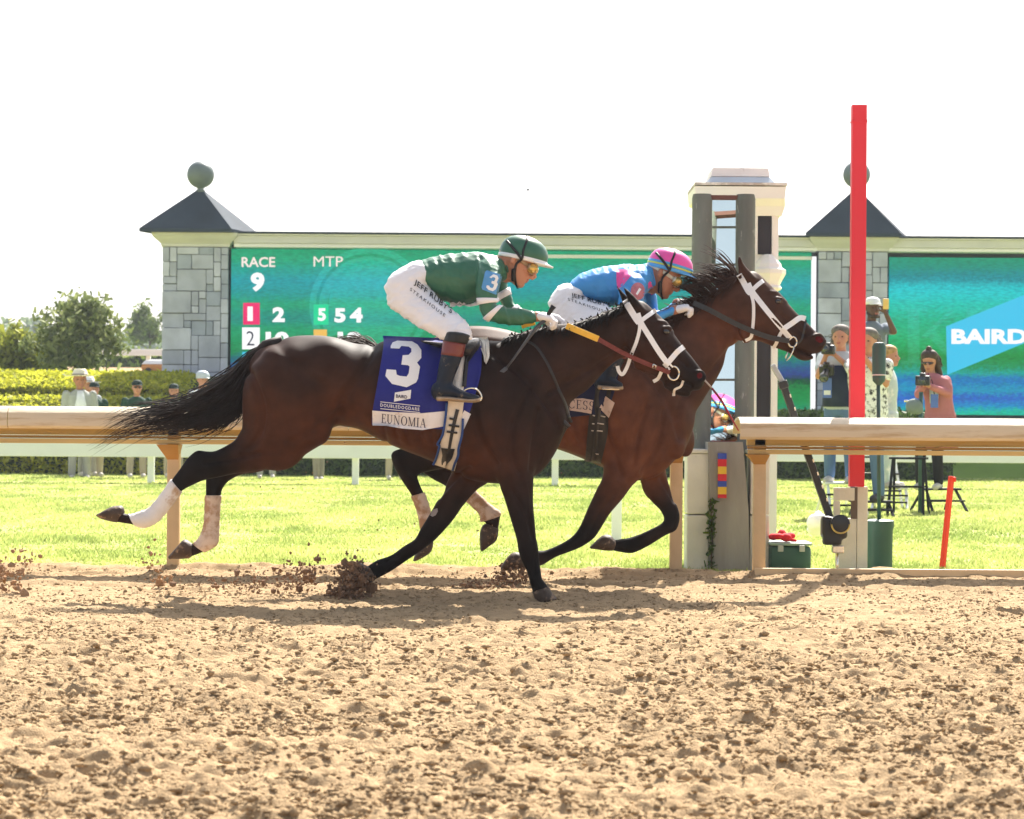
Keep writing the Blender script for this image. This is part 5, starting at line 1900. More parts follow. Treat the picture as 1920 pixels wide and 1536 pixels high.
wrap('C', [(527, 520, 618, 494, .034), (560, 600, 650, 582, .034), (583, 680, 668, 652, .038), (594, 752, 672, 735, .042), (605, 790, 680, 780, .04)], D2 - .13, h2, M_bandage_b)
wrap('C', [(940, 440, 880, 512, .035), (1010, 490, 945, 562, .034), (1110, 585, 1036, 652, .038), (1187, 640, 1046, 706, .044), (1188, 672, 1060, 714, .04)], D2 + .13, h2, M_bandage_b)
e = hit(T2, 1459, 565, D2)
mk('eye', ell(e + Vector((0, .004, 0)), .019, .014, .015), M_eye, h2)
n = hit(T2, 1533, 638, D2)
mk('nostril', ell(n + Vector((0, .009, 0)), .034, .013, .024), M_nostril, h2)
# tail blown back over the croup line of the near horse
tg2 = [[(745, 690), (715, 655), (685, 638), (655, 628), (620, 640)], [(745, 700), (715, 668), (680, 650), (640, 645), (600, 665)],
       [(742, 715), (705, 690), (670, 680), (630, 690), (590, 720)]]
mk('tail', join(strands(tg2, 160, D2, .006, 8, 9, 10, .03), orient(tube([P(x, y, D2) for x, y in [(760, 690), (715, 668), (675, 655)]], [.04, .04, .01], 10))), M_hair2, h2)
M_hair3 = mat('sunlit mane', (0.045, 0.022, 0.015), 0.7, 0.10, 0.5, 9)
# flying mane
crest2 = catmull([np.array(R('E', x, y)) for x, y in [(560, 725), (700, 640), (845, 540), (980, 472), (1100, 396), (1215, 312)]], 12)
V, Fc = [], []
rr = np.random.default_rng(8)
LK = np.stack([rr.random(46), rr.normal(0, .20, 46), rr.uniform(.55, 1.1, 46), rr.normal(0, .12, 46)], 1)
for i in range(1300):
    lk = rr.integers(0, 46)
    u = np.clip(LK[lk, 0] + rr.normal(0, .012), 0, 1)
    k = min(int(u * (len(crest2) - 1)), len(crest2) - 2)
    p = crest2[k] + rr.normal(0, 1.5, 2)
    fly = rr.random() < (.62 if u > .48 else .12)
    if fly:
        L = rr.uniform(55, 92) * LK[lk, 2] * (1 if u > .5 else .4)
        ang = 2.85 + LK[lk, 1] + rr.normal(0, .07) - (.5 if lk % 6 == 0 else 0)
    else:
        L = rr.uniform(16, 46)
        ang = rr.normal(-2.45, .25)
    q = p + L * np.array([math.cos(ang), -math.sin(ang)])
    bend = (LK[lk, 3] + .05 + rr.normal(0, .03)) * L
    m = (p + q) / 2 + np.array([math.sin(ang), math.cos(ang)]) * bend - (np.array([0, L * .12]) if fly else 0)
    y0 = rr.normal(0, .025)
    dq = rr.normal(0, .05) if fly else -.06
    pts = [P(p[0], p[1] + 3, D2 + y0), P(*(p * .45 + m * .55), D2 + y0 + dq * .3 - (0 if fly else .03)), P(*(m * .55 + q * .45), D2 + y0 + dq * .7), P(q[0], q[1], D2 + y0 + dq)]
    pts = [Vector(a) for a in catmull([np.array(a) for a in pts], 2)]
    v, f = tube(pts, [.0034 * (1 - .9 * (j / 6) ** 1.5) for j in range(len(pts))], 4)
    b = len(V)
    V += v
    Fc += [tuple(a + b for a in t) for t in f]
mk('mane', (V, Fc), M_hair3, h2)
br2 = bridle(h2, T2, D2, [
    ('headpiece', 'E', [(1222, 300), (1255, 355), (1290, 420), (1310, 440)], 11, M_white_strap, None),
    ('cheek_strap', 'E', [(1290, 365), (1320, 425), (1400, 530), (1490, 640), (1612, 785)], 10, M_white_strap, None),
    ('throat_strap', 'E', [(1300, 420), (1328, 500), (1332, 600), (1325, 700), (1312, 770), (1270, 795)], 6, M_white_strap, None),
    ('browband', 'E', [(1310, 430), (1360, 380), (1405, 345)], 8, M_white_strap, None),
    ('noseband', 'E', [(1560, 705), (1620, 665), (1680, 625), (1722, 632)], 10, M_white_strap, None),
    ('chin_strap', 'E', [(1560, 700), (1525, 760), (1500, 820), (1480, 850)], 6.5, M_white_strap, None),
    ('nose_strap', 'E', [(1725, 640), (1710, 720), (1690, 790), (1650, 830)], 4, M_black_strap, None),
], [('E', 1622, 805, .028)], M_white_strap)
bt = [P(*R('E', x, y), D2 - .075) for x, y in [(1640, 830), (1625, 880), (1600, 925), (1578, 945), (1572, 920), (1590, 880)]]
mk('bit_lever', tube(bt, .0045, 6), M_metal, br2)
r2 = rein([(*R('E', 880, 512), D2 - .12), (*R('E', 1000, 565), D2 - .14), (*R('E', 1150, 645), D2 - .13), (*R('E', 1300, 715), D2 - .12), (*R('E', 1450, 770), D2 - .11), (*R('E', 1600, 798), D2 - .09)], .030, M_black_strap, 'rein', h2)
# saddle cloth, name band, girth of horse 2
sc2, TS2 = cloth('saddle_cloth', 'N', [((1010, 622), (1168, 600)), ((1006, 660), (1166, 650)), ((1004, 720), (1156, 720)), ((1000, 790), (1138, 775))], D2, T2, M_dkblue, h2, seed=5)
v, f = poly2d([R('D', *p) for p in [(560, 818), (760, 832), (850, 828), (930, 842), (915, 945), (835, 930), (700, 912), (560, 905)]])
nb2 = mk('name_band', decal(v, f, TS2, D2, .004, 6), M_nameb, sc2)
v, f = serif('CESS', R('D', 742, 900), (15.5, 1.6), (.5, -16.5), .16)
mk('name_lettering', decal(v, f, TS2, D2, .0065, 5), M_navyprint, nb2)
v, f = poly2d([R('D', *p) for p in [(1022, 812), (1090, 862), (1046, 975), (975, 902)]])
mk('name_band', decal(v, f, T2, D2, .02, 6), M_nameb, sc2)
M_girthb = mat('black rubber girth', (0.016, 0.013, 0.012), 0.5, 0.45, 0.25, 30, 0.3, 60)
gi2, TG2 = cloth('girth', 'D', [((945, 700), (1080, 720)), ((915, 850), (1045, 870)), ((890, 1050), (1038, 1090)), ((868, 1300), (985, 1320))], D2, T2, M_girthb, h2, .016, True, .001)
M_stitch = mat('buckle', (0.55, 0.48, 0.42), 0.4, 0.5, 0.1, metal=.6)
for (x0, y0, x1, y1) in [(985, 960, 1020, 968), (960, 1015, 1010, 1022), (950, 1070, 1000, 1075), (940, 1245, 970, 1248), (925, 955, 942, 960), (920, 1018, 938, 1020), (915, 1070, 932, 1072)]:
    mk('girth_buckle', strap([R('D', x0, y0), R('D', x1, y1)], 2.2, TG2, D2, .003, .005, smooth=False), M_stitch, gi2)
mk('girth_strap', strap([R('D', *p) for p in [(975, 900), (955, 1040), (945, 1180), (930, 1300)]], 8, TG2, D2, .003, .005), M_black_strap, gi2)
sd2 = fuse([PL('N', [(1020, 612, 1020, 640, .12), (1060, 618, 1060, 655, .2), (1110, 612, 1110, 680, .25), (1150, 595, 1150, 700, .26), (1172, 595, 1168, 650, .2)], D2)], .012, 4)
mk('saddle', sd2, M_black_strap, h2)
# ================================================================== people
def skin(name, col):
    return mat(name, col, 0.5, 0.4, 0.08, 18, 0.05, 120)


M_skin = skin('skin', (0.48, 0.22, 0.14))
M_skin2 = skin('tanned skin', (0.36, 0.15, 0.09))
M_skind = skin('dark skin', (0.10, 0.045, 0.03))
M_brow = mat('brow hair', (0.05, 0.03, 0.02), 0.8, 0.2)
M_lip = skin('lips', (0.36, 0.12, 0.10))


class Head:
    """head frame: o = base under the chin line, f = face direction, u = up, s = side, h = chin to crown"""

    def __init__(self, o, f, u, h):
        self.o = Vector(o)
        self.f = Vector(f).normalized()
        self.u = Vector(u)
        self.u = (self.u - self.f * self.u.dot(self.f)).normalized()
        self.s = self.f.cross(self.u)
        self.h = h

    def at(self, f, s, u):
        return self.o + (self.f * f + self.s * s + self.u * u) * self.h

    def lofts(self):
        h = self.h
        prof = [(-.10, .14, .05, .965), (-.25, .24, .17, .94), (-.37, .34, .29, .86), (-.43, .40, .345, .76), (-.44, .42, .36, .66), (-.43, .43, .352, .58),
                (-.41, .40, .34, .51), (-.39, .395, .335, .44), (-.36, .395, .325, .36), (-.27, .40, .305, .28), (-.18, .41, .275, .20),
                (-.10, .405, .235, .12), (.02, .40, .18, .05), (.16, .385, .12, .0), (.26, .35, .06, -.02)]
        rings = []
        for b, f, w_, z in prof:
            rings.append((self.at((b + f) / 2, 0, z), self.f * (f - b) / 2 * h, self.s * w_ * h))
        A = self.at
        out = [ring_loft(rings, 20)]
        out.append(tube([A(.40, 0, .56), A(.46, 0, .46), A(.53, 0, .37), A(.50, 0, .325), A(.40, 0, .31)], [.035 * h, .045 * h, .06 * h, .055 * h, .02 * h], 10))
        for s in (-1, 1):
            out.append(ell(A(.45, s * .055, .335), .045 * h, .045 * h, .035 * h, 6, 8))                      # nostril wings
            out.append(cap(A(.37, s * .06, .60), A(.31, s * .23, .585), .045 * h, .04 * h, 8))                  # brow
            out.append(ell(A(.27, s * .20, .42), .10 * h, .085 * h, .07 * h, 8, 10))                              # cheek
            ear = Matrix((self.f, self.s, self.u)).transposed()
            out.append(ell(A(-.06, s * .37, .46), .07 * h, .035 * h, .12 * h, 8, 10, rot=ear))
            out.append(cap(A(-.10, s * .385, .52), A(-.02, s * .37, .38), .03 * h, .025 * h, 8))
        out.append(cap(A(.415, -.07, .235), A(.415, .07, .235), .035 * h, .035 * h, 8))
        out.append(cap(A(.405, -.06, .185), A(.405, .06, .185), .035 * h, .035 * h, 8))
        out.append(ell(A(.36, 0, .07), .075 * h, .09 * h, .07 * h, 8, 10))
        return out

    def features(self, parent, mlip=None, eyes=True):
        h = self.h
        if eyes:
            for s in (-1, 1):
                mk('eye', ell(self.at(.345, s * .155, .50), .045 * h, .05 * h, .032 * h, 8, 10), M_eyew, parent)
        mk('lips', join(cap(self.at(.428, -.07, .232), self.at(.428, .07, .232), .027 * h, .027 * h, 8), cap(self.at(.42, -.055, .187), self.at(.42, .055, .187), .028 * h, .028 * h, 8)), mlip or M_lip, parent)


M_eyew = mat('eyeball', (0.05, 0.035, 0.03), 0.2, 0.6, 0.0)


def hand(c, f, dn, s, L, curl=1.0, fat=1.0):
    """lofts of a hand: c wrist, f pointing to the knuckles, dn palm side, s towards the thumb, L hand length"""
    c, f, dn, s = Vector(c), Vector(f).normalized(), Vector(dn).normalized(), Vector(s).normalized()
    out = []
    k = L / .18
    pw = .040 * k
    rings = []
    for a, w_, t in ((0, .028, .020), (.03, .036, .022), (.06, .042, .021), (.092, .042, .018), (.10, .036, .012)):
        rings.append((c + f * a * k, s * w_ * k * fat, dn * t * k * fat))
    out.append(ring_loft(rings, 12))
    for i, (off, ln) in enumerate(((.033, .075), (.012, .085), (-.010, .08), (-.031, .062))):
        b = c + f * .088 * k + s * off * k
        a0 = .55 * curl
        d0 = (f * math.cos(a0) + dn * math.sin(a0))
        p1 = b + d0 * ln * .45 * k
        a1 = a0 + 1.25 * curl
        d1 = (f * math.cos(a1) + dn * math.sin(a1))
        p2 = p1 + d1 * ln * .33 * k
        a2 = a1 + .9 * curl
        d2 = (f * math.cos(a2) + dn * math.sin(a2))
        p3 = p2 + d2 * ln * .25 * k
        r = .0095 * k * fat
        out += [cap(b - f * .015 * k, p1, r * 1.05, r, 8), cap(p1, p2, r, r * .92, 8), cap(p2, p3, r * .92, r * .8, 8)]
    b = c + f * .025 * k + s * .030 * k + dn * .006 * k
    p1 = b + (f * .6 + s * .55 + dn * .35) * .045 * k
    p2 = p1 + (f * .8 + s * (.2 - .5 * curl) + dn * .5) * .034 * k
    out += [cap(b, p1, .0135 * k * fat, .0115 * k * fat, 8), cap(p1, p2, .0115 * k * fat, .009 * k * fat, 8)]
    return out


def band_rings(rings, i0, i1, add=.0085):
    sub = rings[i0:i1]
    return ring_loft([(c, a * (1 + add / a.length), b * (1 + add / b.length)) for c, a, b in sub], 20)


def helmet(hd, parent, m, mband, mstrap, peak_m, m2=None):
    """riding helmet: dome, band round the rim, peak, rubber band"""
    h = hd.h
    A = hd.at
    def ring(z, rf, rs, cf=0.0):
        return (A(cf, 0, z), hd.f * rf * h, hd.s * rs * h)
    dome_ = [ring(.60, .53, .44), ring(.68, .545, .455), ring(.78, .545, .455), ring(.90, .51, .43, -.01), ring(1.0, .44, .37, -.02), ring(1.07, .34, .29, -.025), ring(1.12, .20, .18, -.03), ring(1.14, .06, .05, -.03)]
    he = mk('helmet', orient(ring_loft(dome_, 28)), m, parent)
    mk('helmet_band', orient(ring_loft([ring(.585, .538, .448), ring(.60, .552, .46), ring(.66, .556, .464), ring(.672, .545, .455)], 28)), mband, he)
    V, Fc = [], []
    n = 14
    for i in range(n + 1):
        t = -1.1 + 2.2 * i / n
        for k, (rf, z) in enumerate(((.53, .615), (.53 + .17 * max(0, math.cos(t)) ** .6, .575))):
            for dz in (0, .03):
                V.append(tuple(A(rf * math.cos(t) if k == 0 else .5 * math.cos(t) + (rf - .5) * math.cos(t), .45 * math.sin(t) * (1 + .05 * k), z + dz)))
    for i in range(n):
        a, b = i * 4, i * 4 + 4
        Fc += [(a, b, b + 2, a + 2), (a + 1, a + 3, b + 3, b + 1), (a + 2, b + 2, b + 3, a + 3), (a, a + 1, b + 1, b)]
    Fc += [(0, 2, 3, 1), (n * 4, n * 4 + 1, n * 4 + 3, n * 4 + 2)]
    mk('helmet_peak', orient((V, Fc)), peak_m, he)
    return he


def goggles(hd, parent, mlens, mframe):
    h = hd.h
    A = hd.at
    fr = ring_loft([(A(.30, 0, .50), hd.s * .34 * h, hd.u * .135 * h), (A(.43, 0, .50), hd.s * .30 * h, hd.u * .145 * h), (A(.49, 0, .50), hd.s * .24 * h, hd.u * .12 * h)], 24)
    g = mk('goggles', orient(fr), mframe, parent)
    for s in (-1, 1):
        le = ell(A(.40, s * .20, .50), .135 * h, .135 * h, .115 * h, 10, 14)
        mk('goggle_lens', le, mlens, g)
    rings = []
    mk('goggle_strap', orient(ring_loft([(A(-.01, 0, .47), hd.f * .45 * h, hd.s * .375 * h), (A(-.01, 0, .55), hd.f * .455 * h, hd.s * .38 * h)], 28)), mframe, g)
    return g


M_bre = mat('white breeches', (0.80, 0.78, 0.80), 0.75, 0.25, 0.03, 10, 0.35, 18)
M_green = mat('green silk', (0.034, 0.135, 0.082), 0.5, 0.4, 0.12, 8, 0.5, 14)
M_blue2 = mat('sky blue silk', (0.05, 0.27, 0.62), 0.5, 0.4, 0.08, 8, 0.5, 14)
M_pink = mat('pink silk', (0.75, 0.07, 0.32), 0.5, 0.4, 0.08, 8, 0.4, 14)
M_wsilk = mat('white silk', (0.80, 0.78, 0.82), 0.6, 0.3, 0.04, 10, 0.4, 16)
M_armb = mat('blue armband', (0.10, 0.30, 0.58), 0.7, 0.3, 0.06)
M_boot = mat('blue black boot', (0.008, 0.013, 0.026), 0.4, 0.25, 0.2, 20, 0.3, 30, dirt=((0.22, 0.17, 0.12), 0.42, 13))
M_bootb = mat('maroon boot top', (0.16, 0.03, 0.022), 0.35, 0.5, 0.15)
M_bootk = mat('black boot cuff', (0.012, 0.011, 0.012), 0.5, 0.4, 0.15, 20, 0.3, 40)
M_sole = mat('muddy sole', (0.36, 0.27, 0.19), 0.8, 0.2, 0.3, 30, 0.5, 80)
M_glove = mat('white glove', (0.78, 0.76, 0.78), 0.8, 0.2, 0.06, 20, 0.2, 80, dirt=((0.5, 0.38, 0.24), 0.38, 22))
M_helg = mat('green helmet', (0.028, 0.12, 0.07), 0.35, 0.5, 0.05)
M_help = mat('pink helmet', (0.78, 0.08, 0.36), 0.35, 0.5, 0.05)
M_helb = mat('blue helmet band', (0.08, 0.34, 0.70), 0.35, 0.5, 0.05)
M_lime = mat('lime stripe', (0.55, 0.62, 0.12), 0.4, 0.4, 0.05)
M_helw = mat('white helmet band', (0.80, 0.80, 0.82), 0.4, 0.4, 0.03)
M_rub = mat('black rubber', (0.012, 0.012, 0.013), 0.55, 0.4, 0.1)
M_lens = mat('amber lens', (0.62, 0.40, 0.10), 0.08, 0.9, 0.05, metal=.5)
M_gfr = mat('goggle frame', (0.30, 0.20, 0.12), 0.3, 0.5, 0.2)
M_gfr2 = mat('clear goggle frame', (0.62, 0.58, 0.48), 0.25, 0.5, 0.2)
M_cropb = mat('crop shaft', (0.06, 0.06, 0.065), 0.4, 0.5, 0.3, 30)
M_blackp = mat('black print', (0.015, 0.015, 0.02), 0.7, 0.3, 0.02)


def jockey(label, d, reg, K, top_m, head, group):
    """K: dict of outline pairs; builds one continuous body and the clothes over it"""
    j = thing('person', label, 'jockey', (P(*R(reg, *K['foot']), d).x, d - .05, 0.0), group)
    pel = PL(reg, K['pelvis'], d)
    th_n = PL(reg, K['thigh'], d, dy=-.0)
    th_f = PL(reg, [(*p[:4], p[4], -p[5]) for p in K['thigh']], d)
    tor = PL(reg, K['torso'], d)
    an = pair_rings(reg, K['arm'], d, 4)
    af = pair_rings(reg, K['farm'], d, 4)
    sh_n = PL('N', K['shank'], d)
    sh_f = PL('N', [(*p[:4], p[4], -p[5]) for p in K['shank']], d)
    neck = cap(head.at(-.06, 0, .15), P(*R(reg, *K['neckbase']), d), .058, .075)
    hn = hand(*K['hand'])
    hf = hand(*K['fhand'])
    inner = [PL(reg, K['pelvis'], d, add=-.012), PL(reg, K['thigh'], d, add=-.012), PL(reg, [(*p[:4], p[4], -p[5]) for p in K['thigh']], d, add=-.012),
             PL(reg, K['torso'], d, add=-.016), ring_loft(dome(pair_rings(reg, K['arm'], d, 4, 1, -.012), .6, .4)),
             ring_loft(dome(pair_rings(reg, K['farm'], d, 4, 1, -.012), .6, .4)), PL('N', K['shank'], d, add=-.010),
             PL('N', [(*p[:4], p[4], -p[5]) for p in K['shank']], d, add=-.010), neck] + head.lofts() + hn + hf
    inner += [cap(P(*R(reg, *K['arm'][-1][:2]), d + K['arm'][-1][5]).lerp(P(*R(reg, *K['arm'][-1][2:4]), d + K['arm'][-1][5]), .5), Vector(K['hand'][0]) + Vector(K['hand'][1]).normalized() * .03, .03, .026),
              cap(P(*R(reg, *K['farm'][-1][:2]), d + K['farm'][-1][5]).lerp(P(*R(reg, *K['farm'][-1][2:4]), d + K['farm'][-1][5]), .5), Vector(K['fhand'][0]) + Vector(K['fhand'][1]).normalized() * .03, .03, .026)]
    b = fuse(inner, .0062, 2)
    mk('body', b, K['skin'], j)
    head.features(j, eyes=False)
    br = crumple(fuse([pel, th_n, th_f], .0085, 4), 11, .0055, K['fold'][0], 40)
    br = crumple(br, 6, .0035, K['fold'][0] + .5, 43)
    ob = mk('breeches', br, M_bre, j)
    jk = fuse([tor, ring_loft(dome(an, .7, .1)), ring_loft(dome(af, .7, .1))] + K.get('extra', []), .008, 4)
    jk = crumple(jk, 13, .006, K['fold'][1], 50)
    jk = crumple(jk, 7, .0022, K['fold'][1] - .7, 53)
    oj = mk('silks', jk, top_m, j)
    K.update(j=j, ob=ob, oj=oj, an=an, af=af, tb=bvh(br), tj=bvh(jk), tbody=bvh(b))
    for sgn in (1, -1):
        q = lambda l: [(*p[:4], p[4], p[5] * sgn) for p in l]
        bo = mk('boot', fuse([PL('N', q(K['boot']), d, add=.002), PL('N', q(K['bfoot']), d, add=.002)], .008, 3), M_boot, j)
        mk('boot_top', orient(PL('N', q(K['band']), d, add=.005, k0=.1, k1=.05)), M_bootb, bo)
        mk('boot_cuff', orient(PL('N', q(K['cuff']), d, add=.007, k0=.2, k1=.05)), M_bootk, bo)
        mk('boot_sole', orient(PL('N', q(K['sole']), d, add=.004, k0=.3, k1=.3)), M_sole, bo)
        mk('glove', fuse([(v, f) for v, f in [grow(x, .0035) for x in (hn if sgn == 1 else hf)]], .0048, 1), K.get('glove', M_glove), j)
    return j


def grow(vf, a):
    """push a small closed shape outwards from its centre line"""
    v, f = orient(vf)
    bm = bmesh.new()
    vs = [bm.verts.new(p) for p in v]
    for q in f:
        try:
            bm.faces.new([vs[i] for i in q])
        except ValueError:
            pass
    bm.normal_update()
    for w_ in bm.verts:
        w_.co += w_.normal * a
    bm.verts.index_update()
    out = [w_.co[:] for w_ in bm.verts], [tuple(w_.index for w_ in q.verts) for q in bm.faces]
    bm.free()
    return out


# ---- jockey in green
def face_and_helmet(reg, chin, rim, th, ht, d, h=.245):
    """two frames: the face bowed forward by th, the helmet sitting level-ish at ht"""
    f, u = Vector((math.cos(th), 0, -math.sin(th))), Vector((math.sin(th), 0, math.cos(th)))
    c = P(*R(reg, *chin), d)
    face = Head(c - f * .41 * h - u * .03 * h, f - Vector((0, .05, 0)), u, h)
    f, u = Vector((math.cos(ht), 0, -math.sin(ht))), Vector((math.sin(ht), 0, math.cos(ht)))
    r_ = P(*R(reg, *rim), d)
    return face, Head(r_ - u * .63 * .25, f - Vector((0, .05, 0)), u, .25)


hd1, hm1 = face_and_helmet('G', (1490, 583), (1494, 298), .52, .215, D1)
K1 = dict(
    fold=(-.65, 1.2), foot=(640, 1700), neckbase=(1265, 390), skin=M_skin,
    pelvis=[(430, 318, 578, 600, .155, 0), (310, 365, 560, 680, .17, 0), (190, 445, 470, 730, .17, 0), (118, 560, 300, 800, .15, 0)],
    thigh=[(430, 420, 140, 640, .10, -.07), (575, 590, 150, 760, .105, -.10), (690, 715, 300, 880, .10, -.16), (800, 810, 450, 975, .09, -.23), (915, 905, 600, 1060, .08, -.29), (985, 1010, 690, 1112, .07, -.32), (990, 1085, 745, 1125, .062, -.335)],
    torso=[(420, 335, 560, 610, .14, 0), (520, 296, 640, 690, .155, 0), (700, 255, 760, 742, .165, 0), (860, 238, 880, 762, .17, 0), (1000, 228, 1000, 740, .185, 0), (1120, 238, 1110, 640, .195, 0), (1220, 262, 1230, 560, .18, 0), (1285, 290, 1330, 520, .13, 0)],
    arm=[(1050, 330, 1290, 420, .07, -.16), (1035, 450, 1285, 485, .078, -.20), (1028, 600, 1252, 610, .072, -.23), (1050, 720, 1238, 715, .064, -.24), (1090, 860, 1240, 757, .058, -.24), (1165, 916, 1290, 772, .056, -.23), (1350, 958, 1400, 786, .05, -.19), (1520, 955, 1520, 800, .043, -.16), (1630, 922, 1625, 826, .038, -.14)],
    farm=[(1130, 350, 1330, 420, .07, .16), (1190, 490, 1345, 480, .072, .2), (1236, 650, 1352, 585, .066, .22), (1290, 770, 1397, 716, .058, .22), (1355, 850, 1440, 770, .054, .2), (1500, 910, 1540, 812, .046, .15), (1680, 915, 1690, 840, .036, .10)],
    shank=[(842, 625, 882, 630, .055, -.34), (832, 655, 866, 660, .052, -.35), (824, 690, 856, 692, .048, -.36), (820, 722, 846, 724, .04, -.37), (818, 738, 850, 730, .04, -.37)],
    boot=[(830, 655, 868, 662, .056, -.35), (824, 680, 862, 682, .054, -.355), (820, 705, 852, 706, .048, -.36), (818, 722, 848, 722, .043, -.365), (816, 735, 852, 732, .044, -.37)],
    bfoot=[(817, 718, 819, 750, .04, -.365), (838, 716, 840, 749, .044, -.37), (862, 730, 864, 750, .046, -.38), (882, 738, 884, 752, .042, -.385), (898, 742, 899, 751, .028, -.385)],
    band=[(832, 640, 872, 646, .056, -.348), (828, 665, 866, 670, .055, -.353)],
    cuff=[(838, 624, 880, 630, .060, -.345), (834, 640, 874, 645, .058, -.348)],
    sole=[(819, 744, 820, 751, .04, -.367), (840, 744, 841, 751, .044, -.37), (864, 747, 866, 753, .046, -.38), (884, 748, 886, 754, .043, -.385), (899, 746, 900, 752, .026, -.385)],
    hand=(P(*R('G', 1625, 868), D1 - .135), (1, 0, -.16), (-.1, .25, -1), (.1, 1, .1), .165, .9, 1.12),
    fhand=(P(*R('G', 1700, 872), D1 + .09), (1, 0, -.16), (0, -.15, -1), (.1, -1, .1), .165, .9, 1.12),
)
j1 = jockey('jockey in green silks and white breeches crouched over the number 3 horse', D1, 'G', K1, M_green, hd1, 'jockeys riding')
he1 = helmet(hm1, j1, M_helg, M_helw, M_rub, M_helw)
goggles(hd1, j1, M_lens, M_gfr)
def headstrap(hd, pts, wd, th=.003):
    """rubber strap along (f, s, u) head positions"""
    p = [q if isinstance(q, Vector) else hd.at(*q) for q in pts]
    p = [Vector(a) for a in catmull([np.array(a) for a in p], 5)]
    return orient(tube(p, [wd] * len(p), 6, flat=.4))


def straps(face, hm, he):
    for s in (-1, 1):
        low = [face.at(.06, s * .375, .40), face.at(.12, s * .34, .22), face.at(.24, s * .24, .04), face.at(.32, s * .12, -.03)]
        mk('helmet_strap', headstrap(hm, [(.0, s * .20, 1.13), (.02, s * .37, 1.0), (.0, s * .462, .80), (.01, s * .475, .60)] + low, .0065), M_rub, he)
        mk('helmet_strap', headstrap(hm, [(-.42, s * .26, .93), (-.30, s * .40, .84), (-.12, s * .475, .70), (.01, s * .478, .58)], .0075), M_rub, he)
        mk('chin_pad', cap(face.at(.08, s * .365, .24), face.at(.17, s * .31, .06), .013, .011, 10), M_rub, he)


straps(hd1, hm1, he1)
# white hoops and the number on the sleeve
rg = K1['an']
for nm, i0, i1 in (('sleeve_stripe', 11, 14), ('sleeve_stripe', 17, 21)):
    mk(nm, orient(band_rings(rg, i0, i1)), M_wsilk, K1['oj'])
rgf = K1['af']
for i0, i1 in ((8, 11), (15, 18)):
    mk('sleeve_stripe', orient(band_rings(rgf, i0, i1)), M_wsilk, K1['oj'])
v, f = poly2d([R('G', *p) for p in [(1135, 410), (1275, 452), (1288, 475), (1250, 630), (1225, 655), (1088, 602), (1082, 580), (1118, 425)]])
ab = mk('armband', decal(v, f, K1['tj'], D1, .006, 5), M_armb, K1['oj'])
tab = bvh(decal(v, f, K1['tj'], D1, .006, 5))
t3 = [(1160, 480), (1200, 450), (1240, 462), (1252, 490), (1235, 530), (1245, 550), (1225, 600), (1195, 620), (1150, 605), (1128, 580), (1135, 560), (1160, 565), (1165, 580), (1190, 590), (1205, 570), (1205, 550), (1180, 540), (1185, 515), (1208, 520), (1222, 495), (1210, 480), (1190, 480), (1180, 490)]
v, f = poly2d([R('G', *p) for p in t3])
mk('armband_number', decal(v, f, tab, D1, .003, 4), M_print, ab, label='white numeral 3')
# ragged white pattern along the jersey hem
pt = [(765, 732), (800, 728), (830, 745), (860, 722), (890, 745), (905, 730), (930, 750), (1000, 738), (1040, 705), (1050, 760), (960, 775), (900, 760), (860, 778), (830, 762), (800, 780), (765, 775)]
v, f = poly2d([R('G', *p) for p in pt])
mk('hem_pattern', decal(v, f, K1['tj'], D1, .003, 5), M_wsilk, K1['oj'])
cl = cap(hd1.at(-.12, 0, .22), P(*R('G', 1275, 400), D1), .066, .072)
mk('collar', fuse([cl], .009, 2), M_green, K1['oj'])
# lettering on the thigh
v, f = text_px("JEFF RUBY'S", R('G', 402, 560), (375 / 5.333, 300 / 5.333), (29 / 5.333 * .62, -78 / 5.333 * .86), .011, 1.05)
mk('sponsor_lettering', decal(v, f, K1['tb'], D1, .009, 5), M_blackp, K1['ob'])
v, f = text_px('STEAKHOUSE', R('G', 362, 610), (350 / 5.333, 268 / 5.333), (20 / 5.333 * .6, -36 / 5.333 * .8), .004, 1.35)
mk('sponsor_lettering', decal(v, f, K1['tb'], D1, .009, 5), M_blackp, K1['ob'])
# stirrups
def stirrup(horse, c, r):
    pts = [c + Vector((r * math.cos(a), 0.0, r * .95 * math.sin(a))) for a in [PI * (-.05 + 1.1 * k / 14) for k in range(15)]]
    s = mk('stirrup', join(tube(pts, .0055, 8)), M_metal, horse)
    mk('stirrup_tread', box(c + Vector((0, 0, -.01)), (r * 2, .05, .012), 0, .003), M_metal, s)


stirrup(h1, P(*R('B', 1815, 585), D1 - .38), .055)
# riding crop held along the neck
cr = thing('riding_crop', 'long black riding crop pointing back down from the hands of the green jockey', 'crop', tuple(P(975, 660, D1 - .17)))
mk('shaft', orient(tube([P(1022, 600, D1 - .16), P(1006, 614, D1 - .17), P(962, 674, D1 - .185), P(950, 690, D1 - .19)], [.011, .010, .006, .006], 8)), M_cropb, cr)
mk('flap', orient(bar(P(950, 690, D1 - .19), P(923, 712, D1 - .195), .022, .006, .002, (0, 1, 0))), M_cropb, cr)
mk('grip', orient(tube([P(1038, 574, D1 - .15), P(1034, 580, D1 - .15), P(1022, 600, D1 - .16)], [.016, .012, .011], 10)), M_rub, cr)

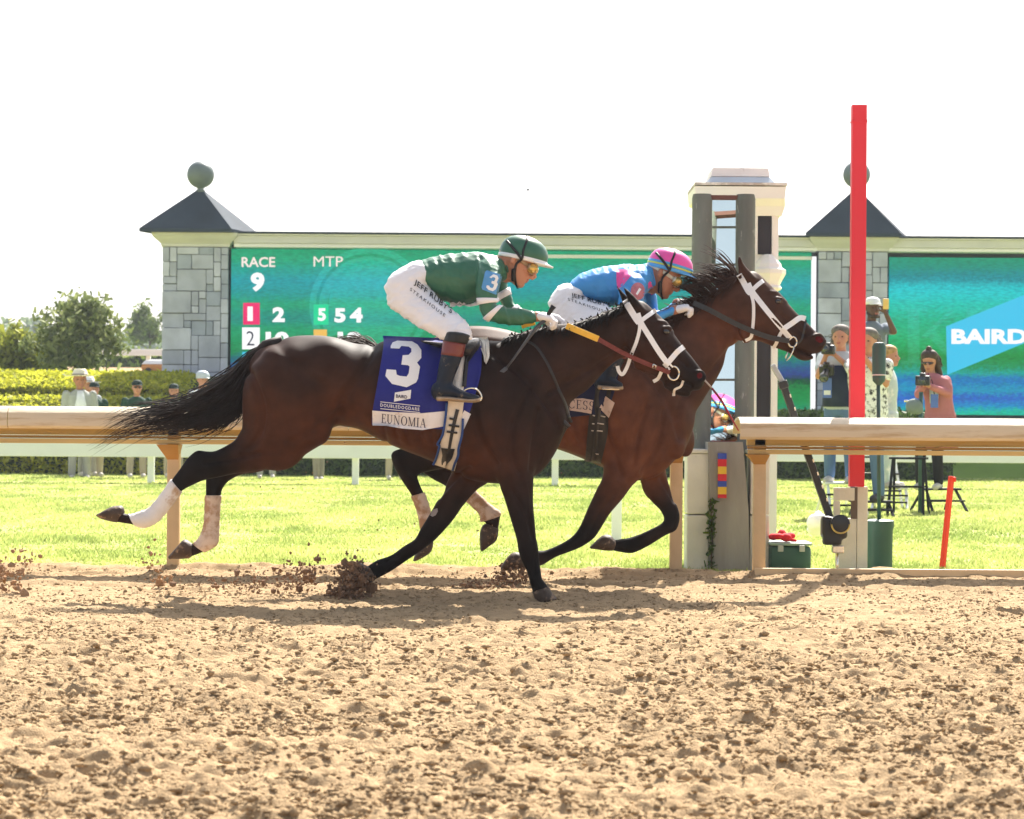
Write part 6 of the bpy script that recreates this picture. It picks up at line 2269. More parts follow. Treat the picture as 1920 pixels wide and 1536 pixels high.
# ---- jockey in blue and pink
hd2, hm2 = face_and_helmet('H', (1335, 697), (1360, 408), .55, .26, D2)
K2 = dict(
    fold=(-.9, 1.25), foot=(720, 1560), neckbase=(1120, 500), skin=M_skin2,
    pelvis=[(400, 545, 500, 720, .15, 0), (290, 540, 430, 780, .165, 0), (200, 620, 330, 850, .16, 0), (150, 720, 260, 880, .14, 0)],
    thigh=[(400, 600, 170, 800, .10, -.07), (560, 700, 230, 950, .105, -.11), (700, 740, 340, 1060, .10, -.17), (830, 800, 480, 1140, .09, -.24), (930, 880, 640, 1220, .08, -.29), (990, 1020, 760, 1260, .068, -.32)],
    torso=[(395, 500, 470, 690, .14, 0), (520, 425, 600, 745, .16, 0), (700, 372, 740, 770, .175, 0), (880, 350, 880, 765, .185, 0), (1000, 352, 1000, 730, .195, 0), (1100, 370, 1110, 650, .18, 0), (1150, 395, 1190, 600, .12, 0)],
    arm=[(890, 470, 1130, 540, .07, -.17), (860, 600, 1110, 650, .078, -.21), (840, 740, 1080, 780, .072, -.23), (860, 880, 1060, 850, .064, -.24), (940, 960, 1100, 860, .058, -.23), (1150, 960, 1200, 850, .05, -.18), (1400, 850, 1400, 770, .04, -.13)],
    farm=[(960, 480, 1160, 540, .07, .17), (1050, 620, 1230, 660, .074, .2), (1090, 760, 1240, 740, .066, .22), (1130, 860, 1250, 820, .058, .22), (1250, 850, 1320, 780, .05, .17), (1430, 770, 1440, 710, .036, .10)],
    shank=[(1130, 665, 1172, 668, .055, -.34), (1125, 690, 1160, 693, .05, -.35), (1122, 712, 1150, 714, .042, -.36)],
    boot=[(1132, 668, 1172, 672, .056, -.345), (1127, 690, 1162, 692, .052, -.35), (1122, 712, 1152, 713, .046, -.355)],
    bfoot=[(1120, 706, 1121, 727, .04, -.355), (1138, 700, 1140, 728, .044, -.36), (1155, 712, 1156, 729, .042, -.365), (1166, 718, 1167, 728, .028, -.365)],
    band=[(1138, 652, 1178, 656, .056, -.34), (1132, 668, 1172, 673, .056, -.345)],
    cuff=[(1142, 640, 1182, 644, .060, -.335), (1138, 652, 1178, 656, .058, -.34)],
    sole=[(1121, 722, 1122, 729, .04, -.356), (1140, 724, 1141, 730, .044, -.36), (1156, 725, 1157, 731, .042, -.365), (1167, 724, 1168, 729, .026, -.365)],
    hand=(P(*R('H', 1400, 810), D2 - .12), (1, 0, .2), (0, .2, -1), (.1, 1, .1), .165, .9, 1.12),
    fhand=(P(*R('H', 1440, 745), D2 + .08), (1, 0, .1), (0, -.15, -1), (.1, -1, .1), .165, .9, 1.12),
)
j2 = jockey('jockey in sky blue silks with pink cap riding the far horse', D2, 'H', K2, M_blue2, hd2, 'jockeys riding')
he2 = helmet(hm2, j2, M_help, M_helb, M_rub, M_helb)
mk('helmet_stripe', orient(ring_loft([(hm2.at(0, 0, .675), hm2.f * .560 * .25, hm2.s * .468 * .25), (hm2.at(0, 0, .715), hm2.f * .562 * .25, hm2.s * .470 * .25)], 28)), M_lime, he2)
mk('helmet_band', orient(ring_loft([(hm2.at(0, 0, .71), hm2.f * .553 * .25, hm2.s * .462 * .25), (hm2.at(0, 0, .775), hm2.f * .553 * .25, hm2.s * .462 * .25)], 28)), M_helb, he2)
goggles(hd2, j2, M_lens, M_gfr2)
straps(hd2, hm2, he2)
v, f = poly2d([R('H', *p) for p in [(832, 400), (1000, 400), (985, 455), (930, 520), (890, 570), (840, 600), (830, 500)]])
mk('silks_panel', decal(v, f, K2['tj'], D2, .003, 5), M_pink, K2['oj'])
v, f = poly2d([R('H', *p) for p in [(1165, 520), (1200, 545), (1225, 640), (1180, 660), (1148, 600), (1148, 540)]])
mk('silks_panel', decal(v, f, K2['tj'], D2, .003, 5), M_pink, K2['oj'])
M_badge = mat('faded red roundel', (0.42, 0.14, 0.17), 0.6, 0.3, 0.25, 30)
circ = [(1045 + 72 * math.cos(a), 620 + 88 * math.sin(a)) for a in [2 * PI * k / 20 for k in range(20)]]
v, f = poly2d([R('H', *p) for p in circ])
rb = mk('silks_roundel', decal(v, f, K2['tj'], D2, .004, 4), M_badge, K2['oj'])
v, f = poly2d([R('H', *p) for p in [(1060, 585), (1080, 600), (1040, 660), (1025, 645)]])
mk('roundel_mark', decal(v, f, K2['tj'], D2, .007, 4), M_print, rb)
v, f = text_px("JEFF RUBY'S", R('H', 385, 690), (395 / 5.333, 105 / 5.333), (-16 / 5.333 * .6, -80 / 5.333 * .72), .011, 1.05)
mk('sponsor_lettering', decal(v, f, K2['tb'], D2, .009, 5), M_blackp, K2['ob'])
v, f = text_px('STEAKHOUSE', R('H', 348, 712), (390 / 5.333, 130 / 5.333), (-10 / 5.333 * .6, -36 / 5.333 * .8), .004, 1.35)
mk('sponsor_lettering', decal(v, f, K2['tb'], D2, .009, 5), M_blackp, K2['ob'])
mk('collar', fuse([cap(hd2.at(-.12, 0, .22), P(*R('H', 1130, 480), D2), .068, .085)], .009, 2), M_blue2, K2['oj'])
# the far jockey's crop, its tip showing in front of the near horse's nose
cr2 = thing('riding_crop', 'thin crop of the blue jockey sticking out past the near horse nose', 'crop', tuple(P(1350, 760, D2 - .45)))
mk('shaft', orient(tube([P(1300, 690, D2 - .45), P(1335, 728, D2 - .45)], [.006, .005], 8)), mat('grey shaft', (0.35, 0.30, 0.28), 0.4, 0.5), cr2)
mk('flap', orient(tube([P(1335, 728, D2 - .45), P(1352, 750, D2 - .45), P(1385, 808, D2 - .45)], [.006, .008, .004], 8)), mat('red black flap', (0.25, 0.01, 0.03), 0.4, 0.5, .9, 3), cr2)
mk('grip', orient(tube([P(1180, 590, D2 - .25), P(1240, 640, D2 - .36), P(1300, 690, D2 - .45)], [.01, .008, .006], 8)), M_rub, cr2)
stirrup(h2, P(*R('D', 1060, 745), D2 - .38), .05)
# ================================================================== people along the course
def cloth_m(name, c, **k):
    return mat(name, c, .8, .2, .1, 6, .3, 14, **k)


B_jean = cloth_m('denim', (.10, .17, .30))
B_khaki = cloth_m('khaki trousers', (.36, .31, .24))
B_grey = cloth_m('grey trousers', (.30, .30, .29))
B_blazer = cloth_m('light grey blazer', (.36, .38, .36))
B_polo = cloth_m('dark green polo', (.018, .055, .035))
B_wshirt = cloth_m('white shirt', (.75, .78, .82))
B_navy = cloth_m('navy vest', (.025, .035, .075))
B_tee = cloth_m('pale grey tee', (.42, .46, .48))
B_dtee = cloth_m('grey blue tee', (.16, .20, .25))
B_pinkc = cloth_m('rose pink cardigan', (.42, .15, .17))
B_palej = cloth_m('bleached denim', (.50, .60, .60), dirt=((.78, .80, .78), .5, 9))
B_black = cloth_m('black cloth', (.015, .015, .018))
B_zebra = mat('black and white print', (.80, .80, .80), .8, .2, .05, 6, dirt=((.012, .012, .014), .50, 24))
B_cap = cloth_m('dark green cap', (.012, .03, .024))
B_wcap = cloth_m('white cap', (.80, .80, .80))
B_straw = cloth_m('cream straw hat', (.78, .72, .56))
B_shoe = mat('pale shoe', (.50, .47, .42), .7)
B_shoed = mat('dark shoe', (.03, .028, .03), .6)
B_badge = mat('blue press badge', (.09, .16, .50), .5)
B_badgew = mat('white badge card', (.75, .76, .80), .5)
H_grey = mat('grey hair', (.16, .14, .12), .7, .2, .5, 20)
H_brown = mat('dark brown hair', (.05, .028, .018), .6)
H_blond = mat('blond hair', (.42, .26, .11), .6, .2, .5, 20)
M_cam = mat('camera black', (.012, .012, .013), .4, .5, .1)
M_glass = mat('lens glass', (.02, .03, .04), .05, .9, 0)
M_sung = mat('sunglass lens', (.03, .012, .01), .1, .8, 0)


def bystander(name, label, cat, d, hx, hy, yaw, cfg, group, k=None, stand=True):
    """one standing person; hx, hy = pixel of the head centre, yaw 0 faces the camera"""
    hc = P(hx, hy, d)
    if k is None:
        k = hc.z / 1.63
    t = thing(name, label, cat, (hc.x, d, 0 if stand else hc.z - 1.63 * k), group)
    f = Vector((math.sin(yaw), -math.cos(yaw), 0))
    s = Vector((math.cos(yaw), math.sin(yaw), 0))             # towards the right of the picture
    U = Vector((0, 0, 1))
    lean = cfg.get('lean', 0.0)

    def J(key, a, b, c):
        if key in cfg:
            q = cfg[key]
            if len(q) == 3:
                return P(q[0], q[1], d + q[2])
        return hc + (s * a + f * b + U * c) * k
    sw = cfg.get('sw', .19)
    nk = J('nk', 0, -.03 - lean * .1, -.16)
    ch = J('ch', 0, -.03 - lean * .3, -.40)
    hp = J('hp', 0, -.03 - lean, -.72)
    SL, SR = J('sl', -sw, -.03 - lean * .15, -.24), J('sr', sw, -.03 - lean * .15, -.24)
    EL, ER = J('el', -sw - .05, -.05, -.53), J('er', sw + .05, -.05, -.53)
    WL_, WR = J('wl', -sw - .04, .03, -.78), J('wr', sw + .04, .03, -.78)
    HL, HR = hp + s * -.09 * k, hp + s * .09 * k
    KL, KR = J('kl', -.11, .0, -1.16), J('kr', .11, .02, -1.16)
    AL, AR = J('al', -.12, -.03, -1.55), J('ar', .12, -.03, -1.55)
    TL, TR = AL + (f * .17 + U * -.05) * k, AR + (f * .17 + U * -.05) * k
    hh = .235 * k * cfg.get('hs', 1.03)
    tilt = cfg.get('tilt', 0.0)
    hf = (f * math.cos(tilt) - U * math.sin(tilt))
    if 'hyaw' in cfg:
        hy_ = cfg['hyaw']
        f2 = Vector((math.sin(hy_), -math.cos(hy_), 0))
        hf = f2 * math.cos(tilt) - U * math.sin(tilt)
    hu = U * math.cos(tilt) + (hf - U * hf.dot(U)).normalized() * math.sin(tilt)
    hd = Head(hc - hu * hh * .5, hf, hu, hh)
    g = k
    hL = hand(WL_, (WL_ - EL), f if 'wl' not in cfg else cfg.get('dnl', -U), s, .17 * k, .7)
    hR = hand(WR, (WR - ER), f if 'wr' not in cfg else cfg.get('dnr', -U), -s, .17 * k, .7)
    girth = cfg.get('girth', 1.0)

    def torso(add):
        ax = s * g
        pr = [(hp + U * -.10 * g, .155, .10), (hp, .165, .115), (hp.lerp(ch, .5), .155, .11), (ch, .175, .12), (ch.lerp(nk, .55), .175, .105), (ch.lerp(nk, .85), .11, .08), (nk, .06, .06)]
        return ring_loft([(c, s * (a * g * girth + add), f * (b * g * girth + add)) for c, a, b in pr], 20)
    body = [torso(-.006), cap(nk - U * .03, hd.at(-.05, 0, .18), .062 * g, .055 * g)] + hd.lofts() + hL + hR
    body += [cap(SL, EL, .052 * g, .042 * g), cap(EL, WL_, .041 * g, .028 * g), cap(SR, ER, .052 * g, .042 * g), cap(ER, WR, .041 * g, .028 * g),
             cap(HL, KL, .085 * g, .056 * g), cap(KL, AL, .055 * g, .038 * g), cap(HR, KR, .085 * g, .056 * g), cap(KR, AR, .055 * g, .038 * g),
             cap(AL - U * .03 * g, TL, .036 * g, .03 * g), cap(AR - U * .03 * g, TR, .036 * g, .03 * g)]
    mk('body', fuse(body, .0125, 2), cfg.get('skin', M_skin), t)
    sl = cfg.get('sleeve', 'short')
    tp = [torso(.012)]
    for S_, E_, W_ in ((SL, EL, WL_), (SR, ER, WR)):
        if sl == 'long':
            tp += [cap(S_, E_, .068 * g, .056 * g), cap(E_, W_.lerp(E_, .08), .054 * g, .042 * g)]
        elif sl == 'short':
            tp += [cap(S_, S_.lerp(E_, .62), .068 * g, .062 * g)]
    if cfg.get('coat'):
        tp += [ring_loft([(hp + U * .02, s * .20 * g, f * .14 * g), (hp - U * .22 * g, s * .225 * g, f * .155 * g), (hp - U * cfg['coat'] * g, s * .24 * g, f * .165 * g)], 20)]
    mk(cfg.get('topname', 'shirt'), fuse(tp, .0135, 3), cfg['top'], t)
    if 'bottom' in cfg:
        lg = [ring_loft([(hp + U * .06 * g, s * .17 * g, f * .125 * g), (hp - U * .08 * g, s * .185 * g, f * .13 * g), (hp - U * .16 * g, s * .17 * g, f * .11 * g)], 20)]
        for H_, K_, A_ in ((HL, KL, AL), (HR, KR, AR)):
            lg += [cap(H_, K_, .10 * g, .074 * g), cap(K_, A_.lerp(K_, .03), .074 * g, .062 * g)]
        mk('trousers', fuse(lg, .0135, 3), cfg['bottom'], t)
    for A_, T_ in ((AL, TL), (AR, TR)):
        mk('shoe', fuse([cap(A_ - U * .035 * g - f * .04 * g, T_, .047 * g, .040 * g), cap(A_, A_ - U * .03, .045 * g, .05 * g)], .010, 3), cfg.get('shoe', B_shoe), t)
    hd.features(t)
    hat = cfg.get('hat')
    h = hd.h
    A = hd.at
    if hat == 'cap':
        c_ = orient(ring_loft([(A(0, 0, .68), hd.f * .47 * h, hd.s * .40 * h), (A(0, 0, .80), hd.f * .47 * h, hd.s * .40 * h), (A(0, 0, .95), hd.f * .41 * h, hd.s * .35 * h), (A(0, 0, 1.05), hd.f * .26 * h, hd.s * .23 * h), (A(0, 0, 1.08), hd.f * .08 * h, hd.s * .08 * h)], 22))
        co = mk('cap', c_, cfg['hatm'], t)
        V, Fc = [], []
        for i in range(11):
            a = -1.0 + 2.0 * i / 10
            for rf, z in ((.45, .70), (.45 + .32 * math.cos(a) ** .7, .655)):
                for dz in (0, .035):
                    V.append(tuple(A(rf * math.cos(a), .40 * math.sin(a), z + dz)))
        for i in range(10):
            a, b = i * 4, i * 4 + 4
            Fc += [(a, b, b + 2, a + 2), (a + 1, a + 3, b + 3, b + 1), (a + 2, b + 2, b + 3, a + 3), (a, a + 1, b + 1, b)]
        Fc += [(0, 2, 3, 1), (40, 41, 43, 42)]
        mk('cap_peak', orient((V, Fc)), cfg['hatm'], co)
    elif hat == 'brim':
        n = 26
        br_ = ring_loft([(A(0, 0, .70), hd.f * .92 * h, hd.s * .88 * h), (A(0, 0, .735), hd.f * .95 * h, hd.s * .91 * h), (A(0, 0, .75), hd.f * .50 * h, hd.s * .45 * h), (A(0, 0, .98), hd.f * .46 * h, hd.s * .40 * h), (A(.0, 0, 1.12), hd.f * .38 * h, hd.s * .32 * h), (A(0, 0, 1.13), hd.f * .2 * h, hd.s * .1 * h)], n)
        bo = mk('hat', orient(br_), cfg['hatm'], t)
        mk('hat_band', orient(ring_loft([(A(0, 0, .76), hd.f * .51 * h, hd.s * .46 * h), (A(0, 0, .84), hd.f * .50 * h, hd.s * .45 * h)], n)), cfg.get('bandm', B_khaki), bo)
    elif hat == 'helmet':
        helmet(hd, t, cfg['hatm'], cfg['hatm'], cfg['hatm'], cfg['hatm'])
    if 'hair' in cfg:
        ha = [ell(A(-.045, 0, .76), .455 * h, .43 * h, .34 * h, 12, 16)] if hat is None else []
        ha += [ell(A(-.20, 0, .55), .32 * h, .43 * h, .28 * h, 10, 14)]
        if cfg.get('long'):
            for sg in (-1, 1):
                ha.append(cap(A(-.10, sg * .34, .66), A(-.08, sg * .42, -.42 * cfg['long']), .13 * h, .17 * h))
            ha.append(cap(A(-.30, 0, .60), A(-.34, 0, -.35 * cfg['long']), .28 * h, .22 * h))
        if cfg.get('bun'):
            ha.append(ell(A(-.12, 0, 1.12), .16 * h, .16 * h, .15 * h, 8, 10))
        hm = mk('hair', fuse(ha, .011, 1), cfg['hair'], t)
        if hat is None:
            lo = cfg.get('long') or .25
            rr_ = np.random.default_rng(int(hx))
            V, Fc = [], []
            for _ in range(200):
                a = rr_.uniform(-2.6, 2.6)
                p0 = A(-.10 - .30 * abs(math.cos(a)) * .6, .37 * math.sin(a), rr_.uniform(.45, .85))
                p1 = p0 + (hd.s * math.sin(a) * rr_.uniform(.0, .10 + .05 * lo) - hd.u * rr_.uniform(.1, .2 + .4 * lo) + hd.f * rr_.normal(-.1, .1)) * h
                p2 = p1 + (hd.s * math.sin(a) * rr_.normal(.02, .12) - hd.u * rr_.uniform(.2, .5) * lo) * h
                v, f_ = tube([p0, p1, p2], [.006, .006, .002], 4)
                b = len(V)
                V += v
                Fc += [tuple(i + b for i in q) for q in f_]
            mk('hair_locks', (V, Fc), cfg['hair'], t, kind='stuff')
    if cfg.get('beard'):
        mk('beard', fuse([ell(A(.24, 0, .08), .20 * h, .26 * h, .14 * h, 10, 12), cap(A(.05, -.34, .25), A(.22, -.22, .06), .06 * h, .09 * h), cap(A(.05, .34, .25), A(.22, .22, .06), .06 * h, .09 * h)], .009, 1), H_brown, t)
    if cfg.get('shades'):
        g_ = mk('sunglasses', orient(ring_loft([(A(.36, 0, .52), hd.s * .33 * h, hd.u * .07 * h), (A(.43, 0, .52), hd.s * .30 * h, hd.u * .085 * h)], 18)), M_sung, t)
    return t, hd, dict(hp=hp, ch=ch, nk=nk, s=s, f=f, k=k, WL=WL_, WR=WR, AL=AL, AR=AR)


DP_ = 43.4
gr = 'men watching from beyond the far rail'
b1, hd_b, j = bystander('person', 'man in a cream wide brimmed hat, grey blazer and open white shirt', 'person', DP_, 150, 712, .3,
                        dict(top=B_blazer, topname='blazer', sleeve='long', coat=.16, bottom=B_grey, hat='brim', hatm=B_straw, skin=M_skin2, hs=1.2, girth=1.1, sw=.215), gr, k=1.1)
fs = ring_loft([(j['nk'] + j['f'] * .075 - Vector((0, 0, .02)), j['s'] * .06, j['f'] * .03), (j['ch'] + j['f'] * .155 + Vector((0, 0, .1)), j['s'] * .075, j['f'] * .03), (j['ch'] + j['f'] * .165, j['s'] * .10, j['f'] * .03), (j['hp'] + j['f'] * .17, j['s'] * .11, j['f'] * .03)], 14)
mk('shirt_front', orient(fs), B_wshirt, b1)
bystander('person', 'man in a pale hat half hidden behind the grey blazer', 'person', 44.3, 166, 722, .5,
          dict(top=B_tee, sleeve='long', bottom=B_grey, hat='brim', hatm=B_wcap, skin=M_skin), gr)
bystander('person', 'man in dark green polo and cap just right of the grey blazer', 'person', 44.0, 177, 730, .4,
          dict(top=B_polo, bottom=B_khaki, hat='cap', hatm=B_cap, sw=.2), gr)
bystander('person', 'man in dark green polo, cap and sunglasses standing alone left of the pillar', 'person', DP_, 257, 727, .25,
          dict(top=B_polo, bottom=B_khaki, hat='cap', hatm=B_cap, shades=True, sw=.21, girth=1.12), gr)
bystander('person', 'man in dark green polo in front of the stone pillar above the horse tail', 'person', DP_ + .3, 326, 733, .2,
          dict(top=B_polo, bottom=B_khaki, hat='cap', hatm=B_cap, sw=.2, beard=True), gr)
bystander('person', 'person in a pale riding helmet behind the horse tail', 'person', DP_ + .6, 380, 712, .6,
          dict(top=B_wshirt, bottom=B_grey, hat='helmet', hatm=mat('pale helmet', (.5, .55, .6), .3, .5)), gr)
bystander('person', 'bystander behind the near horse, only pale trousers showing under its flank', 'person', DP_, 500, 735, 0.1,
          dict(top=B_polo, bottom=B_grey, hat='cap', hatm=B_cap), gr)
bystander('person', 'bystander hidden by the saddle cloth, grey trousers showing under the white rail', 'person', DP_, 600, 735, 0.1,
          dict(top=B_polo, bottom=mat('brown grey trousers', (.22, .2, .17), .8), hat='cap', hatm=B_cap, kl=(592, 838, 0), kr=(602, 838, .2), al=(593, 893, 0), ar=(602, 893, .2)), gr)
bystander('person', 'bystander hidden by the near horse, tan trousers beside the black hock', 'person', DP_, 742, 735, 0.1,
          dict(top=B_polo, bottom=B_khaki, hat='cap', hatm=B_cap), gr)


def ladder(name, label, x, d, zt, m, wdt=.42, spread=.32, steps=2, platform=True, yaw=0.0, group=None):
    """folding step stool: two frames, treads and a top platform"""
    c = Vector((x, d, 0))
    t = thing(name, label, 'ladder', tuple(c), group)
    cr_, sr = math.cos(yaw), math.sin(yaw)

    def W(a, b, z):
        return Vector((x + a * cr_ - b * sr, d + a * sr + b * cr_, z))
    for sg in (-1, 1):
        mk('leg', orient(bar(W(sg * wdt / 2, -spread, 0), W(sg * wdt / 2 * .85, -.05, zt), .03, .022, .003)), m, t, smooth=False)
        mk('leg', orient(bar(W(sg * wdt / 2, spread, 0), W(sg * wdt / 2 * .85, .05, zt), .028, .02, .003)), m, t, smooth=False)
    for i in range(steps):
        q = (i + 1) / (steps + 1)
        mk('tread', orient(bar(W(-wdt / 2, -spread * (1 - q) - .04, zt * q), W(wdt / 2, -spread * (1 - q) - .04, zt * q), .09, .02, .004)), B_black, t, smooth=False)
    mk('platform', box((x, d, zt + .012), (wdt + .02, .22, .025), yaw, .006), B_black if platform else m, t, smooth=False)
    mk('brace', orient(bar(W(-wdt / 2, spread * .5, zt * .5), W(wdt / 2, spread * .5, zt * .5), .025, .015)), m, t, smooth=False)
    return t


def photo_camera(label, c, f, lens=.12, k=1.0):
    c, f = Vector(c), Vector(f).normalized()
    t = thing('camera', label, 'camera', tuple(c))
    s = f.cross(Vector((0, 0, 1))).normalized()
    u = s.cross(f)
    v, fc = box((0, 0, 0), (.145 * k, .075 * k, .10 * k), 0, .012)
    mk('camera_body', ([c + s * p[0] + f * p[1] + u * p[2] for p in v], fc), M_cam, t, sharp=math.radians(40))
    v, fc = box((0, 0, .06 * k), (.06 * k, .07 * k, .035 * k), 0, .008)
    mk('viewfinder', ([c + s * p[0] + f * p[1] + u * p[2] for p in v], fc), M_cam, t, sharp=math.radians(40))
    mk('lens_barrel', orient(tube([c + f * .03 * k, c + f * (.04 + lens * .6) * k, c + f * (.04 + lens * .62) * k, c + f * (.04 + lens) * k], [.036 * k, .038 * k, .045 * k, .046 * k], 18)), M_cam, t, sharp=math.radians(40))
    mk('lens_glass', orient(tube([c + f * (.035 + lens) * k, c + f * (.043 + lens) * k], [.038 * k, .036 * k], 18)), M_glass, t)
    return t


# photographers at right
gp_r = 'photographers on step ladders'
d_ = 27.0
pA, hA, jA = bystander('person', 'grey haired photographer in navy vest and pale shirt aiming a camera at the horses', 'photographer', d_, 1576, 632, -.35,
                       dict(top=B_tee, sleeve='short', bottom=B_jean, hair=H_grey, skin=M_skin, sw=.21, el=(1535, 705, -.15), wl=(1548, 668, -.25), er=(1605, 700, -.12), wr=(1568, 668, -.25),
                            dnl=Vector((.3, .3, -.4)), dnr=Vector((-.3, .3, -.4)), girth=1.15), gp_r, k=1.0, stand=False)
vs = ring_loft([(jA['hp'] - Vector((0, 0, .06)), jA['s'] * .21, jA['f'] * .155), (jA['hp'].lerp(jA['ch'], .5), jA['s'] * .20, jA['f'] * .15), (jA['ch'] + Vector((0, 0, .08)), jA['s'] * .215, jA['f'] * .16)], 20)
mk('vest', orient(vs), B_navy, pA)
a, b = P(1556, 712, d_ - .22), P(1566, 745, d_ - .22)
bd = mk('badge', box(((P(1551, 728, d_ - .19)).x, d_ - .19, P(1551, 728, d_).z), (.10, .012, .22), 0, .003), B_badge, pA, smooth=False)
mk('badge_card', box(((P(1551, 736, d_ - .2)).x, d_ - .2, P(1551, 737, d_).z), (.075, .006, .05), 0), B_badgew, bd, smooth=False)
photo_camera('black camera held to the face of the navy vest photographer', P(1553, 656, d_ - .32), (-.5, -1, .05), .10, 1.0)
photo_camera('second black camera hanging at the chest of the navy vest photographer', P(1550, 694, d_ - .30), (-.3, -1, -.5), .16, 1.1)
ladder('step_ladder', 'white framed step ladder under the navy vest photographer', xx(1580, d_), d_, (jA['AL'].z - .09), M_white, .42, .30, 2, False, .15, gp_r + ' ladders')
d_ = 26.6
pB, hB, jB = bystander('person', 'person in black and white patterned blouse and jeans behind the red pole', 'photographer', d_, 1627, 640, -.5,
                       dict(top=B_zebra, topname='blouse', sleeve='short', coat=.22, bottom=B_jean, hair=H_grey, shoe=B_shoed, skin=M_skin, sw=.2, girth=1.2,
                            el=(1600, 700, -.15), wl=(1598, 655, -.25), er=(1660, 720, -.1), wr=(1618, 668, -.28), dnl=Vector((.3, .3, -.4)), dnr=Vector((-.3, .3, -.4))), gp_r, k=1.08, stand=False)
ladder('step_ladder', 'low black stool under the person in patterned blouse', xx(1636, d_), d_, max(.12, jB['AL'].z - .10), B_black, .42, .22, 1, True, 0, gp_r + ' ladders')
d_ = 30.0
pC, hC, jC = bystander('person', 'bearded man in white cap raising a phone beside the stone pillar', 'photographer', d_, 1636, 578, .35,
                       dict(top=B_dtee, bottom=B_jean, hat='cap', hatm=B_wcap, beard=True, skin=M_skind, sw=.2, er=(1676, 622, -.12), wr=(1661, 588, -.22), dnr=Vector((-1, .2, 0))), gp_r, k=1.0, stand=False)
ph = thing('phone', 'yellow cased phone held up by the man in the white cap', 'phone', tuple(P(1662, 572, d_ - .26)))
mk('phone_case', box(tuple(P(1661, 570, d_ - .25)), (.075, .012, .13), .2, .004), mat('yellow case', (.75, .50, .15), .5), ph, smooth=False)
mk('phone_screen', box(tuple(P(1661, 570, d_ - .242)), (.066, .004, .118), .2, .001), M_glass, ph, smooth=False)
ladder('step_ladder', 'tall white step ladder under the man in the white cap', xx(1640, d_), d_, jC['AL'].z - .09, M_white, .5, .42, 3, False, .1, gp_r + ' ladders')
d_ = 29.4
pD, hD, jD = bystander('person', 'blond person in bleached denim jacket right of the green lamp', 'photographer', d_, 1668, 668, 1.2,
                       dict(top=B_palej, topname='jacket', sleeve='long', coat=.12, bottom=B_palej, hair=H_blond, skin=M_skin, sw=.18), gp_r, k=.98, stand=False)
ladder('step_ladder', 'white step ladder under the bleached denim jacket', xx(1672, d_), d_, max(.2, jD['AL'].z - .09), M_white, .42, .34, 2, False, -.2, gp_r + ' ladders')
d_ = 28.5
pE, hE, jE = bystander('person', 'long haired woman in a rose pink cardigan looking down at her camera', 'photographer', d_, 1743, 676, -.45,
                       dict(top=B_pinkc, topname='cardigan', sleeve='long', coat=.42, bottom=B_black, hair=H_brown, long=.8, bun=True, shades=True, skin=M_skin, sw=.18, lean=-.03, tilt=.45, hp=(1763, 778, .02), ch=(1757, 725, 0), sl=(1731, 714, 0), sr=(1774, 714, 0), girth=1.08,
                            el=(1722, 740, -.12), wl=(1732, 722, -.32), er=(1778, 738, -.1), wr=(1742, 724, -.34), dnl=Vector((.5, .2, .3)), dnr=Vector((-.5, .2, .3))), gp_r, k=.93, stand=False)
mk('camisole', orient(ring_loft([(jE['nk'] + jE['f'] * .07 - Vector((0, 0, .10)), jE['s'] * .05, jE['f'] * .03), (jE['ch'] + jE['f'] * .12, jE['s'] * .06, jE['f'] * .03), (jE['ch'] + jE['f'] * .13 - Vector((0, 0, .2)), jE['s'] * .05, jE['f'] * .02)], 12)), B_tee, pE)
photo_camera('black camera with a round lens held low by the woman in pink', P(1730, 714, d_ - .42), (-.25, -1, .02), .10, 1.15)
bb = thing('press_badge', 'blue and white press badge hanging on the pink cardigan', 'badge', tuple(P(1752, 752, d_ - .26)))
mk('card', box(tuple(P(1752, 752, d_ - .25)), (.09, .01, .16), .1, .003), B_badge, bb, smooth=False)
mk('strap', orient(tube([P(1752, 740, d_ - .25), P(1748, 715, d_ - .2), P(1740, 700, d_ - .14)], .005, 6)), B_black, bb)
ladder('step_ladder', 'black folding step stool under the woman in pink', xx(1762, d_), d_, jE['AL'].z - .085, B_black, .46, .26, 1, True, .35, gp_r + ' ladders')
ladder('step_ladder', 'empty black folding stool left of the woman in pink', xx(1705, d_ - 1), d_ - 1, .62, B_black, .40, .24, 1, True, -.3, gp_r + ' ladders')
mp_ = thing('monopod', 'dark monopod with a grey cloth bag behind the tan rail', 'monopod', (xx(1725, 27.8), 27.8, 0))
mk('shaft', tube([(xx(1727, 27.8), 27.8, 0), P(1727, 735, 27.8)], .025, 10), M_green2, mp_)
mk('arm', tube([P(1695, 752, 27.8), P(1712, 753, 27.8), P(1727, 758, 27.8)], .012, 8), M_metal, mp_)
mk('bag', fuse([ell(P(1714, 762, 27.8), .10, .08, .09), ell(P(1722, 768, 27.8), .06, .06, .06)], .01, 3), mat('grey green bag', (.16, .2, .19), .8), mp_)

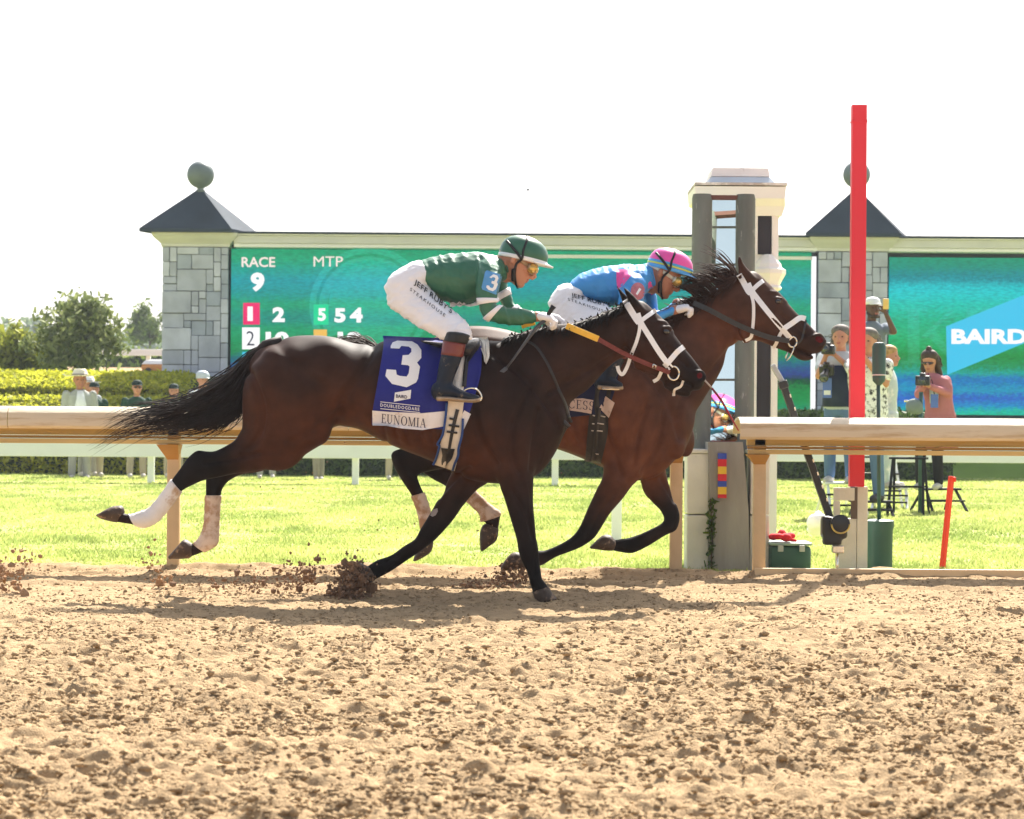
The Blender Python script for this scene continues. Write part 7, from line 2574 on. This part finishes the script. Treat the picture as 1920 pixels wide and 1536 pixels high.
# trackside camera on a stand with its black boom
dc = 15.75
tc_ = thing('trackside_camera', 'black remote camera on a thin steel stand behind the right rail', 'camera', (xx(1570, dc), dc, 0))
c0 = P(1565, 990, dc)
mk('housing', fuse([box(tuple(c0 + Vector((0, .04, 0))), (.16, .18, .14), 0, .02), box(tuple(P(1560, 1012, dc)), (.12, .10, .07), 0, .015), box(tuple(P(1549, 985, dc)), (.06, .08, .12), 0, .01)], .008, 2), M_cam, tc_)
mk('lens_barrel', orient(tube([c0 + Vector((.02, -.03, .03)), c0 + Vector((.02, -.13, .03)), c0 + Vector((.02, -.135, .03))], [.055, .062, .050], 22)), M_cam, tc_, sharp=math.radians(40))
mk('lens_ring', tube([c0 + Vector((.02 + .058 * math.cos(a), -.136, .03 + .058 * math.sin(a))) for a in [PI + PI * k / 12 for k in range(13)]], .006, 6), mat('brass ring', (.6, .45, .15), .3, metal=1.0), tc_)
mk('lens_glass', orient(tube([c0 + Vector((.02, -.10, .03)), c0 + Vector((.02, -.128, .03))], [.045, .044], 20)), M_glass, tc_)
mk('head_clamp', join(box(tuple(P(1571, 1030, dc)), (.075, .06, .05), 0, .006)), M_metal, tc_, smooth=False)
mk('stand', tube([P(1570, 1035, dc), (P(1570, 1040, dc).x, dc, -.02)], .009, 10), M_metal, tc_)
mk('foot_plate', box((P(1570, 1040, dc).x, dc, .035), (.12, .10, .012), 0, .003), M_metal, tc_, smooth=False)
bo_ = thing('camera_boom', 'long black slotted boom leaning left over the rail to the trackside camera', 'boom', (xx(1556, dc + .12), dc + .12, 0))
e0, e1 = P(1561, 985, dc + .12), P(1466, 715, dc + .12)
mk('arm', orient(bar(e0, e1, .045, .065, .006, (0, 1, 0))), M_cam, bo_, smooth=False)
e2 = P(1448, 684, dc + .12)
mk('arm_tip', orient(bar(e1 + (e1 - e2) * .2, e2, .034, .05, .008, (0, 1, 0))), mat('grey boom tip', (.35, .36, .36), .4), bo_, smooth=False)
mk('arm_collar', orient(bar(e1 + (e0 - e1) * .0, e1 + (e0 - e1) * .05, .06, .08, .006, (0, 1, 0))), M_cam, bo_, smooth=False)
for i in range(9):
    q = e1 + (e0 - e1) * (.1 + .09 * i)
    mk('notch', orient(bar(q + Vector((.016, -.035, .01)), q + Vector((.022, -.035, -.012)), .010, .012, 0, (0, 1, 0))), M_metal, bo_, smooth=False)
# equipment case and cloths on the grass
dx = 16.35
cs = thing('equipment_case', 'green plastic case on the grass with a red cloth on top', 'case', (xx(1482, dx), dx, 0))
mk('shell', wbox(xx(1446, dx), xx(1522, dx), dx - .05, dx + .28, 0, zz(1020, dx), .025), M_green2, cs, sharp=math.radians(40))
mk('lid', wbox(xx(1444, dx), xx(1524, dx), dx - .06, dx + .29, zz(1020, dx) + .003, zz(1013, dx), .012), mat('pale green lid', (.30, .40, .36), .5), cs, sharp=math.radians(40))
for px in (1464, 1504):
    mk('latch', wbox(xx(px - 5, dx), xx(px + 5, dx), dx - .075, dx - .052, zz(1030, dx), zz(1018, dx), .003), mat('grey latch', (.4, .42, .42), .5), cs, smooth=False)
rc = thing('red_cloth', 'crumpled red cloth lying on the green case', 'cloth', tuple(P(1462, 1010, dx)))
rr_ = np.random.default_rng(12)
mk('fabric', fuse([ell(P(1450 + 8 * i, 1005 - rr_.uniform(-4, 5), dx + rr_.uniform(-.03, .06)), rr_.uniform(.03, .05), .04, rr_.uniform(.02, .04)) for i in range(5)] + [cap(P(1470, 1010, dx), P(1492, 1014, dx), .016, .010)], .006, 2), mat('red cloth', (.60, .02, .03), .8, .2, .2, 14, .5, 20), rc)
wb = thing('white_bag', 'crumpled white plastic bag on the grass left of the red pole', 'bag', tuple(P(1528, 1000, 18.5)))
mk('bag_skin', fuse([ell(P(1519 + rr_.uniform(0, 20), 985 + rr_.uniform(-14, 14), 18.5 + rr_.uniform(-.04, .04)), rr_.uniform(.035, .07), .06, rr_.uniform(.035, .07)) for _ in range(9)], .008, 1), mat('white plastic', (.78, .75, .72), .4, .4, .05, 10, .6, 30), wb)
# small vehicle by the distant track
cv = thing('parked_vehicle', 'small pale vehicle with an orange side, parked far off beside the stone pillar', 'vehicle', (xx(296, 63), 63, 2.3))
vx, vz = xx(300, 63), 2.24
mk('body', rloft([(vx - .42, vx + .42, 62.7, 63.2, vz + .10), (vx - .44, vx + .44, 62.68, 63.22, vz + .22), (vx - .40, vx + .40, 62.7, 63.2, vz + .27)]), mat('orange paint', (.50, .25, .08), .5, .3), cv, smooth=False)
mk('hood', rloft([(vx - .43, vx + .35, 62.69, 63.21, vz + .275), (vx - .36, vx + .25, 62.75, 63.15, vz + .36), (vx - .2, vx + .1, 62.8, 63.1, vz + .40)]), M_white, cv, smooth=False)
for sx in (-.26, .26):
    for yy_ in (62.7, 63.2):
        mk('wheel', orient(tube([(vx + sx, yy_ - .04, vz + .09), (vx + sx, yy_ + .04, vz + .09)], .09, 14)), B_black, cv, sharp=math.radians(40))
# bird high above the screens
bd_ = thing('bird', 'tiny dark bird high in the white sky above the scoreboard', 'bird', tuple(P(990, 356, 90)))
bc = P(990, 356, 90)
mk('body', ell(bc, .05, .10, .045, 8, 10), B_black, bd_)
for sg in (-1, 1):
    mk('wing', orient(([bc + Vector((sg * .03, -.05, .01)), bc + Vector((sg * .03, .05, .01)), bc + Vector((sg * .07, .05, .09)), bc + Vector((sg * .06, -.02, .10)), bc + Vector((sg * .03, -.05, 0)), bc + Vector((sg * .03, .05, 0)), bc + Vector((sg * .07, .05, .08)), bc + Vector((sg * .06, -.02, .09))],
                        [(0, 1, 2, 3), (7, 6, 5, 4), (0, 4, 5, 1), (1, 5, 6, 2), (2, 6, 7, 3), (3, 7, 4, 0)])), B_black, bd_, smooth=False)

# ================================================================== dirt thrown up by the hooves
M_clod = mat('dark moist dirt', (0.23, 0.14, 0.085), .95, .1, .3, 30, .6, 90)
M_clodl = mat('dry thrown sand', (0.34, 0.21, 0.12), .95, .1, .3, 30, .6, 90)


def spray(name, label, spots, m, seed):
    """spots: (px, py, sx, sy, depth, count, size)"""
    r = np.random.default_rng(seed)
    bm = bmesh.new()
    bmesh.ops.create_icosphere(bm, subdivisions=1, radius=1)
    base = np.array([v.co[:] for v in bm.verts])
    bf = np.array([[v.index for v in f.verts] for f in bm.faces])
    bm.free()
    V, Fs = [], []
    n = 0
    for px, py, sx, sy, d, cnt, size in spots:
        for _ in range(cnt):
            c = P(px + r.normal(0, sx), py + r.normal(0, sy), d + r.normal(0, .09))
            if c.z < .0:
                c.z = abs(c.z) * .3
            s = size * .62 * r.lognormal(0, .6)
            q = base * (1 + r.normal(0, .22, (len(base), 1))) * s * r.uniform(.6, 1.4, 3)
            V.append(q + np.array(c))
            Fs.append(bf + n)
            n += len(base)
    o = mk(name, (np.concatenate(V), np.concatenate(Fs)), m, smooth=False, kind='stuff')
    o['label'] = label
    o['category'] = 'dirt'
    return o


spray('dirt_spray', 'dark clump of dirt bursting round the trailing front hoof', [(662, 1090, 13, 20, D1 + .12, 1000, .0085), (650, 1115, 18, 8, D1 + .1, 420, .008), (690, 1085, 16, 10, D1 + .1, 120, .006)], M_clod, 1)
spray('dirt_spray', 'spray of dirt below the hoof of the far horse', [(960, 1080, 16, 14, D2 - .1, 330, .0075), (930, 1100, 32, 8, D2 - .2, 300, .0075), (880, 1104, 14, 8, D2 - .2, 120, .007)], M_clod, 2)
spray('dirt_spray', 'scattered clods flying between the hind and front legs', [(560, 1075, 22, 14, D1 + .3, 150, .009), (520, 1092, 45, 12, D1 + .2, 190, .007), (440, 1096, 40, 8, D1 + .2, 70, .007), (600, 1050, 30, 14, D1 + .3, 18, .009)], M_clod, 3)
spray('dirt_spray', 'clods in the air at the left edge behind the horses', [(5, 1090, 24, 18, D1 + .2, 200, .009), (48, 1050, 14, 14, D1 + .2, 50, .008), (290, 1050, 14, 14, D1 + .4, 40, .008), (300, 1085, 18, 5, D1 + .4, 40, .008)], M_clodl, 4)
spray('dirt_spray', 'fine specks of dirt floating over the grass', [(720, 1000, 50, 22, D2 + .4, 70, .004), (520, 880, 60, 30, D2 + .5, 40, .003), (1060, 880, 40, 10, D2 + .5, 14, .004), (900, 990, 40, 40, D2, 40, .003)], M_clod, 5)

# ================================================================== air
hz_m = bpy.data.materials.new('haze')
hz_m.use_nodes = True
t_ = hz_m.node_tree
for n_ in list(t_.nodes):
    if n_.type == 'BSDF_PRINCIPLED':
        t_.nodes.remove(n_)
pv = t_.nodes.new('ShaderNodeVolumePrincipled')
pv.inputs['Color'].default_value = (.86, .92, 1.0, 1)
pv.inputs['Density'].default_value = 0.0006
pv.inputs['Anisotropy'].default_value = 0.0
t_.links.new(pv.outputs[0], t_.nodes['Material Output'].inputs['Volume'])
hz = mk('haze', box((0, 440, 29), (1400, 1100, 62)), hz_m, smooth=False, kind='stuff')
